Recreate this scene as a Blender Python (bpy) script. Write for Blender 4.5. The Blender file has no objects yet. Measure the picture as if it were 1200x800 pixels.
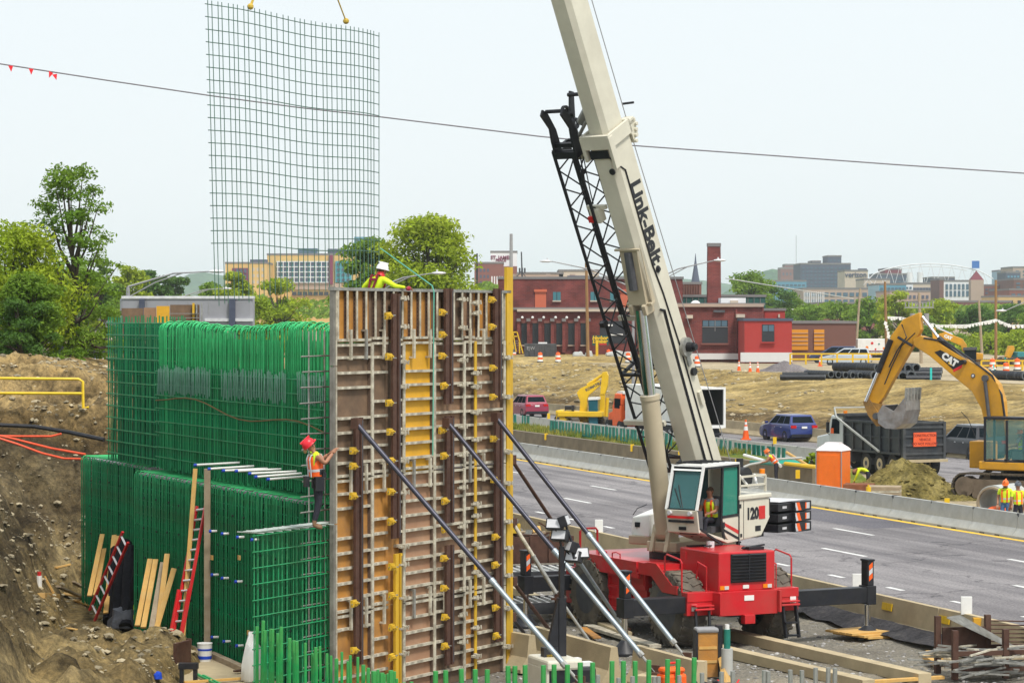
import bpy, math, random
from mathutils import Vector as V, Matrix as MX, noise
R = random.Random(7)
sc = bpy.context.scene
col = sc.collection
rad = math.radians
# ------------------------------------------------------------ camera
CZ, FPX, PITCH = 7.27, 3100.0, rad(0.52)
cam = bpy.data.cameras.new('camera'); cam_o = bpy.data.objects.new('camera', cam); col.objects.link(cam_o)
cam.sensor_width = 36; cam.lens = 36 * FPX / 1200; cam.clip_start = 0.5; cam.clip_end = 20000
cam_o.location = (0, 0, CZ); cam_o.rotation_euler = (rad(90) - PITCH, 0, 0)
sc.camera = cam_o
# ------------------------------------------------------------ sky and sun (bright thin overcast)
w = bpy.data.worlds.new('World'); sc.world = w; w.use_nodes = True
nt = w.node_tree; nt.nodes.clear()
SUN_EL, SUN_ROT = 58, 150
sky = nt.nodes.new('ShaderNodeTexSky'); sky.sky_type = 'NISHITA'; sky.sun_disc = False
sky.sun_elevation = rad(SUN_EL); sky.sun_rotation = rad(SUN_ROT); sky.air_density = 1.0; sky.dust_density = 3.0
b1 = nt.nodes.new('ShaderNodeBackground'); b1.inputs[1].default_value = 0.12
b2 = nt.nodes.new('ShaderNodeBackground'); b2.inputs[0].default_value = (0.885, 0.945, 0.97, 1); b2.inputs[1].default_value = 0.79
mxs = nt.nodes.new('ShaderNodeMixShader'); mxs.inputs[0].default_value = 0.9
out = nt.nodes.new('ShaderNodeOutputWorld')
nt.links.new(sky.outputs[0], b1.inputs[0]); nt.links.new(b1.outputs[0], mxs.inputs[1]); nt.links.new(b2.outputs[0], mxs.inputs[2])
nt.links.new(mxs.outputs[0], out.inputs[0])
sl = bpy.data.lights.new('sun', 'SUN'); sl.energy = 2.6; sl.angle = rad(11); sl.color = (1, 0.955, 0.88)
so = bpy.data.objects.new('sun', sl); col.objects.link(so)
# sun stands to the right behind the camera, high
az = rad(SUN_ROT)
sdir = V((math.sin(az) * math.cos(rad(SUN_EL)), math.cos(az) * math.cos(rad(SUN_EL)), math.sin(rad(SUN_EL))))
so.rotation_euler = sdir.to_track_quat('Z', 'Y').to_euler()
vs = sc.view_settings; vs.view_transform = 'Standard'; vs.look = 'None'; vs.gamma = 1; vs.use_curve_mapping = False; vs.exposure = 0.45
sc.cycles.volume_bounces = 2; sc.cycles.max_bounces = 5; sc.cycles.diffuse_bounces = 3; sc.cycles.glossy_bounces = 3; sc.cycles.transparent_max_bounces = 16

# ------------------------------------------------------------ places: rays of the surveyed view to points on known planes
_f = V((0, math.cos(PITCH), -math.sin(PITCH))); _u = V((0, math.sin(PITCH), math.cos(PITCH)))
def ray(px, py): return _f * FPX + V((px - 600, 0, 0)) + _u * (400 - py)
C0 = V((0, 0, CZ))
def P(px, py, Y): d = ray(px, py); return C0 + d * (Y / d.y)
def GZ(px, py, z=0.0): d = ray(px, py); return C0 + d * ((z - CZ) / d.z)
def PL(px, py, p0, n): d = ray(px, py); return C0 + d * ((p0 - C0).dot(n) / d.dot(n))
HD = V((-0.3153, 0.949, 0)); HN = V((0.949, 0.3153, 0))       # along / across the highway
def Q(q, s, z=0.0): return HN * q + HD * s + V((0, 0, z))
def SQ(px, q):                                               # s of the point of line q seen in column px
    t = (px - 600) / FPX; Y = q / (0.949 * t + 0.3153); return -0.3153 * Y * t + 0.949 * Y
HYAW = math.atan2(HD.y, HD.x)
# ------------------------------------------------------------ mesh builder
class MB:
    def __init__(s): s.v = []; s.f = []; s.m = []; s.cur = 0
    def add(s, vs, fs, m=None):
        b = len(s.v); s.v += [tuple(x) for x in vs]; s.f += [tuple(b + i for i in f) for f in fs]
        s.m += [s.cur if m is None else m] * len(fs); return s
    BF = [(0, 3, 2, 1), (4, 5, 6, 7), (0, 1, 5, 4), (1, 2, 6, 5), (2, 3, 7, 6), (3, 0, 4, 7)]
    def bx(s, a, b, m=None):
        (x0, y0, z0), (x1, y1, z1) = a, b
        if x0 > x1: x0, x1 = x1, x0
        if y0 > y1: y0, y1 = y1, y0
        if z0 > z1: z0, z1 = z1, z0
        return s.add([(x0, y0, z0), (x1, y0, z0), (x1, y1, z0), (x0, y1, z0), (x0, y0, z1), (x1, y0, z1), (x1, y1, z1), (x0, y1, z1)], s.BF, m)
    def box(s, c, sz, rz=0, m=None, mat=None):
        T = (mat if mat is not None else MX.Rotation(rz, 3, 'Z')); c = V(c); h = [x / 2 for x in sz]
        vs = [c + T @ V((sx * h[0], sy * h[1], sz_ * h[2])) for sz_ in (-1, 1) for sx, sy in ((-1, -1), (1, -1), (1, 1), (-1, 1))]
        return s.add(vs, s.BF, m)
    def bar(s, p0, p1, wd, ht, up=(0, 0, 1), m=None):
        p0 = V(p0); p1 = V(p1); d = (p1 - p0).normalized(); up = V(up)
        sd = d.cross(up)
        if sd.length < 1e-4: sd = d.cross(V((1, 0, 0)))
        sd.normalize(); u2 = sd.cross(d); a = sd * wd / 2; b = u2 * ht / 2
        vs = [p0 - a - b, p0 + a - b, p0 + a + b, p0 - a + b, p1 - a - b, p1 + a - b, p1 + a + b, p1 - a + b]
        return s.add(vs, s.BF, m)
    def ring(s, p, d, r, n, ref=None):
        d = d.normalized(); a = d.cross(ref or (V((0, 0, 1)) if abs(d.z) < .95 else V((1, 0, 0)))).normalized(); b = d.cross(a)
        return [p + a * (r * math.cos(2 * math.pi * i / n)) + b * (r * math.sin(2 * math.pi * i / n)) for i in range(n)]
    def cyl(s, p0, p1, r, n=8, r2=None, caps=True, m=None):
        p0 = V(p0); p1 = V(p1); d = p1 - p0; r2 = r if r2 is None else r2
        vs = s.ring(p0, d, r, n) + s.ring(p1, d, r2, n)
        fs = [(i, (i + 1) % n, n + (i + 1) % n, n + i) for i in range(n)]
        if caps: fs += [tuple(range(n))[::-1], tuple(range(n, 2 * n))]
        return s.add(vs, fs, m)
    def tube(s, pts, r, n=6, m=None, caps=True):
        pts = [V(p) for p in pts]; k = len(pts); vs = []
        rs = r if isinstance(r, (list, tuple)) else [r] * k
        for i, p in enumerate(pts):
            d = pts[min(i + 1, k - 1)] - pts[max(i - 1, 0)]; vs += s.ring(p, d, rs[i], n)
        fs = [(j * n + i, j * n + (i + 1) % n, (j + 1) * n + (i + 1) % n, (j + 1) * n + i) for j in range(k - 1) for i in range(n)]
        if caps: fs += [tuple(range(n))[::-1], tuple(range((k - 1) * n, k * n))]
        return s.add(vs, fs, m)
    def annulus(s, p0, p1, ro, ri, n=16, m=None):              # open pipe with wall thickness
        p0 = V(p0); p1 = V(p1); d = p1 - p0
        vs = s.ring(p0, d, ro, n) + s.ring(p1, d, ro, n) + s.ring(p1, d, ri, n) + s.ring(p0, d, ri, n)
        fs = [(k * n + i, k * n + (i + 1) % n, ((k + 1) % 4) * n + (i + 1) % n, ((k + 1) % 4) * n + i) for k in range(4) for i in range(n)]
        return s.add(vs, fs, m)
    def prism(s, poly, t0, t1, T=None, m=None):                # poly in local xz, extruded along local y
        T = T or MX.Identity(4); n = len(poly)
        vs = [T @ V((x, t0, z)) for x, z in poly] + [T @ V((x, t1, z)) for x, z in poly]
        fs = [(i, (i + 1) % n, n + (i + 1) % n, n + i) for i in range(n)] + [tuple(range(n))[::-1], tuple(range(n, 2 * n))]
        return s.add(vs, fs, m)
    def loft(s, secs, m=None, caps=True):
        n = len(secs[0]); vs = [p for q in secs for p in q]
        fs = [(j * n + i, j * n + (i + 1) % n, (j + 1) * n + (i + 1) % n, (j + 1) * n + i) for j in range(len(secs) - 1) for i in range(n)]
        if caps: fs += [tuple(range(n))[::-1], tuple(range((len(secs) - 1) * n, len(secs) * n))]
        return s.add(vs, fs, m)
    def ball(s, c, r, seg=10, rings=6, m=None, z0=-1.0):
        c = V(c); r = V((r, r, r)) if not isinstance(r, (tuple, list, V)) else V(r); vs = []; a0 = math.asin(max(-1, z0))
        for j in range(rings + 1):
            a = a0 + (math.pi / 2 - a0) * j / rings
            for i in range(seg):
                t = 2 * math.pi * i / seg; vs.append(c + V((r.x * math.cos(a) * math.cos(t), r.y * math.cos(a) * math.sin(t), r.z * math.sin(a))))
        fs = [(j * seg + i, j * seg + (i + 1) % seg, (j + 1) * seg + (i + 1) % seg, (j + 1) * seg + i) for j in range(rings) for i in range(seg)]
        fs.append(tuple(range(seg))[::-1])
        return s.add(vs, fs, m)
    def quad(s, a, b, c, d, m=None): return s.add([a, b, c, d], [(0, 1, 2, 3)], m)
    def xf(s, T): s.v = [tuple(T @ V(p)) for p in s.v]; return s
    def mesh(s, name, mats, smooth=False):
        me = bpy.data.meshes.new(name); me.from_pydata(s.v, [], s.f)
        for mm in (mats if isinstance(mats, (list, tuple)) else [mats]): me.materials.append(mm)
        if len(me.polygons) == len(s.m): me.polygons.foreach_set('material_index', s.m)
        if smooth:
            me.polygons.foreach_set('use_smooth', [True] * len(me.polygons)); me.set_sharp_from_angle(angle=rad(40))
        me.update(); return me
    def build(s, name, mats, parent=None, smooth=False, world=False, kind=None, bevel=0, label=None):
        if parent is not None and world:
            T = ROOTM[parent.name].inverted(); s.xf(T)
        o = bpy.data.objects.new(name, s.mesh(name, mats, smooth)); col.objects.link(o)
        if parent is not None: o.parent = parent
        if kind: o['kind'] = kind
        if label: o['label'] = label
        if bevel:
            b = o.modifiers.new('bevel', 'BEVEL'); b.width = bevel; b.segments = 2; b.limit_method = 'ANGLE'; b.angle_limit = rad(40)
        return o
ROOTM = {}
def thing(name, label, cat, loc=(0, 0, 0), rz=0, group=None):
    o = bpy.data.objects.new(name, None); col.objects.link(o); o.empty_display_size = .2
    o.location = loc; o.rotation_euler = (0, 0, rz); o['label'] = label; o['category'] = cat
    if group: o['group'] = group
    ROOTM[o.name] = MX.Translation(V(loc)) @ MX.Rotation(rz, 4, 'Z'); return o
def tag(o, label, cat, group=None):
    o['label'] = label; o['category'] = cat
    if group: o['group'] = group
    return o
def put(name, me, parent=None, loc=(0, 0, 0), rot=(0, 0, 0), scale=None, T=None):
    o = bpy.data.objects.new(name, me); col.objects.link(o)
    if parent is not None: o.parent = parent
    if T is not None: o.matrix_local = T
    else:
        o.location = loc; o.rotation_euler = rot
        if scale: o.scale = scale
    return o
def dup(root, loc, rz=None, label=None, group=None):
    r = root.copy(); col.objects.link(r); r.location = loc
    if rz is not None: r.rotation_euler = (0, 0, rz)
    if label: r['label'] = label
    if group: r['group'] = group
    for ch in KIDS(root):
        c = ch.copy(); col.objects.link(c); c.parent = r
        for g in KIDS(ch):
            d = g.copy(); col.objects.link(d); d.parent = c
    return r
def KIDS(o): return [x for x in col.objects if x.parent == o]
def text(name, s, size, m, parent, T, bold=0.0, ext=.004, shear=0):
    cu = bpy.data.curves.new(name, 'FONT'); cu.body = s; cu.size = size; cu.offset = bold; cu.extrude = ext; cu.align_x = 'CENTER'; cu.align_y = 'CENTER'; cu.shear = shear
    cu.resolution_u = 3
    t = bpy.data.objects.new(name, cu); col.objects.link(t)
    me = bpy.data.meshes.new_from_object(t.evaluated_get(bpy.context.evaluated_depsgraph_get()))
    bpy.data.objects.remove(t); bpy.data.curves.remove(cu)
    me.materials.clear(); me.materials.append(m); me.name = name
    o = bpy.data.objects.new(name, me); col.objects.link(o); o.parent = parent; o.matrix_local = T
    return o
def frame(o, x, y):                                            # matrix with local x, y axes given
    x = V(x).normalized(); z = x.cross(V(y)).normalized(); y = z.cross(x)
    return MX(((x.x, y.x, z.x, o[0]), (x.y, y.y, z.y, o[1]), (x.z, y.z, z.z, o[2]), (0, 0, 0, 1)))
# ------------------------------------------------------------ materials
def mat(name, c, rough=.65, metal=0., var=.15, scale=4., bump=0., bscale=25., c2=None, dirt=None, spec=.4, coat=0, leaf=False, stretch=None, island=0.0):
    m = bpy.data.materials.new(name); m.use_nodes = True; N = m.node_tree.nodes; L = m.node_tree.links
    bs = N['Principled BSDF']; bs.inputs['Roughness'].default_value = rough; bs.inputs['Metallic'].default_value = metal
    bs.inputs['Specular IOR Level'].default_value = spec
    if coat: bs.inputs['Coat Weight'].default_value = coat; bs.inputs['Coat Roughness'].default_value = .15
    tc = N.new('ShaderNodeTexCoord'); src = tc.outputs['Object']
    if stretch:
        mp = N.new('ShaderNodeMapping'); mp.inputs['Scale'].default_value = stretch; L.new(src, mp.inputs[0]); src = mp.outputs[0]
    def nz(sc_, det=5, ro=.6):
        n = N.new('ShaderNodeTexNoise'); n.inputs['Scale'].default_value = sc_; n.inputs['Detail'].default_value = det; n.inputs['Roughness'].default_value = ro
        L.new(src, n.inputs['Vector']); return n.outputs[0]
    def ramp(fac, a, b, p0=.3, p1=.7):
        r = N.new('ShaderNodeValToRGB'); r.color_ramp.elements[0].position = p0; r.color_ramp.elements[1].position = p1
        r.color_ramp.elements[0].color = (*a, 1); r.color_ramp.elements[1].color = (*b, 1); L.new(fac, r.inputs[0]); return r.outputs[0]
    a = tuple(x * (1 - var) for x in c); b = tuple(min(1, x * (1 + var)) for x in c) if c2 is None else c2
    if c2 is not None: a = c
    o = ramp(nz(scale), a, b)
    if dirt:
        dc, amt = dirt; mx = N.new('ShaderNodeMix'); mx.data_type = 'RGBA'
        f = ramp(nz(scale * .37, 8, .7), (0, 0, 0), (amt,) * 3, .42, .72); L.new(f, mx.inputs[0]); L.new(o, mx.inputs[6]); mx.inputs[7].default_value = (*dc, 1); o = mx.outputs[2]
    if island:
        g = N.new('ShaderNodeNewGeometry'); mr = N.new('ShaderNodeMapRange'); mr.inputs[3].default_value = 1 - island; mr.inputs[4].default_value = 1 + island
        L.new(g.outputs['Random Per Island'], mr.inputs[0]); hs = N.new('ShaderNodeHueSaturation'); L.new(mr.outputs[0], hs.inputs['Value']); L.new(o, hs.inputs['Color']); o = hs.outputs[0]
    L.new(o, bs.inputs['Base Color'])
    if leaf:
        tr = N.new('ShaderNodeBsdfTranslucent'); L.new(o, tr.inputs[0]); ms = N.new('ShaderNodeMixShader'); ms.inputs[0].default_value = .45
        L.new(bs.outputs[0], ms.inputs[1]); L.new(tr.outputs[0], ms.inputs[2]); L.new(ms.outputs[0], N['Material Output'].inputs[0])
    if bump:
        bn = N.new('ShaderNodeBump'); bn.inputs['Strength'].default_value = bump; bn.inputs['Distance'].default_value = .05
        L.new(nz(bscale, 6, .65), bn.inputs['Height']); L.new(bn.outputs[0], bs.inputs['Normal'])
    return m
def glassm(name, c, rough=.06, alpha=1.0):
    m = mat(name, c, rough, 0, .1, 1.5, spec=.25)
    if alpha < 1: m.node_tree.nodes['Principled BSDF'].inputs['Alpha'].default_value = alpha
    return m
MUD = (.16, .125, .075)
M = dict(
    steel=mat('galvanised_steel', (.36, .36, .34), .5, .5, .25, 9, dirt=((.2, .18, .14), .6)),
    eflange=mat('stained_flange', (.16, .15, .13), .6, .2, .5, 2.2, c2=(.34, .33, .29), dirt=((.07, .06, .05), .85)),
    rail=mat('worn_form_rail', (.60, .56, .45), .6, .2, .3, 7, bump=.3, bscale=12, dirt=((.17, .13, .09), .8)),
    webd=mat('dark_web', (.085, .055, .04), .75, 0, .4, 4, c2=(.15, .10, .07)),  # dark brown sides behind the pale rail caps
    brace=mat('brace_tube', (.33, .39, .43), .45, .5, .15, 5, dirt=((.2, .2, .19), .5)),
    brace_dark=mat('brace_tube_dark', (.055, .055, .075), .4, .5, .15, 5),
    ply=mat('form_ply_brown', (.26, .145, .08), .75, 0, .3, 3.2, c2=(.36, .22, .13), dirt=((.11, .07, .045), .75), bump=.15),
    plyd=mat('form_ply_dark', (.135, .085, .055), .75, 0, .3, 3.0, c2=(.23, .145, .085), dirt=((.07, .05, .035), .8), bump=.15),
    plyo=mat('form_ply_orange', (.44, .19, .03), .75, 0, .2, 2.5, c2=(.52, .25, .055), dirt=((.20, .12, .065), .85), bump=.15),
    plyy=mat('form_ply_yellow', (.68, .36, .02), .7, 0, .12, 2.2, dirt=((.45, .24, .05), .45)),
    rust=mat('rusty_channel', (.060, .026, .018), .7, .2, .4, 6, c2=(.105, .048, .032), dirt=((.16, .10, .07), .4)),
    clamp=mat('yellow_clamp', (.72, .47, .035), .5, .1, .2, 12, dirt=((.3, .2, .05), .5)),
    ypost=mat('yellow_post', (.66, .40, .02), .55, 0, .12, 4, dirt=((.35, .22, .05), .5), stretch=(2, 2, .5)),
    green=mat('epoxy_green_bar', (.008, .25, .095), .45, 0, .3, 3, spec=.3, dirt=((.07, .15, .06), .75), island=.35),
    greend=mat('epoxy_green_bar_shaded', (.005, .15, .062), .5, 0, .3, 3, spec=.25, island=.25),  # darker green: shade inside the cages is painted into these bars
    greenb=mat('epoxy_green_bar_lit', (.03, .42, .14), .5, 0, .25, 4, spec=.25, dirt=((.08, .30, .12), .7), island=.3),  # brighter green: sunlight on the upper bars is put into the colour
    greens=mat('starter_green', (.018, .30, .075), .5, 0, .3, 6, spec=.25, island=.2, dirt=((.20, .26, .06), .5)),
    greybar=mat('grey_bar', (.16, .33, .25), .5, .3, .2, 5),
    matbar=mat('mat_bar', (.10, .19, .15), .5, .3, .2, 2),
    tie=mat('tie_wire_dots', (.015, .045, .03), .7),
    wood=mat('lumber', (.58, .32, .075), .75, 0, .25, 5, c2=(.66, .42, .14), stretch=(1, 1, .25), dirt=((.35, .22, .1), .5)),
    woodg=mat('grey_lumber', (.33, .25, .16), .8, 0, .3, 5, c2=(.42, .34, .24), dirt=((.2, .15, .1), .6)),
    conc=mat('concrete_new', (.44, .45, .43), .85, 0, .12, 2.2, bump=.12, dirt=((.30, .29, .26), .5)),
    conct=mat('concrete_tan', (.47, .385, .24), .9, 0, .15, 1.6, bump=.2, dirt=((.29, .23, .15), .6)),
    concb=mat('concrete_brown', (.20, .165, .115), .9, 0, .2, 1.4, bump=.2, dirt=((.12, .10, .07), .6)),
    black=mat('black_paint', (.012, .013, .018), .45, 0, .3, 5, dirt=((.06, .055, .05), .3)),
    blackp=mat('black_plastic', (.012, .013, .02), .5, 0, .2, 5),
    rubber=mat('dusty_tyre', (.085, .075, .062), .88, 0, .35, 3, bump=.2, dirt=((.23, .19, .14), .7)),
    tyre=mat('tyre_rubber', (.018, .018, .018), .8, 0, .3, 6),
    craner=mat('crane_red', (.55, .012, .02), .35, 0, .1, 2.0, dirt=((.33, .07, .055), .55), coat=.2),
    cranec=mat('crane_cream', (.66, .63, .52), .4, 0, .07, 1.3, dirt=((.46, .42, .33), .55), coat=.1),
    cranet=mat('crane_tan', (.47, .40, .28), .42, 0, .1, 1.2, dirt=((.36, .31, .22), .4), coat=.15),
    chrome=mat('chrome_rod', (.75, .78, .85), .15, 1, .03),
    white=mat('white_paint', (.78, .78, .76), .45, 0, .06, 3, dirt=((.5, .48, .43), .3)),
    grey=mat('grey_paint', (.28, .28, .29), .5, 0, .15, 3),
    dgrey=mat('dark_grey', (.07, .072, .08), .6, 0, .25, 4),
    cat=mat('digger_yellow', (.62, .30, .012), .42, 0, .12, 1.6, dirt=((.30, .17, .05), .6)),
    kom=mat('digger_lemon', (.72, .46, .012), .42, 0, .1, 1.6, dirt=((.4, .25, .03), .4)),
    glass=glassm('tinted_glass', (.05, .13, .14), .05),
    glassd=mat('dark_glass', (.010, .015, .019), .25, 0, .2, 2, spec=.0),
    glassc=glassm('cab_glass', (.10, .26, .27), .03, .48),
    orange=mat('hi_vis_orange', (.86, .12, .012), .55, 0, .08, 4),
    potty=mat('orange_plastic', (.85, .17, .012), .5, 0, .07, 3, dirt=((.6, .15, .03), .3)),
    red=mat('red_paint', (.62, .02, .02), .45, 0, .15, 4, dirt=((.35, .05, .04), .4)),
    lime=mat('hi_vis_lime', (.62, .80, .02), .75, 0, .12, 8),
    silver=mat('silver_tape', (.6, .6, .62), .35, .1),
    skin=mat('skin', (.36, .17, .10), .6, 0, .1, 15),
    navy=mat('dark_trousers', (.018, .018, .028), .85, 0, .4, 8),
    jean=mat('blue_jeans', (.07, .15, .30), .85, 0, .3, 9),
    boot=mat('tan_boot', (.19, .11, .06), .8, 0, .3, 12),
    hair=mat('hair', (.10, .06, .035), .8, 0, .3, 20),
    greys=mat('grey_cloth', (.26, .27, .28), .85, 0, .2, 10),
    yline=mat('yellow_line', (.80, .50, .03), .7, 0, .15, 2, dirt=((.4, .3, .15), .6)),
    wline=mat('white_line', (.72, .72, .70), .7, 0, .1, 2, dirt=((.35, .34, .33), .5)),
    slat=mat('green_paddle', (.012, .17, .13), .5, 0, .25, 3),
    stone=mat('rubble_stone', (.25, .205, .13), .9, 0, .35, 1.2, bump=.3, c2=(.36, .31, .21), island=.5),
    gstone=mat('gravel_stone', (.30, .29, .28), .9, 0, .3, 2, island=.5),
    amber=mat('amber_lens', (.8, .22, .01), .2), redl=mat('red_lens', (.5, .01, .015), .2),
)
# ============================================================ GROUND, ROADS, BARRIERS
def fbm(x, y, s, o=4): return noise.fractal((x * s, y * s, 3.7), 1.0, 2.1, o)
def sst(a, b, x): t = max(0., min(1., (x - a) / (b - a))); return t * t * (3 - 2 * t)
def soil(name, cols, sc1=.5, bump=.8, bsc=3.0, band=None, mid=0., namp=2.4):
    m = bpy.data.materials.new(name); m.use_nodes = True; N = m.node_tree.nodes; L = m.node_tree.links; bs = N['Principled BSDF']
    bs.inputs['Roughness'].default_value = .95; bs.inputs['Specular IOR Level'].default_value = .15
    tc = N.new('ShaderNodeTexCoord')
    def nz(s, d, r=.65):
        n = N.new('ShaderNodeTexNoise'); n.inputs['Scale'].default_value = s; n.inputs['Detail'].default_value = d; n.inputs['Roughness'].default_value = r; L.new(tc.outputs['Object'], n.inputs['Vector']); return n.outputs[0]
    def rmp(f, els):
        r = N.new('ShaderNodeValToRGB'); e = r.color_ramp.elements
        while len(e) < len(els): e.new(.5)
        for i, (p, c) in enumerate(els): e[i].position = p; e[i].color = (*c, 1)
        L.new(f, r.inputs[0]); return r.outputs[0]
    def mix(f, a, b, mode='MIX'):
        x = N.new('ShaderNodeMix'); x.data_type = 'RGBA'; x.blend_type = mode
        if isinstance(f, float): x.inputs[0].default_value = f
        else: L.new(f, x.inputs[0])
        L.new(a, x.inputs[6]); L.new(b, x.inputs[7]); return x.outputs[2]
    big = rmp(nz(sc1, 8), [(.36, cols[0]), (.52, cols[1]), (.66, cols[2])])
    fine = rmp(nz(bsc * 2.2, 10, .75), [(.34, (.35,) * 3), (.5, (.95,) * 3), (.66, (1.5, 1.45, 1.35))])
    o = mix(.85, big, fine, 'MULTIPLY')
    if mid:
        md = rmp(nz(bsc * .38, 9, .72), [(.36, (1 - mid, 1 - mid, 1 - mid * .95)), (.5, (1, 1, 1)), (.64, (1 + mid * .6, 1 + mid * .55, 1 + mid * .42))]); o = mix(1.0, o, md, 'MULTIPLY')
    if band:                                                   # soil layers tinted by height; dark bands also paint in undercut shade
        sx = N.new('ShaderNodeSeparateXYZ'); L.new(tc.outputs['Object'], sx.inputs[0])
        ad = N.new('ShaderNodeMath'); ad.operation = 'MULTIPLY_ADD'; L.new(nz(.5, 5), ad.inputs[0]); ad.inputs[1].default_value = namp; L.new(sx.outputs[2], ad.inputs[2])
        dv = N.new('ShaderNodeMath'); dv.operation = 'DIVIDE'; L.new(ad.outputs[0], dv.inputs[0]); dv.inputs[1].default_value = 8.0
        st = rmp(dv.outputs[0], band); o = mix(1.0, o, st, 'MULTIPLY')
    L.new(o, bs.inputs['Base Color'])
    bn = N.new('ShaderNodeBump'); bn.inputs['Strength'].default_value = bump; bn.inputs['Distance'].default_value = .2; L.new(nz(bsc, 10, .7), bn.inputs['Height']); L.new(bn.outputs[0], bs.inputs['Normal'])
    return m
MS = dict(
    site=soil('site_soil', [(.135, .105, .06), (.225, .18, .105), (.33, .27, .16)], .45, .9, 3.2,
              [(.10, (1.12, 1.03, .78)), (.24, (1.0, .95, .82)), (.34, (.36, .34, .33)), (.46, (.80, .78, .74)), (.56, (.30, .285, .28)), (.64, (.8, .7, .55)), (.76, (1.35, 1.22, .98)), (.88, (1.62, 1.45, 1.12))], mid=.62),
    gravel=soil('site_gravel', [(.20, .18, .15), (.27, .25, .21), (.35, .31, .24)], .35, .8, 7.0),
    bank=soil('bank_soil', [(.20, .145, .06), (.32, .245, .11), (.43, .34, .18)], .16, .9, 1.6, [(.03, (.85, .78, .68)), (.11, (.62, .55, .5)), (.15, (.36, .32, .31)), (.185, (.92, .87, .78)), (.26, (1.0, .97, .86)), (.37, (1.08, 1.04, .92))], mid=.5, namp=.7),
    plat=soil('yard_soil', [(.30, .25, .17), (.40, .33, .22), (.48, .41, .30)], .06, .4, 1.2),
    far=soil('far_ground', [(.06, .10, .02), (.09, .14, .03), (.14, .17, .06)], .02, .3, .5),
    asph=soil('asphalt', [(.195, .185, .192), (.245, .233, .24), (.285, .272, .277)], .12, .15, 6.0),
    dark=soil('black_geotextile', [(.035, .034, .038), (.055, .053, .058), (.085, .08, .08)], .8, .6, 4.0),
    grass=soil('verge_grass', [(.08, .12, .015), (.16, .20, .03), (.30, .24, .07)], .4, .8, 6.0),
    pile=soil('spoil_pile', [(.13, .105, .03), (.22, .18, .06), (.30, .25, .10)], .9, 1.0, 3.0, mid=.45),
    stone_pile=soil('dark_gravel_pile', [(.14, .125, .13), (.19, .17, .175), (.24, .22, .22)], .9, .6, 4.0),
)
def zt(x, y):
    q = .949 * x + .3153 * y
    n1 = fbm(x, y, .35, 4); n2 = fbm(x + 40, y, 1.3, 4)
    z = -.49 + .05 * n2 * (1 if x > -5 else 1.4)
    if q > 27.0: z += (sst(27.6, 28.9, q)) * .12
    if q > 29.45: return -.75
    # trench floor by the cages, a lumpy terrace in front of them and cut slopes to the left and behind
    if x < -2:
        ter = sst(-6.6, -7.6, x + .25 * n1) * sst(60.8, 58.5, y - .25 * (x + 7)) * sst(30, 48, y)
        z += ter * (.85 + .34 * n1 + .34 * n2 + .12 * fbm(x, y, 3.0, 3))
        lf = -11.0 - (y - 64) * .13 - .5 * n1
        left = max(0., lf - x)
        if left > 0: hl = min(3.6 + .5 * n1, left * 1.55) + (.4 * n2 + .25 * n1) * sst(0, .5, left); z += hl + .16 * math.sin(hl * 5 + 2 * n1) * sst(0, .5, left) + .20 * fbm(x, y, 2.3, 5) * sst(0, .4, left)
        bk = (y - 75.5 - .9 * n1 - .25 * (x + 12)) * sst(-2.5, -6, x)
        if bk > 0:
            prof = 1.3 * sst(0, 1.2, bk) + 1.7 * sst(1.6, 2.8, bk) + 1.5 * sst(3.4, 5.2, bk) + 1.9 * sst(5.5, 11, bk)
            h = prof + .38 * n2 * sst(0, 1, bk) + .25 * n1; h += .30 * math.sin(h * 4.4 + 2.5 * n1) * sst(0, .8, bk); z = max(z, -.4 + h + .26 * fbm(x, y, 2.2, 5))
        if y > 81: z = min(z, CZ - y * (.0150 + .0085 * sst(-16.5, -11.5, x)) + .22 * n2 + .1 * n1)
        if y > 96: z += (-.46 - z) * sst(98, 106, y)
    return z
def axis(a, b, st, fa, fb, fs):
    o = []; x = a
    while x < b: o.append(x); x += fs if fa <= x < fb else st
    o.append(b); return o
def heightfield(name, xs, ys, fn, m, tf=None):
    nx = len(xs); vs = []
    for y in ys:
        for x in xs:
            p = V((x, y, fn(x, y))); vs.append(tf(p) if tf else p)
    fs = [(j * nx + i, j * nx + i + 1, (j + 1) * nx + i + 1, (j + 1) * nx + i) for j in range(len(ys) - 1) for i in range(nx - 1)]
    b = MB(); b.add(vs, fs); o = b.build(name, m, smooth=False, kind='structure')
    o.data.polygons.foreach_set('use_smooth', [True] * len(o.data.polygons)); return o
heightfield('excavation_ground', axis(-40, -2, 1.5, -18, -5, .14), axis(20, 112, 1.2, 50, 90, .16), zt, MS['site'])
heightfield('work_area_ground', axis(-2, 34, .45, 0, 0, 1), axis(16, 112, .6, 0, 0, 1), zt, MS['gravel'])
def strip(name, q0, q1, s0, s1, z, m, z1=None):
    b = MB(); n = 24
    for i in range(n):
        a = s0 + (s1 - s0) * i / n; c = s0 + (s1 - s0) * (i + 1) / n
        b.quad(Q(q0, a, z), Q(q0, c, z), Q(q1, c, z if z1 is None else z1), Q(q1, a, z if z1 is None else z1))
    return b.build(name, m, kind='structure')
b = MB(); b.quad((-2500, -50, -1.4), (2500, -50, -1.4), (2500, 5900, -1.4), (-2500, 5900, -1.4)); b.build('ground', MS['far'], kind='structure')
strip('road', 29.4, 43.6, -40, 700, 0, MS['asph'])
strip('median_ground', 43.6, 55.2, -40, 700, -.02, MS['plat'])
strip('far_road', 55.2, 66.2, -40, 900, 0, MS['asph'])
strip('road_edge_line', 42.78, 43.08, -40, 500, .004, M['yline'])
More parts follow.
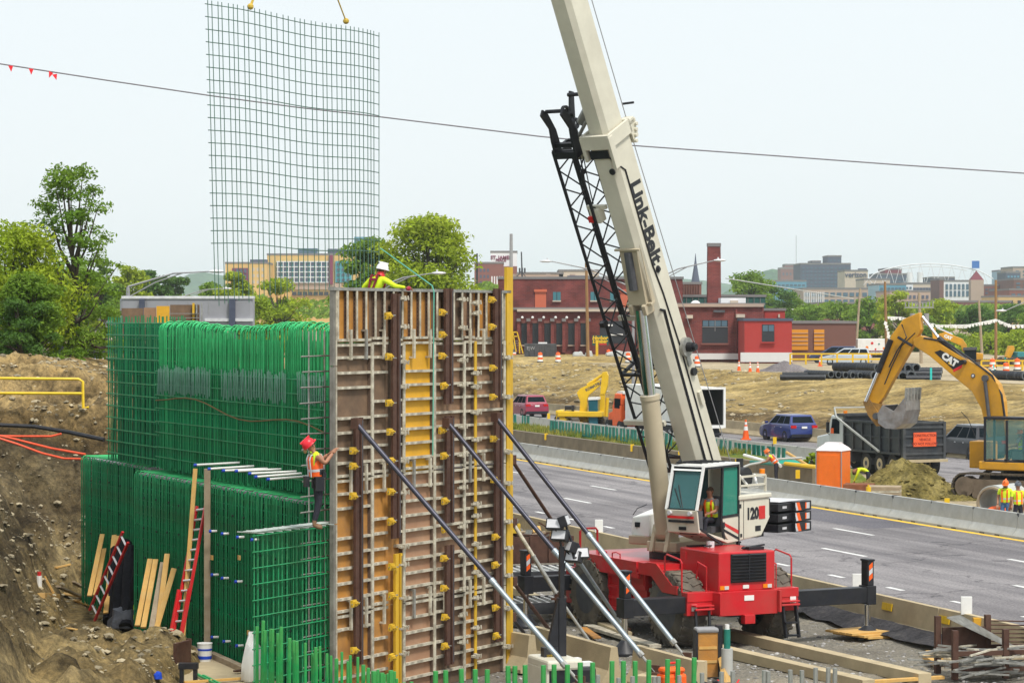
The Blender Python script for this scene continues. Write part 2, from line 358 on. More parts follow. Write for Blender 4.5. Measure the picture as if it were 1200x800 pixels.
for q, s0, step, ln in ((39.3, 19.0, 12.2, 3.05), (35.6, 12.0, 12.2, 3.05), (32.1, 5.0, 3.66, .92)):
    k0 = SQ(1240, q); k = s0
    while k < 190:
        if k > k0 - 4: strip('lane_marking', q - .085, q + .085, k, k + ln, .004, M['wline'])
        k += step
strip('dark_road_strip', 40.3, 42.75, SQ(1052, 41.5), SQ(925, 41.5), .003, soil('bluish_asphalt', [(.11, .108, .125), (.135, .13, .148), (.16, .155, .17)], .2, .15, 6.0))  # darker, bluish stretch of the road surface
def zb(q, s):
    n1 = fbm(q, s, .12, 4); n2 = fbm(q + 9, s, .6, 4); n3 = fbm(q, s + 70, 1.6, 3)
    rough = sst(185, 205, s) * .55 + .35
    z = 1.0 * sst(66.2, 70.5 + n1, q) + 1.6 * sst(71.5, 88.5 + n1, q)
    return z - .02 + (rough * .34 * n2 + .10 * n3 + .25 * n1) * sst(66, 68, q) * sst(92, 87, q)
heightfield('embankment', axis(65.6, 93, 2, 65, 92, .55), axis(95, 460, 3, 110, 290, .7), zb, MS['bank'], tf=lambda p: Q(p.x, p.y, p.z))
strip('yard_ground', 92.5, 420, 60, 1600, 2.58, MS['plat'])
strip('distant_ground', 419, 2600, 60, 5000, 2.5, MS['far'])
def roadmat():
    m = MS['asph']; N = m.node_tree.nodes; L = m.node_tree.links; bs = N['Principled BSDF']; src = bs.inputs['Base Color'].links[0].from_socket
    tc = N.new('ShaderNodeTexCoord'); mp = N.new('ShaderNodeMapping'); mp.inputs['Rotation'].default_value = (0, 0, -HYAW); L.new(tc.outputs['Object'], mp.inputs[0])
    sp = N.new('ShaderNodeSeparateXYZ'); L.new(mp.outputs[0], sp.inputs[0])
    m2 = N.new('ShaderNodeMapping'); m2.inputs['Scale'].default_value = (.035, 1.1, 1); L.new(mp.outputs[0], m2.inputs[0])
    n = N.new('ShaderNodeTexNoise'); n.inputs['Scale'].default_value = 1.0; n.inputs['Detail'].default_value = 6; L.new(m2.outputs[0], n.inputs[0])
    r = N.new('ShaderNodeValToRGB'); r.color_ramp.elements[0].position = .35; r.color_ramp.elements[1].position = .68; r.color_ramp.elements[0].color = (.64, .64, .66, 1); r.color_ramp.elements[1].color = (1.16, 1.15, 1.14, 1); L.new(n.outputs[0], r.inputs[0])
    v = N.new('ShaderNodeTexVoronoi'); v.feature = 'DISTANCE_TO_EDGE'; v.inputs['Scale'].default_value = .16; v.inputs['Randomness'].default_value = 1
    nd = N.new('ShaderNodeTexNoise'); nd.inputs['Scale'].default_value = .5; nd.inputs['Detail'].default_value = 6; L.new(mp.outputs[0], nd.inputs[0])
    va = N.new('ShaderNodeVectorMath'); va.operation = 'MULTIPLY_ADD'; L.new(nd.outputs['Color'], va.inputs[0]); va.inputs[1].default_value = (3, 3, 3); L.new(mp.outputs[0], va.inputs[2]); L.new(va.outputs[0], v.inputs['Vector'])
    c = N.new('ShaderNodeValToRGB'); c.color_ramp.elements[0].position = .0; c.color_ramp.elements[1].position = .012; c.color_ramp.elements[0].color = (.5, .5, .52, 1); c.color_ramp.elements[1].color = (1, 1, 1, 1); L.new(v.outputs[0], c.inputs[0])
    o = src
    for k in (r.outputs[0], c.outputs[0]):
        x = N.new('ShaderNodeMix'); x.data_type = 'RGBA'; x.blend_type = 'MULTIPLY'; x.inputs[0].default_value = 1; L.new(o, x.inputs[6]); L.new(k, x.inputs[7]); o = x.outputs[2]
    L.new(o, bs.inputs['Base Color'])
roadmat()
def bermz(q, s):
    q -= 1.95
    return .012 + .25 * fbm(q, s, .9, 3) * sst(26.15, 26.5, q) * sst(27.25, 26.9, q) * .6 + (-.46 + .28 * sst(26.0, 27.2, q)) - .08 + .12 * sst(26.0, 26.3, q)
heightfield('geotextile_berm', axis(28.35, 29.08, .09, 0, 0, 1), axis(SQ(1165, 29), SQ(930, 29) + 3, .4, 0, 0, 1), bermz, MS['dark'], tf=lambda p: Q(p.x, p.y, p.z))
SV = [(1, 0, -.3), (.3, .95, -.3), (-.8, .6, -.3), (-.8, -.6, -.3), (.3, -.95, -.3), (.8, .6, .4), (-.3, .95, .4), (-1, 0, .4), (-.3, -.95, .4), (.8, -.6, .4), (0, 0, .95)]
SF = [(0, 1, 5), (1, 6, 5), (1, 2, 6), (2, 7, 6), (2, 3, 7), (3, 8, 7), (3, 4, 8), (4, 9, 8), (4, 0, 9), (0, 5, 9), (5, 6, 10), (6, 7, 10), (7, 8, 10), (8, 9, 10), (9, 5, 10)]
# stones: loose rubble on the cut banks and gravel of the work area
def stones(name, pts, smin, smax, m, kind='stuff', pw=2.5):
    b = MB()
    for p in pts:
        r = smin + (smax - smin) * R.random() ** pw
        a = R.random() * 6.3; vs = []
        sx, sy, sz = R.uniform(.6, 1.2), R.uniform(.6, 1.2), R.uniform(.35, .8)
        for d in SV:
            k = .75 + .45 * R.random(); x, y, z = d[0] * sx * k, d[1] * sy * k, d[2] * sz * k
            vs.append((p[0] + r * (x * math.cos(a) - y * math.sin(a)), p[1] + r * (x * math.sin(a) + y * math.cos(a)), p[2] + r * z))
        b.add(vs, SF)
    return b.build(name, m, kind=kind)
pts = []
while len(pts) < 12000:
    x = R.uniform(-19, -6.3); y = R.uniform(52, 91)
    if noise.noise((x * .5, y * .5, 0)) + R.random() * .8 > .45: pts.append((x, y, zt(x, y)))
tag(stones('rubble', pts, .02, .13, M['stone'], pw=4), 'pale broken stones strewn over the cut earth bank at left', 'rubble')
pts = []
while len(pts) < 6000:
    x = R.uniform(-1, 14); y = R.uniform(46, 78)
    if .949 * x + .3153 * y < 28.2: pts.append((x, y, zt(x, y)))
tag(stones('gravel', pts, .02, .07, M['gstone'], pw=3), 'grey gravel scattered over the work area around the crane', 'gravel')
pts = []
while len(pts) < 6500:
    q = R.uniform(66, 92); s = R.uniform(112, 290)
    if noise.noise((q * .22, s * .22, 5)) + R.random() * .7 > .38 + (.5 if s < 190 and q > 73 else 0): pts.append(tuple(Q(q, s, zb(q, s))))
tag(stones('embankment_stones', pts, .04, .28, M['stone'], pw=5), 'broken stones on the earth slope beyond the far road', 'rubble')
# ---- precast barriers
def jersey(ln, h=.81, mm='conc', w0=.305):
    b = MB(); pr = [(-w0, 0), (-w0, .075), (-w0 + .17, .33), (-.076, h), (.076, h), (w0 - .17, .33), (w0, .075), (w0, 0)]
    b.prism([(x, z) for x, z in pr], .012, ln - .012)
    return b
BARG = 'grey concrete barrier segments along the median'
def barrier_run(name, label, group, q, s0, s1, ln, h, mm, z=0, slots=True, first_copy=[None]):
    seg = jersey(ln, h).mesh('segment', M[mm])
    if slots:
        sl = MB(); sl.bx((-.085, -.07, h - .2), (.085, .07, h + .006)); lm = sl.mesh('slot', M['dgrey']); sl = MB(); sl.bx((-.31, -.16, -.01), (-.2, .16, .045)); nm_ = sl.mesh('notch', M['dgrey'])
    s = s0; k = 0
    while s < s1:
        c = Q(q, s, z); o = bpy.data.objects.new(name, seg); col.objects.link(o); o.location = c; o.rotation_euler = (0, 0, HYAW - rad(90) + rad(R.uniform(-.25, .25)))
        tag(o, label, 'barrier', group)
        if slots:
            put('joint_slot', lm, o); [put('drain_notch', nm_, o, (0, ln * t, 0)) for t in (.33, .67)]
        s += ln; k += 1
barrier_run('concrete_barrier', 'new pale grey concrete barrier segment along the yellow line of the near road', BARG, 43.45, SQ(1250, 43.4), SQ(560, 43.4), 3.05, .81, 'conc')
barrier_run('tan_concrete_barrier', 'weathered tan concrete barrier segment between the crane and the near road', 'tan barrier segments beside the crane', 29.4, SQ(1260, 29.4), SQ(560, 29.4), 6.1, .89, 'conct', -.5, slots=False)
barrier_run('far_road_barrier', 'pale concrete barrier segment along the near side of the far road', 'barrier segments before the far road', 55.4, SQ(958, 55), SQ(560, 55), 3.05, .81, 'conc')
barrier_run('slope_foot_barrier', 'dull tan barrier segment at the foot of the earth slope', 'barrier segments at the slope foot', 65.4, SQ(1130, 65), SQ(560, 65), 3.66, .81, 'conct', slots=False)
# planter wall of the median with grass on top
wl = thing('planter_wall', 'long low brown concrete wall holding the grassy median strip', 'wall', Q(47.6, SQ(1000, 47.6)), 0)
b = MB(); s0, s1 = SQ(952, 47.6), SQ(560, 47.6)
n = 16
for i in range(n):
    a = s0 + (s1 - s0) * i / n; c = s0 + (s1 - s0) * (i + 1) / n - .03
    d = Q(47.6, a) - ROOTM[wl.name].translation
    pb = MB(); pb.prism([(0, -.5), (0, .84 - .0), (.34, .84), (.34, -.5)], 0, c - a, frame((0, 0, 0), HN, HD))
    put('wall_block', pb.mesh('wall_block', M['concb']), wl, d)
heightfield('median_verge', axis(47.95, 51.6, .4, 0, 0, 1), axis(s0 + .05, s1, 1.0, 0, 0, 1), lambda q, s: (.79 + .08 * fbm(q, s, .9, 3) - (.85 * sst(50.4, 51.6, q))) * sst(s0, s0 + 2.5, s) - .03, MS['grass'], tf=lambda p: Q(p.x, p.y, p.z))
# grass tufts
b = MB()
for i in range(3800):
    s = R.uniform(SQ(840, 48.5), s1); q = R.uniform(48.0, 50.4)
    if noise.noise((q, s * .3, 0)) < -.15: continue
    p = Q(q, s, .8); h = R.uniform(.1, .34); a = R.random() * 3.14; dx = V((math.cos(a), math.sin(a), 0)) * .05; ln = V((R.uniform(-.1, .1), R.uniform(-.1, .1), h))
    b.add([p - dx, p + dx, p + ln], [(0, 1, 2)])
tag(b.build('grass', mat('grass_blade', (.14, .22, .02), .8, 0, .3, .4, c2=(.36, .30, .06), leaf=True, island=.3), kind='stuff'), 'tufts of grass on the narrow median strip', 'grass')
# ============================================================ FORMWORK
FP0 = V((-3.52, 52, 0)); FU = V((.4891, .8722, 0)); FN = V((.8722, -.4891, 0)); FYAW = math.atan2(FU.y, FU.x)
def fw(px, py, off=0.):
    p = PL(px, py, FP0 + FN * off, FN); return (p - FP0).dot(FU), p.z
def U(px): return fw(px, 450)[0]
form = thing('formwork_wall', 'tall brown and yellow wall form with steel ribs, channels and clamps standing beside the green cages', 'formwork', FP0, FYAW)
ZT = 7.86; SEAM = [6.77, 4.09, 1.42]; ZB = -.47; UW = U(597)
rows = [(SEAM[0], ZT), (SEAM[1], SEAM[0]), (SEAM[2], SEAM[1]), (ZB, SEAM[2])]
cols = [397, 432, 451, 469, 505, 540, 555, 587]
cu_ = [U(c) for c in cols]; cu_[0] = .02
tone = [['plyo', 'plyd', 'ply', 'plyo', 'plyd', 'ply', 'plyo'], ['plyd', 'plyd', 'plyd', 'plyy', 'ply', 'plyd', 'ply'],
        ['plyo', 'plyo', 'plyo', 'ply', 'ply', 'plyd', 'plyd'], ['plyo', 'plyo', 'plyo', 'ply', 'plyd', 'plyo', 'plyd']]
pinkply = mat('form_ply_pink', (.34, .185, .105), .75, 0, .25, 2.2, c2=(.42, .26, .16), dirt=((.25, .12, .07), .6))
for r, (z0, z1) in enumerate(rows):
    for k in range(7):
        b = MB(); b.bx((cu_[k] + .006, 0, z0 + .004), (cu_[k + 1] - .006, .02, z1 - .004))
        mm = M[tone[r][k]]
        if (r, k) in ((2, 3), (3, 3)): mm = pinkply
        b.build('plywood_panel', mm, form)
# horizontal ribs between the rails, each a part
ribc = {}
def rib(u0, u1, z, h=.052, d=.075, mm='rail', y=-.04, nm='rib'):
    key = (round(u1 - u0, 3), h, d, mm)
    if key not in ribc:
        b = MB(); b.bx((0, -d / 2, -h / 2), (u1 - u0, d / 2, h / 2)); ribc[key] = b.mesh(nm, M[mm])
    return put(nm, ribc[key], form, (u0, y, z), (0, R.uniform(-.004, .004), 0))
rails = [432, 469, 505, 540, 553, 587]
ru = [U(p) for p in rails]
sects = [(.03, ru[0] - .03), (ru[0] + .03, U(451)), (U(461), ru[1] - .03), (ru[1] + .03, ru[2] - .03), (ru[2] + .03, ru[3] - .03), (ru[3] + .03, ru[4] - .03), (ru[4] + .03, ru[5] - .03)]
for r in (1, 2, 3):
    z0, z1 = rows[r]; n = round((z1 - z0) / .3)
    for j in range(1, n):
        z = z1 - (z1 - z0) * j / n
        for k, (a, c) in enumerate(sects):
            if r == 3 and j > 6: continue
            if (r + j + k) % 13 == 5: continue
            rib(a, c, z + R.uniform(-.012, .012))
            if k == 0: rib(a + .0, a + .10, z, .05, .09, 'rail', -.045, 'rib_cleat')
for z in SEAM:                                                # joints: doubled rails with short bracket posts
    for k, (a, c) in enumerate(sects):
        for dz in (-.05, .05): rib(a, c, z + dz + (.03 if k % 2 else 0), .05, .08, 'rail', -.045, 'joint_rail')
    for px in (406, 424, 445, 480, 499, 516, 546, 562):
        u = U(px); b = MB(); b.bx((u - .03, -.13, z - .34), (u + .03, -.085, z + .26)); b.bx((u - .03, -.085, z + .22), (u + .03, -.005, z + .26)); b.bx((u - .03, -.085, z - .34), (u + .03, -.005, z - .3))
        b.build('bracket_post', M['rail' if R.random() < .6 else 'steel'], form)
# vertical rails
for i, u in enumerate(ru):
    for r in (1, 2, 3):
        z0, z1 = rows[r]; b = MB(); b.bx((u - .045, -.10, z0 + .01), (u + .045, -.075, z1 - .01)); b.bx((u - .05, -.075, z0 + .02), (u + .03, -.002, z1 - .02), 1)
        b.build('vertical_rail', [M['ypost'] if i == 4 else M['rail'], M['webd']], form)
# top tier of close upright studs with punched flanges
z0, z1 = rows[0]; uu = .05; k = 0
while uu < UW - .3:
    b = MB(); b.bx((uu - .03, -.095, z0 + .06), (uu + .03, -.075, z1 - .05))
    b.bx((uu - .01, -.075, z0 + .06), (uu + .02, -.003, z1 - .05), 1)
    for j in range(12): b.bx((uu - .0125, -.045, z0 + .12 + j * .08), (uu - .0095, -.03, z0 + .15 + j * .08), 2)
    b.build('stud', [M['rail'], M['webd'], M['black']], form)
    uu += .345; k += 1
b = MB(); b.bx((-.1, -.10, ZT - .06), (UW - .1, .05, ZT)); b.build('top_channel', M['steel'], form)
for (za, zc) in ((ZB, 3.2), (3.22, 6.3), (6.32, ZT + .01)):
    b = MB(); b.bx((-.09, -.07, za), (-.0, .02, zc)); b.bx((-.01, -.085, za), (.022, -.07, zc), 1); b.build('edge_flange', [M['eflange'], M['rail']], form)
b = MB(); b.bx((UW - .30, -.06, ZB), (UW - .26, .2, ZT - .05)); b.bx((UW - .26, .0, ZB), (UW - .1, .03, ZT - .1)); b.build('end_flange', M['rail'], form)
# back face of the same form and walkway behind
b = MB(); b.bx((1.9, .12, 6.62), (UW - .4, .8, 6.67)); b.build('walkway_plank', M['woodg'], form)
# strongbacks: double rusty channels with yellow clamps
def strongback(px0, px1, y0, y1, cl, mm='rust', clamps=()):
    u0, zt_ = fw((px0 + px1) / 2, y0); w2 = (U(px1) - U(px0)); uc = U((px0 + px1) / 2); zb_ = max(ZB, fw((px0 + px1) / 2, y1)[1])
    b = MB(); b.bx((uc - w2 * .40, -.175, zb_), (uc - w2 * .02, -.118, zt_)); b.bx((uc + w2 * .18, -.175, zb_), (uc + w2 * .42, -.118, zt_))
    b.bx((uc + w2 * .30, -.179, zb_ + .05), (uc + w2 * .38, -.1755, zt_ - .05), 1)
    o = b.build('strongback', [M[mm], M['dgrey']], form)
    for (cx, cy) in clamps:
        u, z = fw(cx, cy, .3); c = clampm; put('clamp', c, form, (u, -.205, z), (R.uniform(-.15, .15), R.uniform(-.12, .12), R.uniform(-.1, .1)))
b = MB(); b.bx((-.10, -.04, -.085), (.10, .03, .085)); b.bx((-.07, -.075, -.05), (.07, -.04, .05)); b.cyl((0, -.16, 0), (0, -.07, 0), .022, 8); b.cyl((-.0, -.11, 0), (-.0, -.085, 0), .06, 6); b.bx((-.12, -.03, -.02), (.30, -.01, .005), 1)
b.v = [tuple(x * .82 for x in p) for p in b.v]; clampm = b.mesh('clamp', [M['clamp'], M['steel']])
strongback(407, 418, 489, 778, 0, clamps=[(418, 528), (418, 546), (418, 581), (419, 707), (419, 762)])
strongback(451, 462, 344, 630, 0, clamps=[(459, 370), (460, 418), (460, 472), (461, 506), (462, 540), (462, 576), (462, 611)])
strongback(454, 464, 648, 812, 0, 'ypost', clamps=[(463, 664), (463, 698), (463, 735), (463, 770)])
strongback(513, 524, 338, 473, 0, clamps=[(522, 366), (522, 392), (522, 417), (524, 452)])
strongback(514, 525, 487, 612, 0, clamps=[(522, 504), (524, 534), (525, 587)])
strongback(514, 525, 638, 778, 0, clamps=[(525, 620), (524, 654), (524, 689), (525, 723), (525, 757)])
strongback(571, 581, 338, 468, 0, clamps=[(580, 351), (580, 383), (581, 431), (581, 465)])
strongback(572, 583, 483, 750, 0, clamps=[(582, 514), (583, 562), (584, 629), (584, 662), (584, 712), (585, 745)])
# couplers and tie rods
b = MB(); b.bx((-.16, -.03, -.022), (.16, .03, .022)); b.bx((-.05, -.055, -.05), (.03, .04, .05)); b.cyl((.1, -.06, -.04), (.1, -.06, .05), .018, 6); cpl = b.mesh('coupler', M['rail'])
for px, ys in ((472, (350, 383, 424, 453, 507, 540, 577, 640, 661, 700, 735, 765)), (541, (351, 384, 422, 451, 500, 533, 571, 617, 650, 690, 720, 752)), (557, (355, 367, 437, 453, 483, 515, 590, 604, 637, 670, 700, 735, 768)), (594, (419, 465, 529, 566, 611, 642, 674, 712, 757))):
    for y in ys:
        u, z = fw(px, y, .13); put('coupler', cpl, form, (u, -.15, z), (R.uniform(-.2, .2), R.uniform(-.05, .05), R.uniform(-.15, .15)))
# tall yellow post at the right edge
u0 = U(589.5); u1 = U(596.5); ztop = fw(593, 313)[1]
b = MB(); b.bx((u0, -.10, ZB), (u1, -.03, ztop)); b.bx((u1 - .05, -.09, ZB), (u1 + .004, -.04, ztop - .01), 1)
for i in range(9): b.cyl((u0 + .1, -.106, .4 + i * .9), (u0 + .1, -.099, .4 + i * .9), .02, 8, m=1)
tag(b.build('yellow_post', [M['ypost'], mat('post_side', (.50, .28, .02), .6)], None), 'tall yellow timber post standing at the right edge of the wall form', 'post').matrix_world = ROOTM[form.name]
# wing wall bars that stick out past the left edge of the form
wr = thing('wall_rebar_mat', 'grey bars sticking out in a row past the left edge of the wall form', 'rebar', FP0 - FN * .35, FYAW)
b = MB(); b.cyl((-.55, 0, 0), (1.3, 0, 0), .016, 5); hm = b.mesh('bar', M['steel'])
z = -.2
while z < 6.6: put('bar', hm, wr, (R.uniform(-.06, .06), R.uniform(-.03, .03), z), (0, R.uniform(-.02, .02), R.uniform(-.05, .05))); z += .305
b = MB(); b.cyl((0, 0, -.46), (0, 0, 7.0), .015, 5); vm = b.mesh('upright_bar', M['steel'])
for u in (-.27, .3, .8): put('upright_bar', vm, wr, (u, .04, 0))
# inclined braces
def brace(p0, p1, label, split=.5, r=.055, dark='brace_dark', lo='brace', group=None):
    p0 = V(p0); p1 = V(p1); t = thing('brace', label, 'brace', p1, 0, group)
    d = p1 - p0
    b = MB(); b.cyl(p0 + d * .012, p0 + d * split, r * .92, 10); b.build('upper_tube', M[dark], t, smooth=True, world=True)
    b = MB(); b.cyl(p0 + d * split, p0 + d * .93, r, 10); b.cyl(p0 + d * (split - .004), p0 + d * (split + .012), r * 1.2, 10); b.build('lower_tube', M[lo], t, smooth=True, world=True)
    b = MB(); b.cyl(p0 + d * .93, p1, r * .55, 8); b.cyl(p0 + d * .925, p0 + d * .94, r * 1.3, 8); b.build('screw_jack', M['steel'], t, smooth=True, world=True)
    b = MB(); b.box(p0 + d * .01, (.16, .16, .2), FYAW); b.build('head_bracket', M['rust'], t, world=True)
    b = MB(); b.box(p1 + V((0, 0, -.02)), (.3, .24, .05), FYAW); b.box(p1 + V((0, 0, .06)), (.05, .2, .16), FYAW); b.build('foot_plate', M['rust'], t, world=True)
    return t
def fpt(px, py, off): return PL(px, py, FP0 + FN * off, FN)
for (a, bb, u, lab, sp) in (((415, 493), (680, 800), 0, 'long steel brace from the left channel of the wall form down to the ground', .62), ((522, 492), (768, 787), 0, 'long steel brace from the middle channel of the wall form, between two like it', .53), ((579, 486), (805, 772), 0, 'long steel brace from the right channel of the wall form to the concrete block', .50)):
    p0 = fpt(*a, .28); pu = V((p0.x, p0.y, 0))
    d = ray(*bb); n = FU; k = (pu - C0).dot(n) / d.dot(n); p1 = C0 + d * k
    brace(p0, p1, lab, sp)
    gz = zt(p1.x, p1.y)
    b = MB(); zt0 = p1.z - .046; b.box((p1.x, p1.y, (zt0 + gz) / 2 - .05), (.7, .6, zt0 - gz + .1), FYAW); tag(b.build('anchor_block', M['conct']), lab.replace('long steel brace', 'concrete anchor block under the brace') if False else 'concrete anchor block at the foot of the brace from the %s channel' % lab.split(' channel')[0].split(' ')[-1], 'concrete block')
for (a, da, bb, lab, r, dk, lo) in (((598, 536), 58.4, (735, 742), 'thin grey prop running behind the light tower down to the crane wheels', .045, 'rust', 'brace'), ((600, 611), 58.3, (655, 700), 'short bent prop on the yellow post, left of the light tower', .05, 'rail', 'steel'), ((655, 700), 58.3, (708, 776), 'thin grey prop ending on the fallen concrete barrier', .04, 'steel', 'steel'),
                       ((600, 680), 58.3, (650, 746), 'rust brown prop leaning out low beside the yellow post', .045, 'rust', 'rust'), ((599, 722), 58.2, (632, 764), 'lowest dark prop at the foot of the yellow post', .045, 'brace_dark', 'steel')):
    p0 = P(*a, da); g = GZ(*bb, -.35)
    if a == (600, 611): g = P(655, 700, 58.3)
    t = brace(p0, g, lab, .45, r, dk, lo)
# ============================================================ REBAR CAGES
CC = V((-.4277, .9039, 0)); NC = V((-.9039, -.4277, 0)); CYAW = math.atan2(CC.y, CC.x)
def cage_t(px, p0):                                            # distance along a cage line through p0 of column px
    t = (px - 600) / FPX; return (t * p0.y - p0.x) / (CC.x - t * CC.y)
def barm(L, r, m, n=5, nm='rebar'):
    b = MB(); b.cyl((0, 0, 0), (0, 0, L), r, n); return b.mesh(nm, m, True)
def hbarm(L, r, m, nm='tie_bar'):
    b = MB(); b.cyl((0, 0, 0), (L, 0, 0), r, 5); return b.mesh(nm, m, True)
def inner(root, t0, t1, ys, z0, zf, pitch, r, m, nm='inner_rebar', hz=.3, skew=0.):
    b = MB()
    for y in ys:
        ta = t0 + skew * -y; t = ta + R.random() * pitch
        while t < t1:
            b.cyl((t, y + R.uniform(-.04, .04), z0), (t + R.uniform(-.03, .03), y + R.uniform(-.04, .04), zf(t, y)), r, 4, caps=False); t += pitch * R.uniform(.7, 1.3)
        z = z0 + .15
        while z < zf(t0, y) - .1: b.cyl((ta, y, z), (t1, y, z), r * .8, 4, caps=False); z += hz
    return b.build(nm, m, root, smooth=True, kind='stuff')
PA = V((-3.71, 54, 3.57))
tA = cage_t(186, PA); tB = cage_t(119, PA)
ca = thing('rebar_cage', 'tall green rebar cage with bars bent over in rounded hooks along its top', 'rebar cage', PA, CYAW)
b = MB(); H = 3.52; rr = .15
pts = [(0, 0, 0), (0, 0, H - rr)] + [(0, -rr + rr * math.cos(a), H - rr + rr * math.sin(a)) for a in [math.pi * i / 8 for i in range(1, 8)]] + [(0, -2 * rr, H - rr), (0, -2 * rr, H - 1.5)]
b.tube(pts, .017, 5); hp = b.mesh('hooked_bar', M['greenb'], True)
t = -.05
while t < tA:
    put('hooked_bar', hp, ca, (t, R.uniform(-.03, .03), .02 + R.uniform(-.05, .03) + .05 * math.sin(t * .8)), (R.uniform(-.012, .012), R.uniform(-.006, .006), R.uniform(-.12, .12))); t += .098 * R.uniform(.8, 1.25)
sm = barm(2.47, .015, M['green']); t = -.02
while t < tA: put('starter_bar', sm, ca, (t, .06, R.uniform(-.02, .1)), (R.uniform(-.01, .01), 0, 0)); t += .13 * R.uniform(.8, 1.2)
hm = hbarm(tA, .014, M['green'])
for k in range(8): put('tie_bar', hm, ca, (-.0, .085, .3 + k * .3), (0, R.uniform(-.003, .003), 0))
lm = barm(.62, .014, M['greybar'], nm='lap_bar'); t = 0
while t < tA - .2:
    if noise.noise((t * .8, 3, 0)) > -.25: put('lap_bar', lm, ca, (t, .12, 1.88 + R.uniform(-.05, .08)), (R.uniform(-.03, .03), 0, 0))
    t += .11
b = MB(); b.tube([(0 + i * .75, .13, 1.35 + .12 * math.sin(i * .7) + .03 * i) for i in range(16)], .016, 5); b.build('sagging_rope', mat('brown_rope', (.15, .10, .03), .8), ca)
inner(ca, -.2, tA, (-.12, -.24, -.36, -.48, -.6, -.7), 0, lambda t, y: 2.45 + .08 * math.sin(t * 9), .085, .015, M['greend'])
inner(ca, -.2, tA, (-.3, -.55, -.72), 0, lambda t, y: 3.2, .12, .014, M['greenb'])
cb = thing('rebar_cage', 'square-topped green rebar cage with an open grid of ties, left of the hooked cage', 'rebar cage', PA - NC * .25, CYAW)
vm = barm(3.73, .016, M['green']); t = tA - 1.3
while t < tB + .35: put('rebar', vm, cb, (t, R.uniform(-.02, .02), R.uniform(-.03, .03)), (R.uniform(-.006, .006), R.uniform(-.006, .006), 0)); t += .2 * R.uniform(.85, 1.15)
hm = hbarm(tB - tA + 1.6, .017, M['green'])
for k in range(12): put('tie_bar', hm, cb, (tA - 1.3, .03, .2 + k * .305))
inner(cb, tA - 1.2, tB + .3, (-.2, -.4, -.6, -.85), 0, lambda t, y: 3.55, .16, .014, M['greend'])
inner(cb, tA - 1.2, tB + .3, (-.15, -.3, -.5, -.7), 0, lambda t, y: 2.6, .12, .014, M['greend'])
# lower footing cages
PF = GZ(362, 589, 3.5); PF.z = 0; tF0 = cage_t(400, PF); tF1 = cage_t(156, PF)
def footing(label, p0, t0, t1, dep, zf, pitch, sk=0.):
    root = thing('footing_cage', label, 'rebar cage', V((p0.x, p0.y, -.45)), CYAW); h = zf + .45
    vm = barm(h, .015, M['green']); t = t0
    while t < t1: put('rebar', vm, root, (t, R.uniform(-.015, .015), R.uniform(-.05, .03)), (R.uniform(-.004, .004), R.uniform(-.004, .004), 0)); t += pitch * R.uniform(.9, 1.1)
    hm = hbarm(t1 - t0, .015, M['greend'])
    for k in range(12): put('tie_bar', hm, root, (t0, -.04, .25 + k * .305), (0, R.uniform(-.002, .002), 0))
    b = MB()
    for k in range(int((t1 - t0) / .9)):
        for j in range(5): b.ball((t0 + .4 + k * .9 + R.uniform(-.1, .1), .025, .5 + j * .72 + R.uniform(-.03, .03)), .028, 5, 3)
    b.build('tie_knots', M['tie'], root, kind='stuff')
    b = MB()
    t = t0
    while t < t1: b.tube([(t, 0, h - .02), (t, -.05, h + .03), (t, -(dep if not sk else min(dep, (t - t0) / sk + .05)), h + .03)], .014, 4); t += .3
    b.build('top_bars', M['greenb'], root, kind='stuff')
    b = MB()
    n = max(2, int((t1 - t0) / 1.6))
    for k in range(n):
        if sk and k == 0: continue
        b.bx((t0 + .06 + k * (t1 - t0) / n, -dep, h - .08), (t0 + (k + 1) * (t1 - t0) / n - .03, -.14, h - .03))
    b.build('deck_sheet', M['grey'], root)
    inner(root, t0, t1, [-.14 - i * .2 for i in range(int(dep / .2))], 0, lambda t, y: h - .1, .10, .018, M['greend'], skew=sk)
    return root
fa = footing('long green footing cage under the hooked cage, red ladder leaning on its face', PF, cage_t(385, PF), tF1, 1.7, 3.5, .105, .75)
PF2 = GZ(155, 545, 3.5); PF2.z = 0
fb = footing('set-back green footing cage at far left behind the black sacks', PF2, -1.2, cage_t(95, PF2), 1.7, 3.5, .105)
# white sleeves with blue caps
capm = mat('blue_cap', (.01, .06, .5), .5)
slv = MB(); slv.cyl((0, 0, 0), (0, 1.0, 0), .024, 8); slv.cyl((0, .99, 0), (0, 1.05, 0), .032, 8, m=1); slvm = slv.mesh('sleeve', [M['white'], capm], True)
for px in (288, 305, 321, 337, 355, 361, 377): put('sleeve', slvm, ca, (cage_t(px, PA), .15, .46 + R.uniform(-.03, .03)), (R.uniform(-.05, .02), 0, R.uniform(-.06, .06)))
slv = MB(); slv.cyl((0, 0, 0), (0, .14, 0), .026, 8); slv.cyl((0, .13, 0), (0, .18, 0), .034, 8, m=1); svs = slv.mesh('sleeve', [M['white'], capm], True)
for px, py in ((250, 622), (264, 625), (282, 629), (299, 632), (252, 673), (264, 677), (280, 681), (252, 746), (266, 751), (281, 756), (296, 761)):
    p = PL(px, py, PF + NC * .12, NC); q = ROOTM[fa.name].inverted() @ p; put('sleeve', svs, fa, (q.x, q.y - .08, q.z))
for px, py in ((249, 653), (281, 653), (292, 741)):
    p = PL(px, py, PF + NC * .1, NC); q = ROOTM[fa.name].inverted() @ p; b = MB(); b.bx((q.x - .06, q.y, q.z - .05), (q.x + .06, q.y + .03, q.z + .05)); b.build('spacer_block', M['wood'], fa)
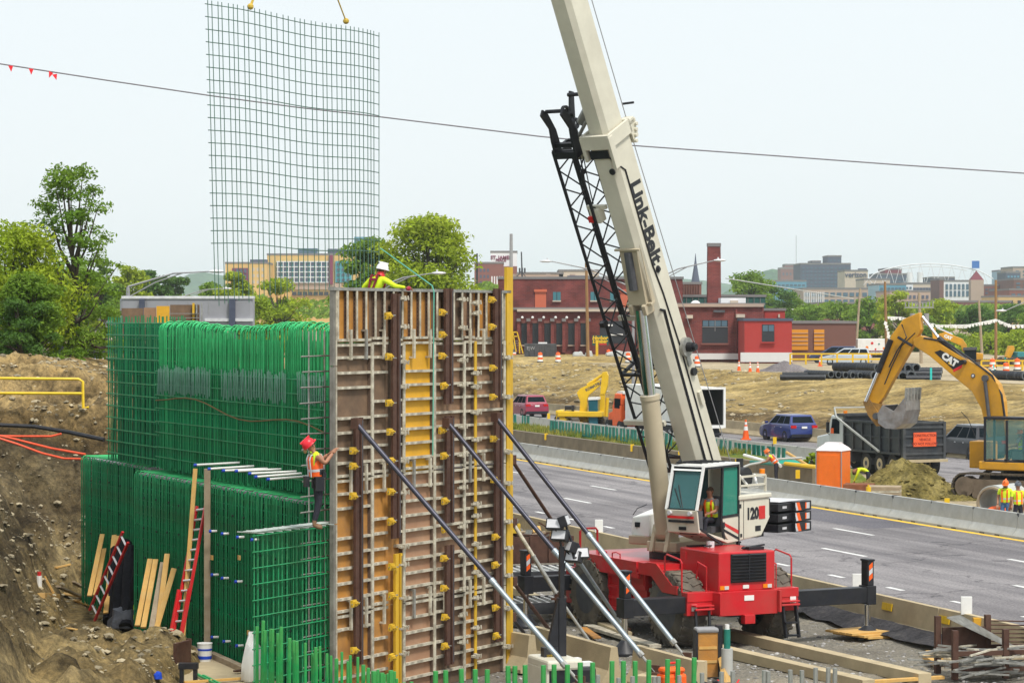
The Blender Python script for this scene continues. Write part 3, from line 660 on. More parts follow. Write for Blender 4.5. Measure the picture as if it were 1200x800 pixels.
# open low cage in front, parallel to the wall form
lo = thing('low_wall_cage', 'open green bar grid beside the left edge of the wall form, under the climbing worker', 'rebar cage', FP0 - FN * .15 + V((0, 0, -.45)), FYAW)
uL = -2.52
vm = barm(3.66, .0145, M['green']); u = uL
while u < .35: put('rebar', vm, lo, (u, R.uniform(-.02, .02), R.uniform(-.06, .04))); u += .165
hm = hbarm(3.0, .014, M['green'])
for k in range(12): put('tie_bar', hm, lo, (uL - .08, -.04, .25 + k * .305))
b = MB()
for k in range(6): b.cyl((uL - .15, -.12 + k * .05, 3.69), (.25, -.10 + k * .05, 3.69), .009, 5)
for k in range(9): b.cyl((uL + k * .3, -.25, 3.66), (uL + k * .3 + .05, .4, 3.66), .012, 5)
b.build('top_grid', mat('pale_bar', (.45, .50, .47), .5, .2), lo)
# ---- near wall with starter bars, just below the view
nw = thing('starter_bar_wall', 'row of thick green starter bars rising along the bottom edge of the view', 'rebar', (0, 26, -.45), 0)
A0 = P(300, 727, 30); A1 = P(482, 797, 26); B1 = P(1010, 772, 25.5)
b = MB(); dd = (A1 - A0); dd.z = 0
for p, q in ((A0, A1), (A1, B1)):
    d = (q - p); d.z = 0; L_ = d.length; yaw = math.atan2(d.y, d.x); c = (p + q) / 2; b.box((c.x, c.y, 1.2), (L_ + .3, .5, 3.3), yaw)
b.build('concrete_wall', M['conc'], nw, world=True)
g = 0
vm = barm(1.0, .022, M['greens'], 7, 'starter_bar'); vmt = barm(1.0, .021, M['steel'], 7, 'dowel')
def sbar(p, ztop, th=1.0, m_=vm, nm='starter_bar'):
    p = ROOTM[nw.name].inverted() @ V((p.x, p.y, 2.7)); put(nm, m_, nw, p, (R.uniform(-.02, .02), R.uniform(-.02, .02), 0), (th, th, ztop - 2.7))
pxs = [301, 306, 311, 316, 320, 325, 330, 338, 346, 350, 358, 366, 371, 377, 384, 388, 394, 400, 406, 412, 419, 425, 430, 436, 442, 449, 455, 461, 467, 474, 480]
for px in pxs:
    f = (px - 300) / 182.; Y = 30 - 4 * f; yp = 727 + 70 * f + R.uniform(-6, 8) + (6 if 316 < px < 325 else 0)
    if 340 < px < 400: yp += 6
    p = P(px, yp, Y); sbar(p, p.z, R.choice((.7, .7, .9, 1.0)) if px > 330 else .95)
for px, yp in ((440, 786), (447, 788), (458, 785), (509, 786), (524, 785), (543, 783), (557, 784), (570, 784), (597, 780), (602, 780), (617, 779), (636, 779), (650, 778), (664, 778), (681, 776), (695, 776), (716, 774), (729, 774), (745, 774), (759, 773), (780, 772), (792, 772), (811, 770)):
    p = P(px, yp, 26); sbar(p, p.z, 1.15)
for px, yp in ((698, 790), (725, 794), (741, 792), (767, 792), (773, 792), (797, 791), (825, 788), (844, 787), (861, 786), (893, 785), (902, 786), (928, 784), (941, 785), (955, 782), (971, 782), (976, 782)):
    p = P(px, yp, 25.6); sbar(p, p.z, 1.1, vmt, 'dowel')
# ============================================================ MAT LIFTED BY THE CRANE
hmr = thing('hanging_rebar_mat', 'large rebar mat hanging in the sky from yellow slings of the crane', 'rebar mat', P(245, 372, 54), FYAW)
zt0 = P(245, 3, 54).z - 7.27; zlast = 8.8 - 7.27
def mw(x, z): return .11 * math.sin(x * .95 + .4) * (1 - .2 * z / 6), .032 * math.sin(x * 1.35 - .3) - .012 * x
nV = 35; W = 6.55
for i in range(nV):
    x = W * i / (nV - 1) + (R.uniform(-.03, .03)); b = MB()
    if i == 33: x -= .06
    zb_ = .30 + R.uniform(-.08, .08) + .012 * i
    b.tube([(x + (.28 * (1 - z / 6.4)) * (1 - i / nV), mw(x, z)[0], z + mw(x, z)[1] if j else z) for j, z in enumerate([zb_, 1.5, 3, 4.5, zt0 + .06])], .0098, 5, caps=False); b.build('upright_bar', M['matbar'] if True else 0, hmr, smooth=True)
nh = 16
hs = 20
for j in range(hs):
    z = zlast + (zt0 - .02 - zlast) * j / (hs - 1); b = MB()
    b.tube([(x + .28 * (1 - z / 6.4) * (1 - x / W), mw(x, z)[0] + .02, z + mw(x, z)[1]) for x in [-.06 + (W + .12) * i / 20 for i in range(21)]], .0105, 5, caps=False); b.build('cross_bar', M['matbar'], hmr, smooth=True)
hook = P(345, -150, 56.5)
hb = thing('hook_block', 'yellow crane hook block above the hanging mat', 'hook block', hook, 0)
b = MB(); b.bx((-.22, -.14, .1), (.22, .14, .95)); b.build('sheave_housing', M['kom'], hb, bevel=.03)
b = MB(); b.tube([(0, 0, .1), (0, 0, -.15), (.1, 0, -.3), (.02, 0, -.42), (-.1, 0, -.34)], .045, 8); b.build('hook', M['black'], hb)
slg = mat('sling', (.55, .38, .06), .8)
for px, py, wd, lab in ((293.5, 8, .045, 'wide yellow sling at the left of the hanging mat'), (405.5, 25, .025, 'thin yellow sling at the right of the hanging mat')):
    p = P(px, py, 55.4 if px < 300 else 58.4); b = MB(); b.bar(p, hook + V((0, 0, -.3)), wd, wd * .7); b.ball(p, .07, 8, 5)
    tag(b.build('sling', slg), lab, 'sling')
b = MB(); p = fpt(445, 285, -2.1); e = fpt(492, 336, .02); e2 = fpt(495, 533, .16)
b.tube([P(446, 291, 57.9), e + FN * .3 + V((0, 0, .02)), e + FN * .34 - V((0, 0, .1)), e2 + FN * .25], .013, 5); tag(b.build('tag_line', mat('tag_rope', (.12, .42, .32), .7)), 'thin green tag line from the hanging mat down over the form', 'rope')
# ============================================================ CRANE
CRO = V((3.94, 65.06, -.5)); CRY = rad(26.1)
cr = thing('rough_terrain_crane', 'red and cream rough terrain crane with its long boom raised, black outriggers out', 'crane', CRO, CRY)
# carrier, local: +y is the front, +x its right side, z from the ground
b = MB()
b.bx((-1.50, -.9, 1.62), (1.50, 2.35, 1.90)); b.bx((-1.0, -3.3, .85), (1.0, 2.4, 1.35)); b.bx((-1.28, -.95, 1.20), (-1.18, .9, 1.62)); b.bx((-1.50, -1.0, 1.50), (-1.44, 2.36, 1.64))
b.prism([(-1.5, 1.62), (1.5, 1.62), (1.5, 1.9), (-1.5, 1.9)], 2.35, 2.36)
b.build('deck', M['craner'], cr, bevel=.025)
b = MB()                                                      # front cross member and side boxes
b.bx((-1.42, 2.36, .55), (1.42, 2.95, 1.45)); b.bx((-1.32, .1, .62), (-1.05, .75, 1.55)); b.bx((-1.30, -.9, 1.3), (-1.22, -.72, 1.62))
b.build('front_frame', M['craner'], cr, bevel=.02)
b = MB()
b.bx((-.77, -3.55, 1.37), (.77, -1.72, 2.30)); b.build('engine_hood', M['craner'], cr, bevel=.035)
b = MB(); b.bx((-.45, -3.565, 1.58), (.52, -3.54, 2.25))
for k in range(9): b.box((.035, -3.58, 1.62 + k * .075), (.92, .05, .035), mat=MX.Rotation(rad(28), 3, 'X'))
b.bx((.025, -3.60, 1.58), (.055, -3.56, 2.25)); b.build('radiator_grille', M['black'], cr)
for x, w_ in ((-.62, .13), (.55, .13)):
    b = MB(); b.bx((x - .12, -3.575, 1.43), (x + .12, -3.545, 1.52)); b.bx((x + .0, -3.58, 1.435), (x + .11, -3.55, 1.515), 1); b.build('tail_light', [M['amber'], M['silver']], cr)
b = MB(); b.bx((-.12, -3.575, 1.44), (.04, -3.545, 1.52)); b.build('plate', M['white'], cr)
b = MB(); b.bx((-.6, -1.9, 2.3), (.1, -1.75, 2.33)); b.cyl((-.2, -2.2, 2.3), (-.2, -2.2, 2.44), .1, 10, m=1); b.cyl((-.5, -2.4, 2.34), (.1, -2.15, 2.36), .02, 6); b.bx((.2, -3.3, 2.3), (.62, -3.0, 2.37)); b.cyl((.1, -3.15, 2.34), (.75, -3.1, 2.4), .025, 6); b.build('hood_fittings', [M['black'], M['silver']], cr)
b = MB(); b.bx((-.772, -2.9, 1.75), (-.765, -2.5, 2.15)); b.bx((-.79, -2.05, 2.02), (-.77, -1.85, 2.2)); b.build('hood_hatch', M['craner'], cr)
b = MB()                                                      # rear bumper: recessed sides and central box
b.bx((-1.52, -3.4, 1.16), (1.52, -2.95, 1.38)); b.bx((-.80, -3.62, .82), (.80, -2.9, 1.385)); b.bx((-1.52, -3.38, .84), (-.8, -2.9, 1.17)); b.bx((.8, -3.38, .84), (1.52, -2.9, 1.17))
b.bx((-.84, -3.74, .86), (-.78, -3.3, 1.37)); b.bx((.78, -3.74, .86), (.84, -3.3, 1.37)); b.bx((-.14, -3.7, .62), (.14, -3.5, .83))
for sx in (-1, 1):
    b.bx((sx * .92, -3.62, 1.06), (sx * 1.42, -3.4, 1.10)); b.cyl((sx * .92, -3.6, 1.0), (sx * 1.42, -3.6, 1.0), .03, 8)
b.build('rear_bumper', M['craner'], cr, bevel=.02)
b = MB(); b.bx((-.12, -3.635, 1.16), (.14, -3.615, 1.28)); b.bx((-1.4, -3.405, .95), (-1.26, -3.385, 1.10)); b.bx((1.28, -3.405, 1.02), (1.44, -3.385, 1.17)); b.build('sticker', M['white'], cr)
for sx in (-1, 1):                                            # side steps over the rear wheels
    b = MB()
    xo = 1.5 * sx; xi = .8 * sx
    b.prism([(-3.0, 1.3), (-2.3, 1.3), (-1.35, 1.9), (-1.6, 1.95), (-2.0, 1.95), (-2.75, 1.5), (-3.0, 1.5)], 0, .05, frame((xo - .025, 0, 0), (0, 1, 0), (-1, 0, 0)))
    for k in range(3): b.bx((xi, -2.75 + k * .33, 1.42 + k * .16), (xo, -2.40 + k * .33, 1.46 + k * .16)); b.bx((xi, -2.75 + k * .33, 1.30 + k * .16), (xo, -2.72 + k * .33, 1.46 + k * .16))
    b.bx((xi, -1.78, 1.62), (xo, -1.0, 1.9)); b.bx((xi, -2.95, 1.2), (xo, -2.3, 1.32))
    b.build('steps', M['craner'], cr)
    b = MB(); b.tube([(xo, -3.1, 1.36), (xo, -3.1, 2.05), (xo, -3.02, 2.12), (xo, -2.4, 2.2), (xo, -2.3, 2.14), (xo, -2.3, 1.7)], .022, 6); b.tube([(sx * .95, -3.3, 1.36), (sx * .95, -3.3, 1.95), (sx * .95, -2.9, 2.04), (sx * .95, -2.8, 1.5)], .02, 6); b.build('handrail', M['craner'], cr, smooth=True)
    b = MB()
    for xx in (1.0, 1.36): b.bar((sx * xx, -3.5, 1.0), (sx * (xx + .03), -3.62, .22), .05, .08)
    for zz in (.26, .56): b.bx((sx * 1.0, -3.66, zz), (sx * 1.38, -3.50, zz + .035))
    b.build('ladder', M['black'], cr)
b = MB(); b.tube([(-1.4, 1.2, 1.9), (-1.4, 1.2, 2.0), (-1.4, 1.0, 2.03), (-1.4, .8, 2.0), (-1.4, .8, 1.9)], .018, 6); b.tube([(-1.4, .5, 1.9), (-1.4, .5, 2.0), (-1.4, .3, 2.03), (-1.4, .1, 2.0), (-1.4, .1, 1.9)], .018, 6); b.tube([(-1.35, 2.3, 1.9), (-1.35, 2.3, 2.4), (-1.25, 2.32, 2.46), (-.9, 2.32, 2.46), (-.85, 2.32, 2.4), (-.85, 2.32, 1.9)], .03, 6); b.build('grab_rail', M['craner'], cr, smooth=True)
b = MB()                                                      # ladder frame between wheels
b.bx((-1.36, .25, .55), (-1.26, .33, 1.6)); b.bx((-1.36, .72, .55), (-1.26, .8, 1.6))
for k in range(4): b.bx((-1.37, .25, .6 + k * .27), (-1.25, .8, .67 + k * .27))
b.build('boarding_ladder', M['craner'], cr)
b = MB(); b.bx((-1.0, -1.0, .7), (1.0, .9, 1.5)); b.cyl((-1.1, -2.4, .9), (1.1, -2.4, .9), .22, 8); b.cyl((-1.1, 1.64, .9), (1.1, 1.64, .9), .22, 8); b.bx((-1.15, -.8, .75), (-1.0, -.1, 1.55), 1); b.build('chassis', [M['black'], M['craner']], cr)
# wheels
def wheel(b, rad_, wd, rim=.55, lugs=22):
    prof = [(-wd / 2, rim * rad_), (-wd / 2, .80 * rad_), (-wd * .46, .93 * rad_), (-wd * .36, .985 * rad_), (wd * .36, .985 * rad_), (wd * .46, .93 * rad_), (wd / 2, .8 * rad_), (wd / 2, rim * rad_)]
    n = 36; b.loft([[V((x, r * math.cos(2 * math.pi * i / n), r * math.sin(2 * math.pi * i / n))) for i in range(n)] for x, r in prof], caps=False)
    for k in range(lugs):
        for sd in (-1, 1):
            a = 2 * math.pi * (k + (.5 if sd > 0 else 0)) / lugs; T = MX.Rotation(a, 3, 'X') @ MX.Rotation(rad(24) * sd, 3, 'Z')
            b.box(MX.Rotation(a, 3, 'X') @ V((sd * wd * .24, 0, rad_ * .985)), (wd * .46, rad_ * .10, rad_ * .045), mat=MX.Rotation(a, 3, 'X') @ MX.Rotation(rad(20) * sd, 3, 'Z'))
            b.box(MX.Rotation(a, 3, 'X') @ V((sd * wd * .485, 0, rad_ * .9)), (wd * .05, rad_ * .1, rad_ * .13), mat=MX.Rotation(a, 3, 'X'))
tb = MB(); wheel(tb, .89, .66); tyrem = tb.mesh('tyre', M['rubber'], True)
rb = MB(); rr_ = .5
rb.loft([[V((x, r * math.cos(2 * math.pi * i / 24), r * math.sin(2 * math.pi * i / 24))) for i in range(24)] for x, r in ((-.33, .5), (-.31, .45), (-.12, .38), (-.10, .2), (-.26, .18), (-.30, .12))], caps=True)
for i in range(12): rb.cyl((-.11, .29 * math.cos(i * .5236), .29 * math.sin(i * .5236)), (-.15, .29 * math.cos(i * .5236), .29 * math.sin(i * .5236)), .025, 6)
rimm = rb.mesh('rim', M['dgrey'], True)
for sx in (-1, 1):
    for y in (-2.4, 1.64):
        wh = put('wheel', tyrem, cr, (sx * 1.22, y, .91), (rad(R.uniform(0, 90)), 0, 0)); put('rim', rimm, wh, (0, 0, 0), (0, 0, 0 if sx < 0 else math.pi))
# outriggers
def outrig(y, sx, reach, mats=False):
    b = MB(); b.bx((sx * .7, y - .17, .90), (sx * reach, y + .17, 1.28)); b.build('outrigger_beam', M['black'], cr, bevel=.015)
    b = MB(); x = sx * (reach - .02); b.bx((x - .13, y - .19, .86), (x + .13, y + .19, 1.31)); b.bx((x - .09, y - .14, 1.31), (x + .09, y + .14, 1.90)); b.bx((x - .11, y - .16, 1.90), (x + .11, y + .16, 1.95)); o = b.build('jack_housing', M['black'], cr, bevel=.012)
    b = MB()
    for k in range(3): b.prism([(-.05, 0), (.05, .08), (.05, .2), (-.05, .12)], 0, .004, frame((x + sx * 0, y - .146, 1.42 + k * .13), (1, 0, 0), (0, 1, 0)), m=k % 2)
    b.build('warning_stripe', [M['orange'], M['silver']], cr)
    b = MB(); b.cyl((x, y, .1), (x, y, .84), .075, 10); b.build('jack_rod', M['chrome'], cr, smooth=True)
    b = MB(); b.cyl((x, y, .03 if not mats else .14), (x, y, .34), .34, 14, r2=.1); b.cyl((x, y, .0 if not mats else .12), (x, y, .06 if not mats else .16), .36, 14); b.build('jack_foot', M['black'], cr, smooth=True)
outrig(-3.15, -1, 3.05); outrig(-3.15, 1, 3.65, True); outrig(2.66, -1, 2.72); outrig(2.66, 1, 3.4)
# turntable
TT = V((0, -.4, 1.9))
b = MB(); b.cyl((0, -.4, 1.88), (0, -.4, 2.06), .76, 28); b.cyl((0, -.4, 2.06), (0, -.4, 2.10), .70, 28, m=1); b.build('turntable_ring', [M['black'], M['cranec']], cr, smooth=True)
# superstructure: local axes f (forward), l (left), expressed in crane space
iR = MX.Rotation(-CRY, 3, 'Z'); Fw = iR @ V((-.6, -.8, 0)); Lw = iR @ V((.8, -.6, 0)); UP = V((0, 0, 1))
ST = MX(((Fw.x, Lw.x, 0, 0), (Fw.y, Lw.y, 0, -.4), (0, 0, 1, 0), (0, 0, 0, 1)))     # x forward, y left, z up from the ground
def sb(bm, name, m, **k): bm.xf(ST); return bm.build(name, m, cr, **k)
b = MB(); b.bx((-1.9, -.45, 2.1), (.80, .42, 2.34)); b.prism([(-1.9, 2.38), (-.6, 2.38), (-1.1, 3.6), (-1.9, 3.6)], -.56, -.48); b.prism([(-1.9, 2.38), (-.6, 2.38), (-1.1, 3.6), (-1.9, 3.6)], .42, .5); b.prism([(.2, 2.1), (.95, 2.1), (.75, 2.75), (.55, 2.75)], -.3, -.2); b.prism([(.2, 2.1), (.95, 2.1), (.75, 2.75), (.55, 2.75)], .12, .22)
sb(b, 'slewing_frame', M['cranet'], bevel=.02)
# right-hand tank (seen left of the cylinder)
b = MB(); b.loft([[V((x, y, z)) for x, y, z in sec] for sec in ([(-.9, -1.25, 2.4), (.30, -1.25, 2.4), (.25, -1.25, 2.85), (-.9, -1.25, 3.05)], [(-.9, -.62, 2.4), (.45, -.62, 2.4), (.40, -.62, 2.95), (-.9, -.62, 3.15)])]); b.bx((-.9, -1.255, 2.2), (.42, -.62, 2.42), 1)
sb(b, 'tank_box', [M['white'], M['cranet']], bevel=.03)
b = MB(); b.bx((.30, -1.1, 2.62), (.36, -.95, 2.74)); b.tube([(.2, -1.26, 2.9), (.0, -1.26, 3.05), (-.4, -1.26, 3.12)], .012, 5); sb(b, 'tank_latch', M['black'])
# left machinery house with the model number
b = MB(); b.prism([(-1.75, 2.85), (-1.35, 2.42), (-.30, 2.36), (-.30, 3.34), (-1.75, 3.34)], .58, 1.5); b.bx((-1.78, .56, 3.34), (-.28, 1.54, 3.46)); sb(b, 'machine_house', M['cranec'], bevel=.03)
b = MB()
for (p, q) in (((-.4, .7, 3.5), (-.4, .7, 3.9)), ((-.4, 1.45, 3.5), (-.4, 1.45, 3.9)), ((-1.6, 1.45, 3.5), (-1.6, 1.45, 3.9)), ((-1.6, .7, 3.5), (-1.6, .7, 3.9)), ((-.4, 1.45, 3.9), (-1.6, 1.45, 3.9)), ((-.4, 1.45, 3.68), (-1.6, 1.45, 3.68)), ((-.4, .7, 3.9), (-.4, 1.45, 3.9)), ((-1.6, .7, 3.9), (-1.6, 1.45, 3.9))): b.bar(p, q, .05, .05)
sb(b, 'guard_rail', M['cranec'])
b = MB(); b.cyl((-1.0, .7, 3.85), (-1.0, 1.3, 3.85), .26, 14); b.tube([(-.6, 1.3, 3.95), (-.9, 1.42, 3.62), (-1.3, 1.4, 3.62), (-1.5, 1.2, 3.9)], .035, 7, m=1); b.cyl((-.55, .85, 3.5), (-.55, .85, 4.2), .09, 10); b.bx((-.8, .6, 4.0), (-.55, .8, 4.2)); b.cyl((-1.3, .9, 3.9), (-1.3, .9, 4.3), .09, 10); sb(b, 'winch', [M['black'], M['white']], smooth=True)
b = MB(); b.cyl((-1.7, 1.3, 3.9), (-1.7, 1.3, 4.04), .07, 10); sb(b, 'beacon', M['amber'])
b = MB(); b.bx((-1.74, 1.501, 2.9), (-1.70, 1.506, 3.32)); b.bx((-.52, 1.5, 2.4), (-.505, 1.507, 3.32)); b.bx((-.40, 1.5, 3.15), (-.33, 1.51, 3.25)); b.bx((-.44, 1.5, 2.45), (-.36, 1.51, 2.53)); b.bx((-1.3, 1.5, 2.55), (-1.05, 1.508, 2.68)); sb(b, 'panel_seams', M['black'])
text('model_number', '120', .38, M['black'], cr, ST @ frame((-.92, 1.506, 2.98), (-1, 0, 0), (0, 0, 1)), .018)
text('model_number', 'III', .38, M['red'], cr, ST @ frame((-1.36, 1.506, 2.98), (-1, 0, 0), (0, 0, 1)), .03)
# cab
b = MB()
prof = [(-.32, 2.2), (.35, 2.2), (1.5, 2.72), (1.58, 3.15), (1.5, 3.2), (1.22, 4.18), (-.32, 4.28)]
y0, y1 = .60, 1.50
b.prism([(-.32, 2.38), (.2, 2.34), (1.45, 2.68), (1.56, 3.2), (1.50, 3.2), (1.38, 2.86), (-.32, 2.86)], y0, y0 + .06)          # right skirt
b.prism([(-.34, 2.36), (.2, 2.34), (1.45, 2.68), (1.45, 2.74), (.2, 2.42), (-.34, 2.44)], y0 + .06, y1)                    # floor
b.prism([(1.42, 2.64), (1.47, 2.66), (1.58, 3.2), (1.52, 3.2)], y0, y1)                                                   # nose panel
b.bx((-.36, y0, 2.36), (-.32, y1, 4.22)); sb(b, 'cab_body', M['cranec'], bevel=.015)
b = MB(); b.prism([(1.30, 4.12), (1.18, 4.24), (-.34, 4.27), (-.34, 4.21), (1.15, 4.18)], y0, y1); sb(b, 'cab_roof', M['white'])
b = MB(); b.bar((1.55, y1 - .02, 3.2), (1.24, y1 - .02, 4.24), .05, .06, (0, 1, 0)); b.bar((1.55, y0 + .02, 3.2), (1.24, y0 + .02, 4.24), .05, .06, (0, 1, 0)); sb(b, 'front_pillar', M['white'])
b = MB(); b.bar((1.50, y0 + .06, 3.2), (1.20, y0 + .06, 4.2), .05, .05, (0, 1, 0)); b.bar((1.50, y1 - .07, 3.2), (1.20, y1 - .07, 4.2), .05, .05, (0, 1, 0)); b.bar((1.535, y0, 3.2), (1.535, y1, 3.2), .06, .06); b.bar((1.24, y0, 4.19), (1.24, y1, 4.19), .05, .05)
b.bar((-.3, y1 - .02, 4.2), (-.3, y1 - .02, 2.2), .05, .05, (0, 1, 0)); b.bar((.42, y1 - .015, 4.18), (.48, y1 - .015, 2.9), .06, .05, (0, 1, 0)); b.bar((.48, y1 - .015, 2.9), (.35, y1 - .015, 2.45), .06, .05, (0, 1, 0)); b.bar((-.3, y1 - .015, 4.2), (1.22, y1 - .015, 4.18), .05, .07, (0, 1, 0)); b.bar((-.3, y1 - .015, 3.0), (.48, y1 - .015, 2.98), .06, .05, (0, 1, 0)); b.bar((.45, y1 - .01, 2.33), (1.40, y1 - .01, 2.74), .05, .05, (0, 1, 0))
for k in range(6): b.bar((1.2 - k * .25, y0 + .1, 4.3), (1.2 - k * .25, y1 - .1, 4.3), .02, .02)
b.bar((1.22, y0 + .1, 4.31), (-.1, y0 + .1, 4.31), .02, .02); b.bar((1.22, y1 - .1, 4.31), (-.1, y1 - .1, 4.31), .02, .02)
sb(b, 'cab_frame', M['black'])
b = MB(); b.quad((1.52, y0 + .07, 3.2), (1.52, y1 - .08, 3.2), (1.22, y1 - .08, 4.2), (1.22, y0 + .07, 4.2)); sb(b, 'windshield', M['glassc'])
b = MB(); b.quad((-.28, y1 - .03, 3.0), (.42, y1 - .03, 3.0), (.40, y1 - .03, 4.16), (-.28, y1 - .03, 4.16)); sb(b, 'door_window', glassm('green_glass', (.04, .30, .22), .05, .75))
b = MB(); b.quad((-.28, y0 + .03, 2.9), (1.45, y0 + .03, 3.2), (1.18, y0 + .03, 4.16), (-.28, y0 + .03, 4.16)); sb(b, 'side_window', M['glass'])
b = MB(); b.prism([(-.3, 2.42), (.18, 2.42), (.33, 2.56), (.44, 2.97), (-.3, 2.97)], y1 - .05, y1 - .002); sb(b, 'cab_door', M['cranec'])
b = MB(); b.prism([(-.3, 2.62), (.43, 2.87), (.42, 2.80), (-.3, 2.52)], y1 - .001, y1 + .004); b.bx((1.585, y0 + .08, 3.0), (1.60, y1 - .08, 3.06)); sb(b, 'red_stripe', M['red'])
b = MB(); b.prism([(-.3, 2.45), (.38, 2.7), (.34, 2.62), (-.3, 2.38)], y1 - .001, y1 + .004); b.bx((1.57, y0 + .1, 2.9), (1.585, y1 - .08, 2.96)); b.bx((.36, y1, 2.72), (.44, y1 + .02, 2.86)); b.bx((1.49, y0 + .35, 2.72), (1.515, y0 + .55, 2.8)); b.bar((1.50, 1.0, 3.25), (1.38, .75, 3.7), .015, .03); b.bar((1.50, 1.05, 3.25), (1.36, .85, 3.78), .015, .03); sb(b, 'black_stripe', M['black'])
b = MB(); b.bx((.1, .85, 2.6), (.62, 1.3, 2.75)); b.prism([(.1, 2.7), (.25, 2.7), (.1, 3.45), (-.05, 3.45)], .85, 1.3); b.bx((1.0, .8, 2.6), (1.25, 1.3, 3.15)); b.bx((.2, .7, 2.6), (.7, .82, 3.0)); sb(b, 'seat', M['dgrey'])
for y in (.75, 1.32): b = MB(); b.cyl((1.55, y, 3.13), (1.64, y, 3.13), .05, 10); sb(b, 'cab_lamp', M['silver'])
# counterweight plates
for k in range(3):
    b = MB(); b.bx((-3.75, -.1, 2.40 + k * .26), (-2.95, 1.5, 2.64 + k * .26)); b.bx((-3.0, .2, 2.42 + k * .26), (-2.3, 1.40, 2.62 + k * .26)); cw = sb(b, 'counterweight_plate', M['black'], bevel=.012)
    z = 2.40 + k * .26; b = MB(); b.prism([(-3.25, z + .02), (-3.1, z + .02), (-3.0, z + .22), (-3.15, z + .22)], 1.501, 1.507); b.prism([(-3.1, z + .02), (-3.0, z + .02), (-2.96, z + .14), (-2.96, z + .22), (-3.0, z + .22)], 1.501, 1.506, m=1)
    b.bx((-3.65, 1.501, z + .05), (-3.5, 1.507, z + .2), 1); b.bx((-3.50, 1.501, z + .05), (-3.44, 1.507, z + .2)); b.bx((-2.7, 1.401, z + .09), (-2.5, 1.406, z + .15), 1)
    b.xf(ST); b.build('chevron', [M['orange'], M['silver']], cr)
b = MB(); b.bx((-3.0, -.6, 2.25), (-1.7, .55, 2.8)); b.cyl((-2.4, -.5, 2.95), (-2.4, .5, 2.95), .33, 18); sb(b, 'winch_frame', M['black'])
b = MB(); b.bx((-3.7, -.05, 3.165), (-2.4, 1.35, 3.18)); sb(b, 'plate_top', M['silver'])
# ---- boom
AL = rad(62.6); foot = V((-1.5, -.12, 3.4))
bd = V((math.cos(AL), 0, math.sin(AL))); bn = V((math.sin(AL), 0, -math.cos(AL)))     # along, towards the underside
BT = MX(((bd.x, 0, bn.x, foot.x), (bd.y, 1, bn.y, foot.y), (bd.z, 0, bn.z, foot.z), (0, 0, 0, 1)))   # x along, y left, z underside
def bb(bm, name, m, **k): bm.xf(ST @ BT); return bm.build(name, m, cr, **k)
def section(b, u0, u1, w_, d_, ch=.10, m=0):
    pr = [(-w_ / 2, -d_ / 2), (w_ / 2, -d_ / 2), (w_ / 2, d_ / 2 - ch * 1.2), (w_ / 2 - ch, d_ / 2), (-w_ / 2 + ch, d_ / 2), (-w_ / 2, d_ / 2 - ch * 1.2)]
    b.loft([[V((u0, y, z)) for y, z in pr], [V((u1, y, z)) for y, z in pr]], m=m)
def secmix(b, u0, u1, w_, d_): section(b, u0, u1, w_, d_)
b = MB(); section(b, -.35, 9.9, .66, .86, .12); bb(b, 'boom_base', M['cranec'], bevel=.012)
for k, (u0, u1, w_, d_) in enumerate(((9.7, 19.0, .56, .74), (18.9, 27.0, .47, .63), (26.9, 34.5, .39, .52))):
    b = MB(); section(b, u0, u1, w_, d_, .10); bb(b, 'boom_section', M['cranec'])
b = MB()                                                      # collar at the head of the base section
b.bx((9.55, -.40, -.50), (9.95, .40, -.43)); b.bx((9.6, -.41, .43), (9.95, .41, .52)); b.bx((9.6, .33, -.5), (9.95, .40, .5)); b.bx((9.6, -.40, -.5), (9.95, -.33, .5)); b.bx((9.1, .335, .33), (9.9, .42, .53)); b.bx((9.3, -.42, .33), (9.9, -.335, .53)); b.bx((9.4, .1, -.75), (9.9, .36, -.5)); b.bx((9.75, -.2, -.8), (9.85, .36, -.5))
for k in range(4): b.cyl((9.35 + k * .12, .1, -.55 - k * .06), (9.35 + k * .12, .42, -.55 - k * .06), .05, 8)
bb(b, 'boom_collar', M['cranec'], bevel=.01)
b = MB(); b.cyl((9.0, .2, .425), (9.0, .2, .46), .08, 12); b.bx((9.35, -.28, .435), (9.55, .24, .47)); b.cyl((14.0, .282, .0), (14.0, .30, 0), .11, 14); b.cyl((10.2, .1, -.8), (10.2, .4, -.85), .03, 6); b.cyl((6.2, .331, -.05), (6.2, .35, -.05), .09, 14); b.cyl((6.2, .35, -.05), (6.2, .39, -.05), .05, 10); bb(b, 'boom_fittings', M['black'])
# stiffening box round the cylinder head
b = MB()
b.bx((5.55, -.36, .43), (5.62, .36, .62)); b.bx((6.95, -.36, .43), (7.0, .36, .50)); b.loft([[V((7.0, y, z)) for y, z in ((-.25, .43), (.25, .43), (.25, .44), (-.25, .44))], [V((5.6, y, z)) for y, z in ((-.25, .43), (.25, .43), (.25, .68), (-.25, .68))]]); b.prism([(5.6, .4), (7.1, .4), (5.6, .55)], .331, .35); b.prism([(5.3, .3), (5.75, .3), (5.6, .75), (5.35, .75)], -.24, -.14); b.prism([(5.3, .3), (5.75, .3), (5.6, .75), (5.35, .75)], .14, .24)
bb(b, 'cylinder_bracket', M['cranet'], bevel=.01)
b = MB(); b.tube([V((6.9, .0, .452)), V((6.0, 0, .66))], .11, 12); bb(b, 'recess', M['dgrey'])
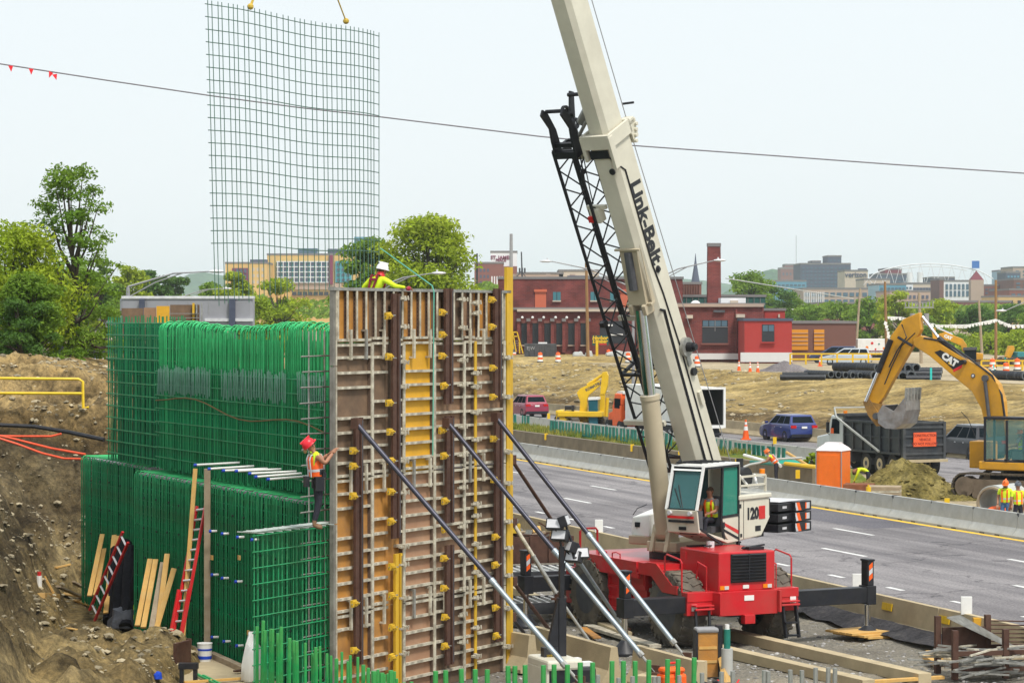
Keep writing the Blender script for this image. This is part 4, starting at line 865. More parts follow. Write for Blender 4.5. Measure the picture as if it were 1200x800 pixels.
# hydraulic hoses along the left face
b = MB(); b.tube([(9.4, .20, .44), (9.1, .33, .3), (8.9, .345, .12), (6.4, .345, .12), (5.6, .345, .02), (4.2, .345, -.05), (.2, .345, -.05)], .022, 6); b.tube([(5.3, .345, .30), (5.2, .35, .15), (4.6, .35, .18), (0.3, .35, .24)], .022, 6); b.tube([(5.3, .345, .34), (5.2, .35, .20), (4.6, .35, .22), (0.3, .35, .28)], .018, 6); bb(b, 'hose', M['black'], smooth=True)
b = MB(); b.cyl((4.0, .34, -.22), (4.0, .44, -.22), .24, 18); b.cyl((4.0, .44, -.22), (4.0, .60, -.22), .12, 12, m=1); b.cyl((4.0, .60, -.22), (4.0, .68, -.22), .08, 10, m=1); b.cyl((3.3, .34, -.26), (3.3, .42, -.26), .10, 10, m=1); b.bx((3.5, .335, -.3), (3.9, .37, -.15)); b.bx((2.4, .335, -.34), (2.75, .40, -.2), 2); bb(b, 'hose_reel', [M['steel'], M['black'], M['cranec']], smooth=True)
# hoist rope on the back of the boom
b = MB(); b.cyl((-.2, .1, -1.1), (9.9, .16, -.72), .012, 5); b.cyl((9.9, .16, -.72), (34.6, .05, -.55), .012, 5); bb(b, 'hoist_rope', M['grey'])
text('boom_lettering', 'Link-Belt', .60, M['black'], cr, ST @ BT @ frame((7.45, .3335, -.10), (-1, 0, 0), (0, 0, -1)), .022, .003, .12)
# boom head and hoist line to the hook
b = MB(); b.bx((34.4, -.3, -.3), (35.1, .3, .5)); b.cyl((34.9, -.22, .45), (34.9, .22, .45), .28, 16); bb(b, 'boom_head', M['cranec'])
tipw = (ROOTM[cr.name] @ ST @ BT) @ V((34.9, 0, .72)); b = MB(); b.cyl(tipw, hook + V((0, 0, .95)), .012, 5); b.cyl(tipw + V((.12, 0, 0)), hook + V((.12, 0, .95)), .012, 5); b.build('hoist_rope', M['grey'], cr, world=True)
# lift cylinder
iT = (ST @ BT)
pu = iT @ V((5.45, 0, .62)); pl = ST @ V((.62, -.04, 2.55)); dv = pu - pl
b = MB(); b.cyl(pl, pl + dv * .615, .225, 24); b.cyl(pl + dv * .60, pl + dv * .62, .245, 24); b.cyl(pl - ST.to_3x3() @ V((0, .2, 0)), pl + ST.to_3x3() @ V((0, .2, 0)), .2, 14); b.build('lift_cylinder', M['cranet'], cr, smooth=True)
b = MB(); b.cyl(pl + dv * .62, pu, .15, 20); b.build('cylinder_rod', M['chrome'], cr, smooth=True)
# lattice jib stowed along the boom's right side
def jib():
    b = MB(); u0, u1 = .9, 9.6; pl_ = []
    def ch(u, i):
        s = 1.0 if u > 2 else 1.0
        cy = -.86 - .012 * u; cz = .16
        wy, wz = .31, .34
        return V((u, cy + (-wy if i in (0, 3) else wy), cz + (-wz if i in (0, 1) else wz)))
    for i in range(4): b.tube([ch(u0, i), ch(u1, i)], .045 if i in (2, 3) else .04, 6)
    n = 9
    for f in ((0, 1), (1, 2), (2, 3), (3, 0)):
        for k in range(n):
            ua = u0 + (u1 - u0) * k / n; ub = u0 + (u1 - u0) * (k + .5) / n; uc = u0 + (u1 - u0) * (k + 1) / n
            b.cyl(ch(ua, f[0]), ch(ub, f[1]), .020, 5); b.cyl(ch(ub, f[1]), ch(uc, f[0]), .020, 5)
    for u in (u0, 3.6, u1):
        for f in ((0, 1), (1, 2), (2, 3), (3, 0)): b.bar(ch(u, f[0]), ch(u, f[1]), .07, .07)
    return bb(b, 'lattice_jib', M['black'], smooth=True)
jb = jib()
def bj(bm, name, m, **k): bm.v = [(x, -.88 + (y + 1.03) * .78, z - .13) for x, y, z in bm.v]; return bb(bm, name, m, **k)
for sy in (-1.40, -.66):                                      # forked head: two curved prongs joined by open frames
    b = MB(); b.prism([(9.45, .60), (9.6, .45), (10.1, .45), (10.55, .58), (10.72, .72), (10.62, .84), (10.2, .66), (9.9, .72), (9.45, .74)], sy - .035, sy + .035); b.prism([(9.45, -.36), (9.9, -.34), (10.3, -.5), (10.6, -.62), (10.68, -.5), (10.3, -.3), (9.9, -.2), (9.45, -.2)], sy - .035, sy + .035); b.bx((9.45, sy - .035, -.3), (9.58, sy + .035, .7)); bj(b, 'jib_fork', M['black'])
b = MB(); b.bx((9.45, -1.40, -.36), (9.60, -.66, -.24)); b.bx((9.45, -1.40, .60), (9.62, -.66, .74)); b.bx((9.72, -1.40, .58), (9.82, -.66, .68)); bj(b, 'fork_crossbar', M['black'])
b = MB()
for k in range(3): b.annulus((10.0 + k * .22, -1.2 + k * .02, -.1 + k * .14), (10.0 + k * .22, -1.1 + k * .02, -.1 + k * .14), .14, .095, 14)
b.cyl((10.6, -1.45, .55), (10.6, -.7, .55), .05, 8); b.cyl((10.6, -1.45, -.45), (10.6, -.7, -.45), .05, 8); bj(b, 'sheaves', M['black'])
b = MB(); b.cyl((10.1, -.75, .1), (10.55, -.3, -.05), .12, 10); b.cyl((9.8, -.8, .3), (10.2, -.35, .25), .05, 8); bj(b, 'pin_cylinder', M['steel'], smooth=True)
b = MB(); b.bx((8.0, -.9, .28), (8.1, -.35, .36)); b.bx((7.7, -.75, .25), (8.05, -.5, .5)); b.bx((5.0, -.95, .25), (5.12, -.3, .33)); b.bx((9.3, -.75, .2), (9.45, -.33, .32)); b.bx((2.3, -1.4, .62), (2.42, -.2, .72)); bb(b, 'jib_bracket', M['cranec'])
b = MB(); b.bx((7.75, -.8, .5), (7.9, -.68, .56)); bb(b, 'red_cap', M['red'])
b = MB(); b.tube([(9.4, -.6, .3), (9.0, -.5, .5), (8.5, -.55, .5), (8.2, -.6, .45)], .015, 5); b.tube([(5.4, -.5, .4), (5.6, -.62, .6), (5.1, -.7, .5), (4.9, -.5, .45)], .015, 5); b.tube([(9.8, -.65, .3), (9.2, -.48, .62), (8.8, -.55, .6)], .02, 5); bb(b, 'jib_hose', M['black'])
b = MB(); b.cyl((9.1, -.55, .55), (9.1, -.5, .6), .07, 8); b.box((5.1, -1.15, .68), (.12, .12, .2)); bb(b, 'jib_hook', M['black'])
# ============================================================ VEHICLES AND DIGGERS
def lerp(a, b, t): return V(a).lerp(V(b), t)
tw = MB(); tw.loft([[V((r * math.cos(2 * math.pi * i / 20), y, r * math.sin(2 * math.pi * i / 20))) for i in range(20)] for y, r in ((-.11, .20), (-.11, .31), (-.08, .345), (.08, .345), (.11, .31), (.11, .2))], caps=False); car_tyre = tw.mesh('tyre', M['tyre'], True)
rw = MB(); rw.cyl((0, -.07, 0), (0, .07, 0), .215, 16)
for i in range(5): rw.box((.11 * math.cos(i * 1.2566), 0, .11 * math.sin(i * 1.2566)), (.2, .19, .05), mat=MX.Rotation(-i * 1.2566, 3, 'Y'))
rw.cyl((0, -.1, 0), (0, .1, 0), .06, 10); car_rim = rw.mesh('rim', M['silver'])
def car(name, label, cat_, paint, loc, yaw, L=4.5, W=1.82, H=1.62, belt=1.02, bonnet=1.05, kind='suv', group=None):
    root = thing(name, label, cat_, loc, yaw, group); h = L / 2; wy = W / 2      # +x is the nose
    b = MB(); xs = []
    lo = [(-h, .42), (-h + .03, .75), (-h + .10, belt - .04), (-h + .35, belt + .02), (.55, belt), (h - 1.0 + .1, belt - .05), (h - .15, belt - .22), (h, .62), (h - .02, .32), (h - .3, .22), (-h + .3, .24)]
    secs = []
    for y, k, dz in ((-wy, .97, -.03), (-wy * .96, 1, 0), (wy * .96, 1, 0), (wy, .97, -.03)):
        secs.append([V((x * k, y, (z + dz if z > .9 else z))) for x, z in lo])
    b.loft(secs); b.build('body', paint, root, smooth=True, bevel=.03)
    rb_, rf = (-h + (.45 if kind != 'van' else .12), .25); xb0, xb1 = -h + .12, h - 1.05
    if kind == 'pickup': rb_, xb0 = .0, -.25
    base = [V((xb0, -wy * .93, belt - .02)), V((xb1, -wy * .93, belt - .05)), V((xb1, wy * .93, belt - .05)), V((xb0, wy * .93, belt - .02))]
    top = [V((rb_, -wy * .72, H)), V((rf, -wy * .72, H)), V((rf, wy * .72, H)), V((rb_, wy * .72, H))]
    g = MB(); g.add(base + top, [(0, 1, 5, 4), (1, 2, 6, 5), (2, 3, 7, 6), (3, 0, 4, 7), (4, 5, 6, 7)]); g.build('cabin', paint, root, bevel=.05)
    def pane(i, j, u0, u1, v0=.14, v1=.86, nm='window'):
        def pt(u, v): return lerp(lerp(base[i], base[j], u), lerp(top[i], top[j], u), v)
        q = [pt(u0, v0), pt(u1, v0), pt(u1, v1), pt(u0, v1)]; n = (q[1] - q[0]).cross(q[3] - q[0]).normalized()
        w_ = MB(); w_.quad(*[p + n * .008 for p in q]); w_.build(nm, M['glassd'], root)
    for (i, j) in ((0, 1), (2, 3)):
        if kind == 'van': pane(i, j, *((.62, .93) if i == 0 else (.07, .38)), .2, .8)
        else:
            for u0, u1 in ((.05, .30), (.33, .60), (.63, .93)): pane(i, j, *((u0, u1) if i == 0 else (1 - u1, 1 - u0)), .12, .84)
    pane(1, 2, .06, .94, .1, .9, 'windshield'); pane(3, 0, .08, .92, .22, .82, 'rear_window')
    for x in (-h + .82, h - .88):
        for sy in (-1, 1):
            t = put('wheel', car_tyre, root, (x, sy * (wy - .10), .345), (0, 0, 0)); put('rim', car_rim, t)
            a = MB(); a.cyl((x, sy * (wy - .2), .36), (x, sy * (wy - .003), .36), .40, 18); a.build('wheel_arch', M['blackp'], root)
    for sy in (-1, 1):
        l = MB(); l.box((-h + .09, sy * (wy - .24), belt - .12), (.14, .34, .16)); l.build('tail_light', M['redl'], root)
        l = MB(); l.box((h - .12, sy * (wy - .28), .74), (.18, .32, .12)); l.build('headlight', M['silver'], root)
        l = MB(); l.box((xb1 - .2, sy * (wy + .07), belt + .06), (.1, .18, .12)); l.build('mirror', paint, root)
        l = MB(); l.bx((-.1, sy * wy - .006, belt - .2), (.06, sy * wy + .006, belt - .165)); l.bx((-1.0, sy * wy - .006, belt - .2), (-.84, sy * wy + .006, belt - .165)); l.build('door_handle', M['silver'], root)
    l = MB(); l.box((-h - .0, 0, belt - .16), (.03, .34, .12)); l.build('number_plate', M['white'], root)
    l = MB(); l.bx((-h - .03, -wy * .9, .30), (-h + .12, wy * .9, .47)); l.bx((h - .1, -wy * .9, .25), (h + .03, wy * .9, .45)); l.build('bumper', M['blackp'], root)
    return root
def paint(nm, c): return mat(nm, c, .3, .1, .05, 2, coat=.6, dirt=(tuple(x * .7 + .05 for x in c), .25))
def onroad(px, py, z=0.): p = GZ(px, py, z); return p
car('suv', 'dark red SUV driving away past the yellow post of the form', 'car', paint('maroon', (.24, .008, .04)), GZ(618, 488), HYAW)
car('suv', 'dark blue hatchback SUV on the far road, right of the white trailer', 'car', paint('blue', (.012, .03, .17)), GZ(924, 516), HYAW, H=1.58)
car('suv', 'black SUV half hidden behind the dump truck and digger', 'car', paint('black_car', (.012, .014, .02)), GZ(1137, 536), HYAW, H=1.75, L=4.9)
car('pickup', 'white pickup truck on the distant road at far left, before the bridge', 'car', paint('white_car', (.7, .7, .7)), GZ(113, 428), HYAW + math.pi, H=1.8, L=5.2, kind='pickup')
# ---- white box trailer with its open rear
HF = HD; tl = thing('box_trailer', 'white box trailer with its rear open, standing on the far road behind the crane boom', 'truck', Q(58.6, SQ(826, 58.6), 0), HYAW)
LB, WB, HB = 9.6, 2.5, 3.22; zb0 = 1.0
b = MB(); b.bx((0, WB / 2 - .04, zb0), (LB, WB / 2, HB)); b.bx((0, -WB / 2, zb0), (LB, -WB / 2 + .04, HB)); b.bx((0, -WB / 2 + .04, HB - .04), (LB, WB / 2 - .04, HB)); b.bx((LB - .05, -WB / 2 + .04, zb0), (LB, WB / 2 - .04, HB - .04)); b.build('box_wall', M['white'], tl)
b = MB(); b.bx((0.05, -WB / 2 + .04, zb0), (LB - .05, WB / 2 - .04, zb0 + .08)); b.bx((.1, -WB / 2 + .041, zb0 + .08), (LB - .1, -WB / 2 + .06, HB - .05)); b.bx((.1, WB / 2 - .06, zb0 + .08), (LB - .1, WB / 2 - .041, HB - .05)); b.bx((.1, -1.1, HB - .08), (LB, 1.1, HB - .042)); b.bx((LB - .12, -1.1, zb0), (LB - .06, 1.1, HB - .1)); b.build('dark_interior', mat('trailer_inside', (.03, .028, .026), .9), tl)
b = MB()
for k in range(7): b.bx((.4 + k, WB / 2 - .08, zb0), (.46 + k, WB / 2 - .06, HB - .1)); 
for k in range(4): b.bx((.3, WB / 2 - .09, zb0 + .4 + k * .45), (8, WB / 2 - .07, zb0 + .45 + k * .45))
b.build('inner_slat', M['dgrey'], tl)
b = MB(); b.bx((-.06, WB / 2 - .1, zb0 - .1), (.06, WB / 2 + .03, HB + .03)); b.bx((-.06, -WB / 2 - .03, zb0 - .1), (.06, -WB / 2 + .1, HB + .03)); b.bx((-.06, -WB / 2 + .1, HB - .1), (.06, WB / 2 - .1, HB + .03)); b.bx((-.06, -WB / 2 + .1, zb0 - .12), (.06, WB / 2 - .1, zb0 + .06)); b.build('rear_frame', M['white'], tl)
b = MB(); b.bx((.1, -.5, .6), (LB, .5, .98)); b.bx((-.05, -1.0, .45), (.1, 1.0, .6)); b.build('underframe', M['black'], tl)
b = MB(); b.box((1.4, -.3, 1.45), (.9, .6, .5)); b.cyl((.8, -.2, 1.4), (.8, .2, 1.4), .32, 12); b.box((2.2, .2, 1.6), (.8, .5, .7)); b.box((1.2, .5, 1.3), (.3, .3, .45), m=1); b.build('cargo', [M['dgrey'], M['red']], tl)
for x in (1.2, 2.4):
    for y in (-1.05, 1.05): b = MB(); b.cyl((x, y - .18, .5), (x, y + .18, .5), .5, 18); b.cyl((x, y - .19, .5), (x, y + .19, .5), .25, 12, m=1); b.build('wheel', [M['tyre'], M['grey']], tl)
tc_ = thing('tractor_cab', 'orange truck cab in front of the white trailer, beside the small digger', 'truck', Q(58.4, SQ(826, 58.6) + LB + .5, 0), HYAW)
b = MB(); b.bx((0, -1.15, .6), (1.5, 1.15, 1.9)); b.prism([(0, 1.9), (1.5, 1.9), (1.2, 2.6), (.1, 2.6)], -1.1, 1.1); b.build('cab', M['orange'], tc_, bevel=.06)
b = MB(); b.bx((.2, 1.1, 1.7), (1.1, 1.16, 2.3)); b.bx((-.02, -.9, 1.6), (.0, .9, 2.3)); b.build('window', M['glassd'], tc_)
b = MB(); b.prism([(1.5, .7), (2.9, .7), (2.85, 1.35), (1.5, 1.6)], -.9, .9); b.build('hood', M['orange'], tc_, bevel=.06)
b = MB(); b.prism([(0, 2.6), (1.2, 2.6), (.9, 2.75), (0, 2.75)], -1.0, 1.0); b.build('roof', M['white'], tc_)
for x in (.2, 2.3):
    for y in (-1.0, 1.0): b = MB(); b.cyl((x, y - .17, .48), (x, y + .17, .48), .48, 18); b.cyl((x, y - .18, .48), (x, y + .18, .48), .22, 12, m=1); b.build('wheel', [M['tyre'], M['grey']], tc_)
# ---- dump truck
tail = P(1082, 520, 121); dk = thing('dump_truck', 'black-bodied dump truck with white cab and orange sign on its tailgate', 'truck', V((tail.x, tail.y, 0)), HYAW + rad(7)); dk.scale = (.87, 1, 1)
body = mat('dump_black', (.028, .033, .04), .5, .1, .3, 2, dirt=((.13, .12, .11), .6)); W2 = 1.16
b = MB(); b.bx((.1, -W2 + .05, 1.0), (5.6, W2 - .05, 1.12)); b.bx((.1, W2 - .05, 1.0), (5.6, W2, 2.42)); b.bx((.1, -W2, 1.0), (5.6, -W2 + .05, 2.42)); b.bx((5.5, -W2 + .05, 1.12), (5.6, W2 - .05, 2.75)); b.bx((5.3, -W2, 2.62), (6.6, W2, 2.72)); b.build('dump_body', body, dk)
b = MB()
for k in range(7):
    for sy in (-1, 1): b.bx((.15 + k * .88, sy * W2, 1.05), (.25 + k * .88, sy * (W2 + .09), 2.4))
for sy in (-1, 1): b.bx((.1, sy * W2, 2.36), (5.6, sy * (W2 + .11), 2.47)); b.bx((.1, sy * W2, 1.0), (5.6, sy * (W2 + .11), 1.1)); b.bx((.1, sy * W2, 1.72), (5.6, sy * (W2 + .06), 1.79))
b.build('body_rib', body, dk)
b = MB(); b.bx((-.05, -W2, .80), (.10, W2, 2.5)); 
b.build('tailgate', body, dk)
b = MB()
for z in (1.05, 1.45, 1.85, 2.25, 2.46): b.bx((-.11, -W2, z - .05), (-.05, W2, z + .04))
for y in (-W2 + .06, W2 - .06): b.bx((-.13, y - .07, .8), (-.05, y + .07, 2.5))
b.build('tailgate_rib', mat('tailgate_rib_mat', (.05, .056, .062), .5, .1, .3, 2, dirt=((.15, .14, .13), .5)), dk)
b = MB(); b.bx((-.25, -W2 - .05, .66), (.0, W2 + .05, .78)); b.build('tail_bar', M['conct'], dk)
b = MB(); b.bx((-.15, -.62, 1.38), (-.125, .62, 2.02)); sg = b.build('warning_sign', mat('sign_orange', (.78, .11, .03), .6, 0, .1, 3, dirt=((.5, .12, .06), .5)), dk)
for k, s_ in enumerate(('CONSTRUCTION', 'VEHICLE', 'DO NOT FOLLOW')): text('sign_lettering', s_, .165, mat('sign_ink', (.22, .02, .01), .7) if k == 0 else bpy.data.materials['sign_ink'], dk, frame((-.156, 0, 1.88 - k * .19), (0, -1, 0), (0, 0, 1)), .003, .002)
cabw = mat('truck_white', (.62, .66, .68), .45, 0, .1, 2, dirt=((.35, .33, .3), .5))
b = MB(); b.prism([(6.0, .9), (7.5, .9), (7.5, 2.0), (7.2, 2.62), (6.0, 2.62)], -1.0, 1.0); b.prism([(7.5, .85), (9.0, .85), (8.95, 1.55), (7.5, 1.75)], -.85, .85); b.build('cab', cabw, dk, bevel=.06)
b = MB(); b.prism([(6.35, 1.75), (7.25, 1.75), (7.05, 2.45), (6.35, 2.45)], 1.0, 1.012); b.bx((5.995, -.8, 1.9), (5.998, .8, 2.5)); b.build('window', M['glassd'], dk)
b = MB(); b.tube([(6.9, 1.25, 1.7), (6.9, 1.35, 1.75), (6.9, 1.35, 2.4), (6.9, 1.2, 2.45)], .02, 5); b.bx((6.85, 1.28, 1.8), (6.95, 1.42, 2.3)); b.build('mirror', M['black'], dk)
b = MB(); b.cyl((6.3, .7, 2.62), (6.3, .7, 2.85), .10, 10); b.build('beacon', M['amber'], dk)
b = MB(); b.bx((6.9, 1.02, 1.75), (7.2, 1.03, 2.0)); b.build('orange_flag', M['orange'], dk)
b = MB(); b.bar((1.9, W2 + .16, 1.1), (6.1, W2 + .16, 2.55), .08, .08); b.bar((6.1, W2 + .16, 2.55), (6.3, W2 + .16, 3.0), .07, .07); b.bar((6.3, W2 + .16, 3.0), (6.3, -W2 - .16, 3.0), .06, .06); b.build('tarp_arm', M['conc'], dk)
b = MB(); b.bx((.3, -.5, .6), (8.8, .5, .95)); b.bx((2.9, .9, .45), (3.8, 1.15, .75)); b.bx((4.9, .6, .5), (5.8, 1.15, .95)); b.build('chassis', M['dgrey'], dk)
b = MB(); b.bx((.0, .6, .55), (.05, 1.1, .66)); b.build('tail_light', M['redl'], dk)
for x in (.9, 2.1, 3.4, 8.1):
    for y in (-.98, .98):
        b = MB(); b.cyl((x, y - .19, .5), (x, y + .19, .5), .5, 20); b.cyl((x, y - .195, .5), (x, y + .195, .5), .28, 14, m=1); b.cyl((x, y - .20, .5), (x, y + .20, .5), .12, 10, m=2); b.build('wheel', [M['tyre'], M['conct'], M['dgrey']], dk)
# ---- tracked diggers in a vertical working plane
class Plane:
    def __init__(s, o, F): s.o = V(o); s.F = V(F).normalized(); s.n = V((-s.F.y, s.F.x, 0)); s.yaw = math.atan2(s.F.y, s.F.x)
    def __call__(s, px, py, off=0.): p = PL(px, py, s.o + s.n * off, s.n) - s.o; return (p.dot(s.F), p.z)
def tracks(root, F2, L, W, G, h, yaw0, m=None):                # undercarriage turned to yaw F2 inside root
    T = MX.Rotation(F2 - yaw0, 4, 'Z')
    for sy in (-1, 1):
        b = MB(); r = h / 2; n = 12; path = []
        for i in range(n + 1): a = math.pi / 2 - math.pi * i / n; path.append((L / 2 - r + r * math.cos(a), r + r * math.sin(a)))
        for i in range(n + 1): a = -math.pi / 2 - math.pi * i / n; path.append((-L / 2 + r + r * math.cos(a), r + r * math.sin(a)))
        path.append(path[0]); tot = sum(math.dist(path[i], path[i + 1]) for i in range(len(path) - 1)); N = 44; d = 0; k = 0
        y0, y1 = sy * G / 2 - W / 2, sy * G / 2 + W / 2
        for i in range(N):
            tgt = tot * (i + .5) / N; acc = 0
            for j in range(len(path) - 1):
                sl_ = math.dist(path[j], path[j + 1])
                if acc + sl_ >= tgt:
                    f = (tgt - acc) / sl_; x = path[j][0] + (path[j + 1][0] - path[j][0]) * f; z = path[j][1] + (path[j + 1][1] - path[j][1]) * f
                    a = math.atan2(path[j + 1][1] - path[j][1], path[j + 1][0] - path[j][0]); b.box((x, (y0 + y1) / 2, z), (tot / N * .86, W, .07), mat=MX.Rotation(-a, 3, 'Y')); break
                acc += sl_
        b.xf(T); b.build('track', mat('track_steel', (.06, .05, .04), .7, .2, .4, 5, dirt=((.17, .13, .08), .8)) if 'track_steel' not in bpy.data.materials else bpy.data.materials['track_steel'], root)
        b = MB(); b.bx((-L / 2 + r, y0 + .08, h * .25), (L / 2 - r, y1 - .04, h * .80))
        for i in range(8): b.cyl((-L / 2 + r + i * (L - 2 * r) / 7, y0 + .05, h * .2), (-L / 2 + r + i * (L - 2 * r) / 7, y1 - .02, h * .2), h * .13, 10)
        for x in (-L / 2 + r, L / 2 - r): b.cyl((x, y0 + .06, r), (x, y1 - .02, r), r * .78, 14)
        b.xf(T); b.build('track_frame', mat('track_frame_brown', (.16, .12, .085), .8, 0, .3, 3, dirt=((.09, .07, .05), .7)) if 'track_frame_brown' not in bpy.data.materials else bpy.data.materials['track_frame_brown'], root)
SP = P(1195, 578, 106); SP.z = .0
pl_ = Plane(SP, (-.84, .543, 0)); cx = thing('tracked_digger', 'big yellow tracked digger holding its grey bucket over the black dump truck', 'digger', SP, pl_.yaw)
tracks(cx, math.atan2(.56, -.83), 4.4, .7, 2.6, 1.05, pl_.yaw)
b = MB(); b.cyl((0, 0, 1.0), (0, 0, 1.2), .75, 20); b.bx((-.9, -.9, .45), (.9, .9, 1.0)); b.build('swing_base', M['black'], cx)
b = MB(); b.bx((-2.9, -1.35, 1.2), (1.2, 1.35, 1.55)); b.bx((-2.95, -1.35, 1.5), (-1.6, 1.35, 2.6)); b.bx((-1.6, -1.35, 1.5), (.3, -.5, 2.4)); b.build('house', M['cat'], cx, bevel=.05)
b = MB(); b.bx((1.45, -1.25, 1.15), (2.35, -.4, 2.25)); b.build('side_box', M['cat'], cx, bevel=.05)
b = MB(); cyl0, cyl1 = .38, 1.34
for p, q in (((1.28, cyl0, 1.55), (1.28, cyl0, 3.25)), ((1.28, cyl1, 1.55), (1.28, cyl1, 3.25)), ((-.45, cyl0, 1.55), (-.45, cyl0, 3.25)), ((-.45, cyl1, 1.55), (-.45, cyl1, 3.25)), ((.35, cyl1, 1.55), (.35, cyl1, 3.2))): b.bar(p, q, .09, .09, (1, 0, 0))
b.bx((-.5, cyl0 - .04, 3.22), (1.34, cyl1 + .04, 3.32)); b.bx((-.48, cyl0, 1.5), (1.3, cyl1, 1.58)); o = b.build('cab_frame', M['blackp'], cx, bevel=.02); o.location.x = -.35
b = MB(); b.quad((1.27, cyl0 + .05, 1.6), (1.27, cyl1 - .05, 1.6), (1.27, cyl1 - .05, 3.2), (1.27, cyl0 + .05, 3.2)); b.quad((.4, cyl1, 1.65), (1.23, cyl1, 1.65), (1.23, cyl1, 3.2), (.4, cyl1, 3.2)); b.quad((-.4, cyl1, 1.65), (.3, cyl1, 1.65), (.3, cyl1, 3.2), (-.4, cyl1, 3.2)); b.quad((-.4, cyl0, 2.2), (1.23, cyl0, 2.2), (1.23, cyl0, 3.2), (-.4, cyl0, 3.2)); o = b.build('cab_window', M['glassc'], cx); o.location.x = -.35
b = MB(); b.bx((-.3, .6, 1.6), (.25, 1.1, 1.95)); b.bx((-.35, .6, 1.9), (-.2, 1.1, 2.7)); o = b.build('seat', M['dgrey'], cx); o.location.x = -.35
b = MB(); b.tube([(1.3, 1.4, 2.5), (1.6, 1.45, 3.2), (1.9, 1.45, 3.5)], .015, 5); b.build('mirror_arm', M['black'], cx)
def pprism(bm, pts, y0, y1, m=None, off=0.): bm.prism([pl_(x, y, off) for x, y in pts], y0, y1, m=m)
by = 0.0
b = MB(); pprism(b, [(1072, 398), (1081, 393), (1100, 400), (1132, 420), (1155, 432), (1172, 450), (1178, 470), (1180, 510), (1160, 512), (1152, 478), (1141, 458), (1120, 441), (1092, 417), (1073, 405)], -.22, .22); b.build('boom', M['cat'], cx, bevel=.03)
b = MB(); pprism(b, [(1060, 374), (1079, 366), (1081, 386), (1073, 402), (1051, 440), (1037, 466), (1024, 482), (1014, 474), (1030, 436), (1046, 393)], -.16, .16); b.build('stick', M['cat'], cx, bevel=.03)
def p3(px, py, y): x, z = pl_(px, py); return (x, y, z)
b = MB(); b.cyl(p3(1133, 424, .0), p3(1100, 396, .0), .12, 12); b.cyl(p3(1133, 424, .5), p3(1133, 424, -.5), .1, 10); b.build('stick_cylinder', M['black'], cx, smooth=True)
b = MB(); b.cyl(p3(1100, 396, 0), p3(1081, 371, 0), .065, 10); b.build('stick_rod', M['chrome'], cx, smooth=True)
b = MB(); b.cyl(p3(1047, 398, .26), p3(1032, 436, .26), .12, 12); b.cyl(p3(1056, 395, .3), p3(1073, 405, .34), .06, 8); b.build('bucket_cylinder', M['black'], cx, smooth=True)
b = MB(); b.cyl(p3(1032, 436, .26), p3(1018, 470, .26), .075, 10); b.build('bucket_rod', M['chrome'], cx, smooth=True)
b = MB()
for y in (.32, -.32): b.cyl(p3(1158, 447, y), p3(1163, 492, y), .075, 10); b.cyl(p3(1158, 443, y - .06), p3(1158, 443, y + .06), .14, 10)
b.build('boom_cylinder', M['dgrey'], cx, smooth=True)
b = MB(); b.tube([p3(1085, 396, .2), p3(1110, 400, .2), p3(1140, 421, .2), p3(1165, 440, .2), p3(1176, 462, .2), p3(1180, 490, .2)], .045, 6); b.tube([p3(1060, 380, .27), p3(1066, 395, .3), p3(1055, 410, .28), p3(1045, 430, .27)], .03, 6); b.tube([p3(1076, 390, .3), p3(1060, 405, .28), p3(1048, 430, .28), p3(1040, 450, .28)], .025, 6); b.build('hydraulic_hose', M['black'], cx)
b = MB(); b.cyl(p3(1143, 440, .22), p3(1143, 440, .25), .09, 12); b.cyl(p3(1143, 440, .25), p3(1143, 440, .26), .05, 10, m=1); b.build('boom_pin', [M['dgrey'], M['silver']], cx)
b = MB(); pprism(b, [(1014, 470), (1022, 468), (1034, 486), (1040, 497), (1030, 499), (1020, 486)], -.25, .25); pprism(b, [(1020, 470), (1037, 474), (1043, 490), (1036, 500), (1024, 485)], -.2, .2); b.cyl(p3(1031, 487, -.42), p3(1031, 487, .42), .14, 12, m=1); b.build('bucket_linkage', [mat('dirty_yellow', (.33, .17, .03), .6, 0, .4, 4, dirt=((.12, .08, .04), .8)), M['dgrey']], cx)
# bucket: scooped shell open to the top, with five teeth
bkm = mat('bucket_steel', (.30, .30, .31), .4, .5, .3, 2.5, dirt=((.22, .13, .05), .6))
BP = ((1043, 474), (1037, 484), (1038, 495), (1046, 501), (1058, 502), (1066, 496), (1070, 480), (1070, 462))
sh = [pl_(*p) for p in BP]; cxm = sum(p[0] for p in sh) / 8; czm = sum(p[1] for p in sh) / 8
b = MB()
for i in range(len(sh) - 1):
    (xa, za), (xb, zb_) = sh[i], sh[i + 1]; k = .93; q = lambda x, z: (cxm + (x - cxm) * k, czm + (z - czm) * k + .02)
    b.loft([[V((xa, -.7, za)), V((xb, -.7, zb_)), V((*q(xb, zb_)[:1], -.7, q(xb, zb_)[1])), V((q(xa, za)[0], -.7, q(xa, za)[1]))], [V((xa, .7, za)), V((xb, .7, zb_)), V((q(xb, zb_)[0], .7, q(xb, zb_)[1])), V((q(xa, za)[0], .7, q(xa, za)[1]))]])
b.build('bucket_shell', bkm, cx)
for y in (-.73, .69): b = MB(); b.prism([pl_(*p) for p in BP[:-1]] + [pl_(1068, 466), pl_(1056, 481)], y, y + .045); b.build('bucket_side', bkm, cx)
for k in range(5):
    b = MB(); y = -.62 + k * .31; x0_, z0_ = pl_(1069.5, 468); x1_, z1_ = pl_(1070.5, 454); b.bar((x0_, y, z0_), (x1_, y, z1_), .13, .10, (0, 1, 0)); b.build('bucket_tooth', M['steel'], cx)
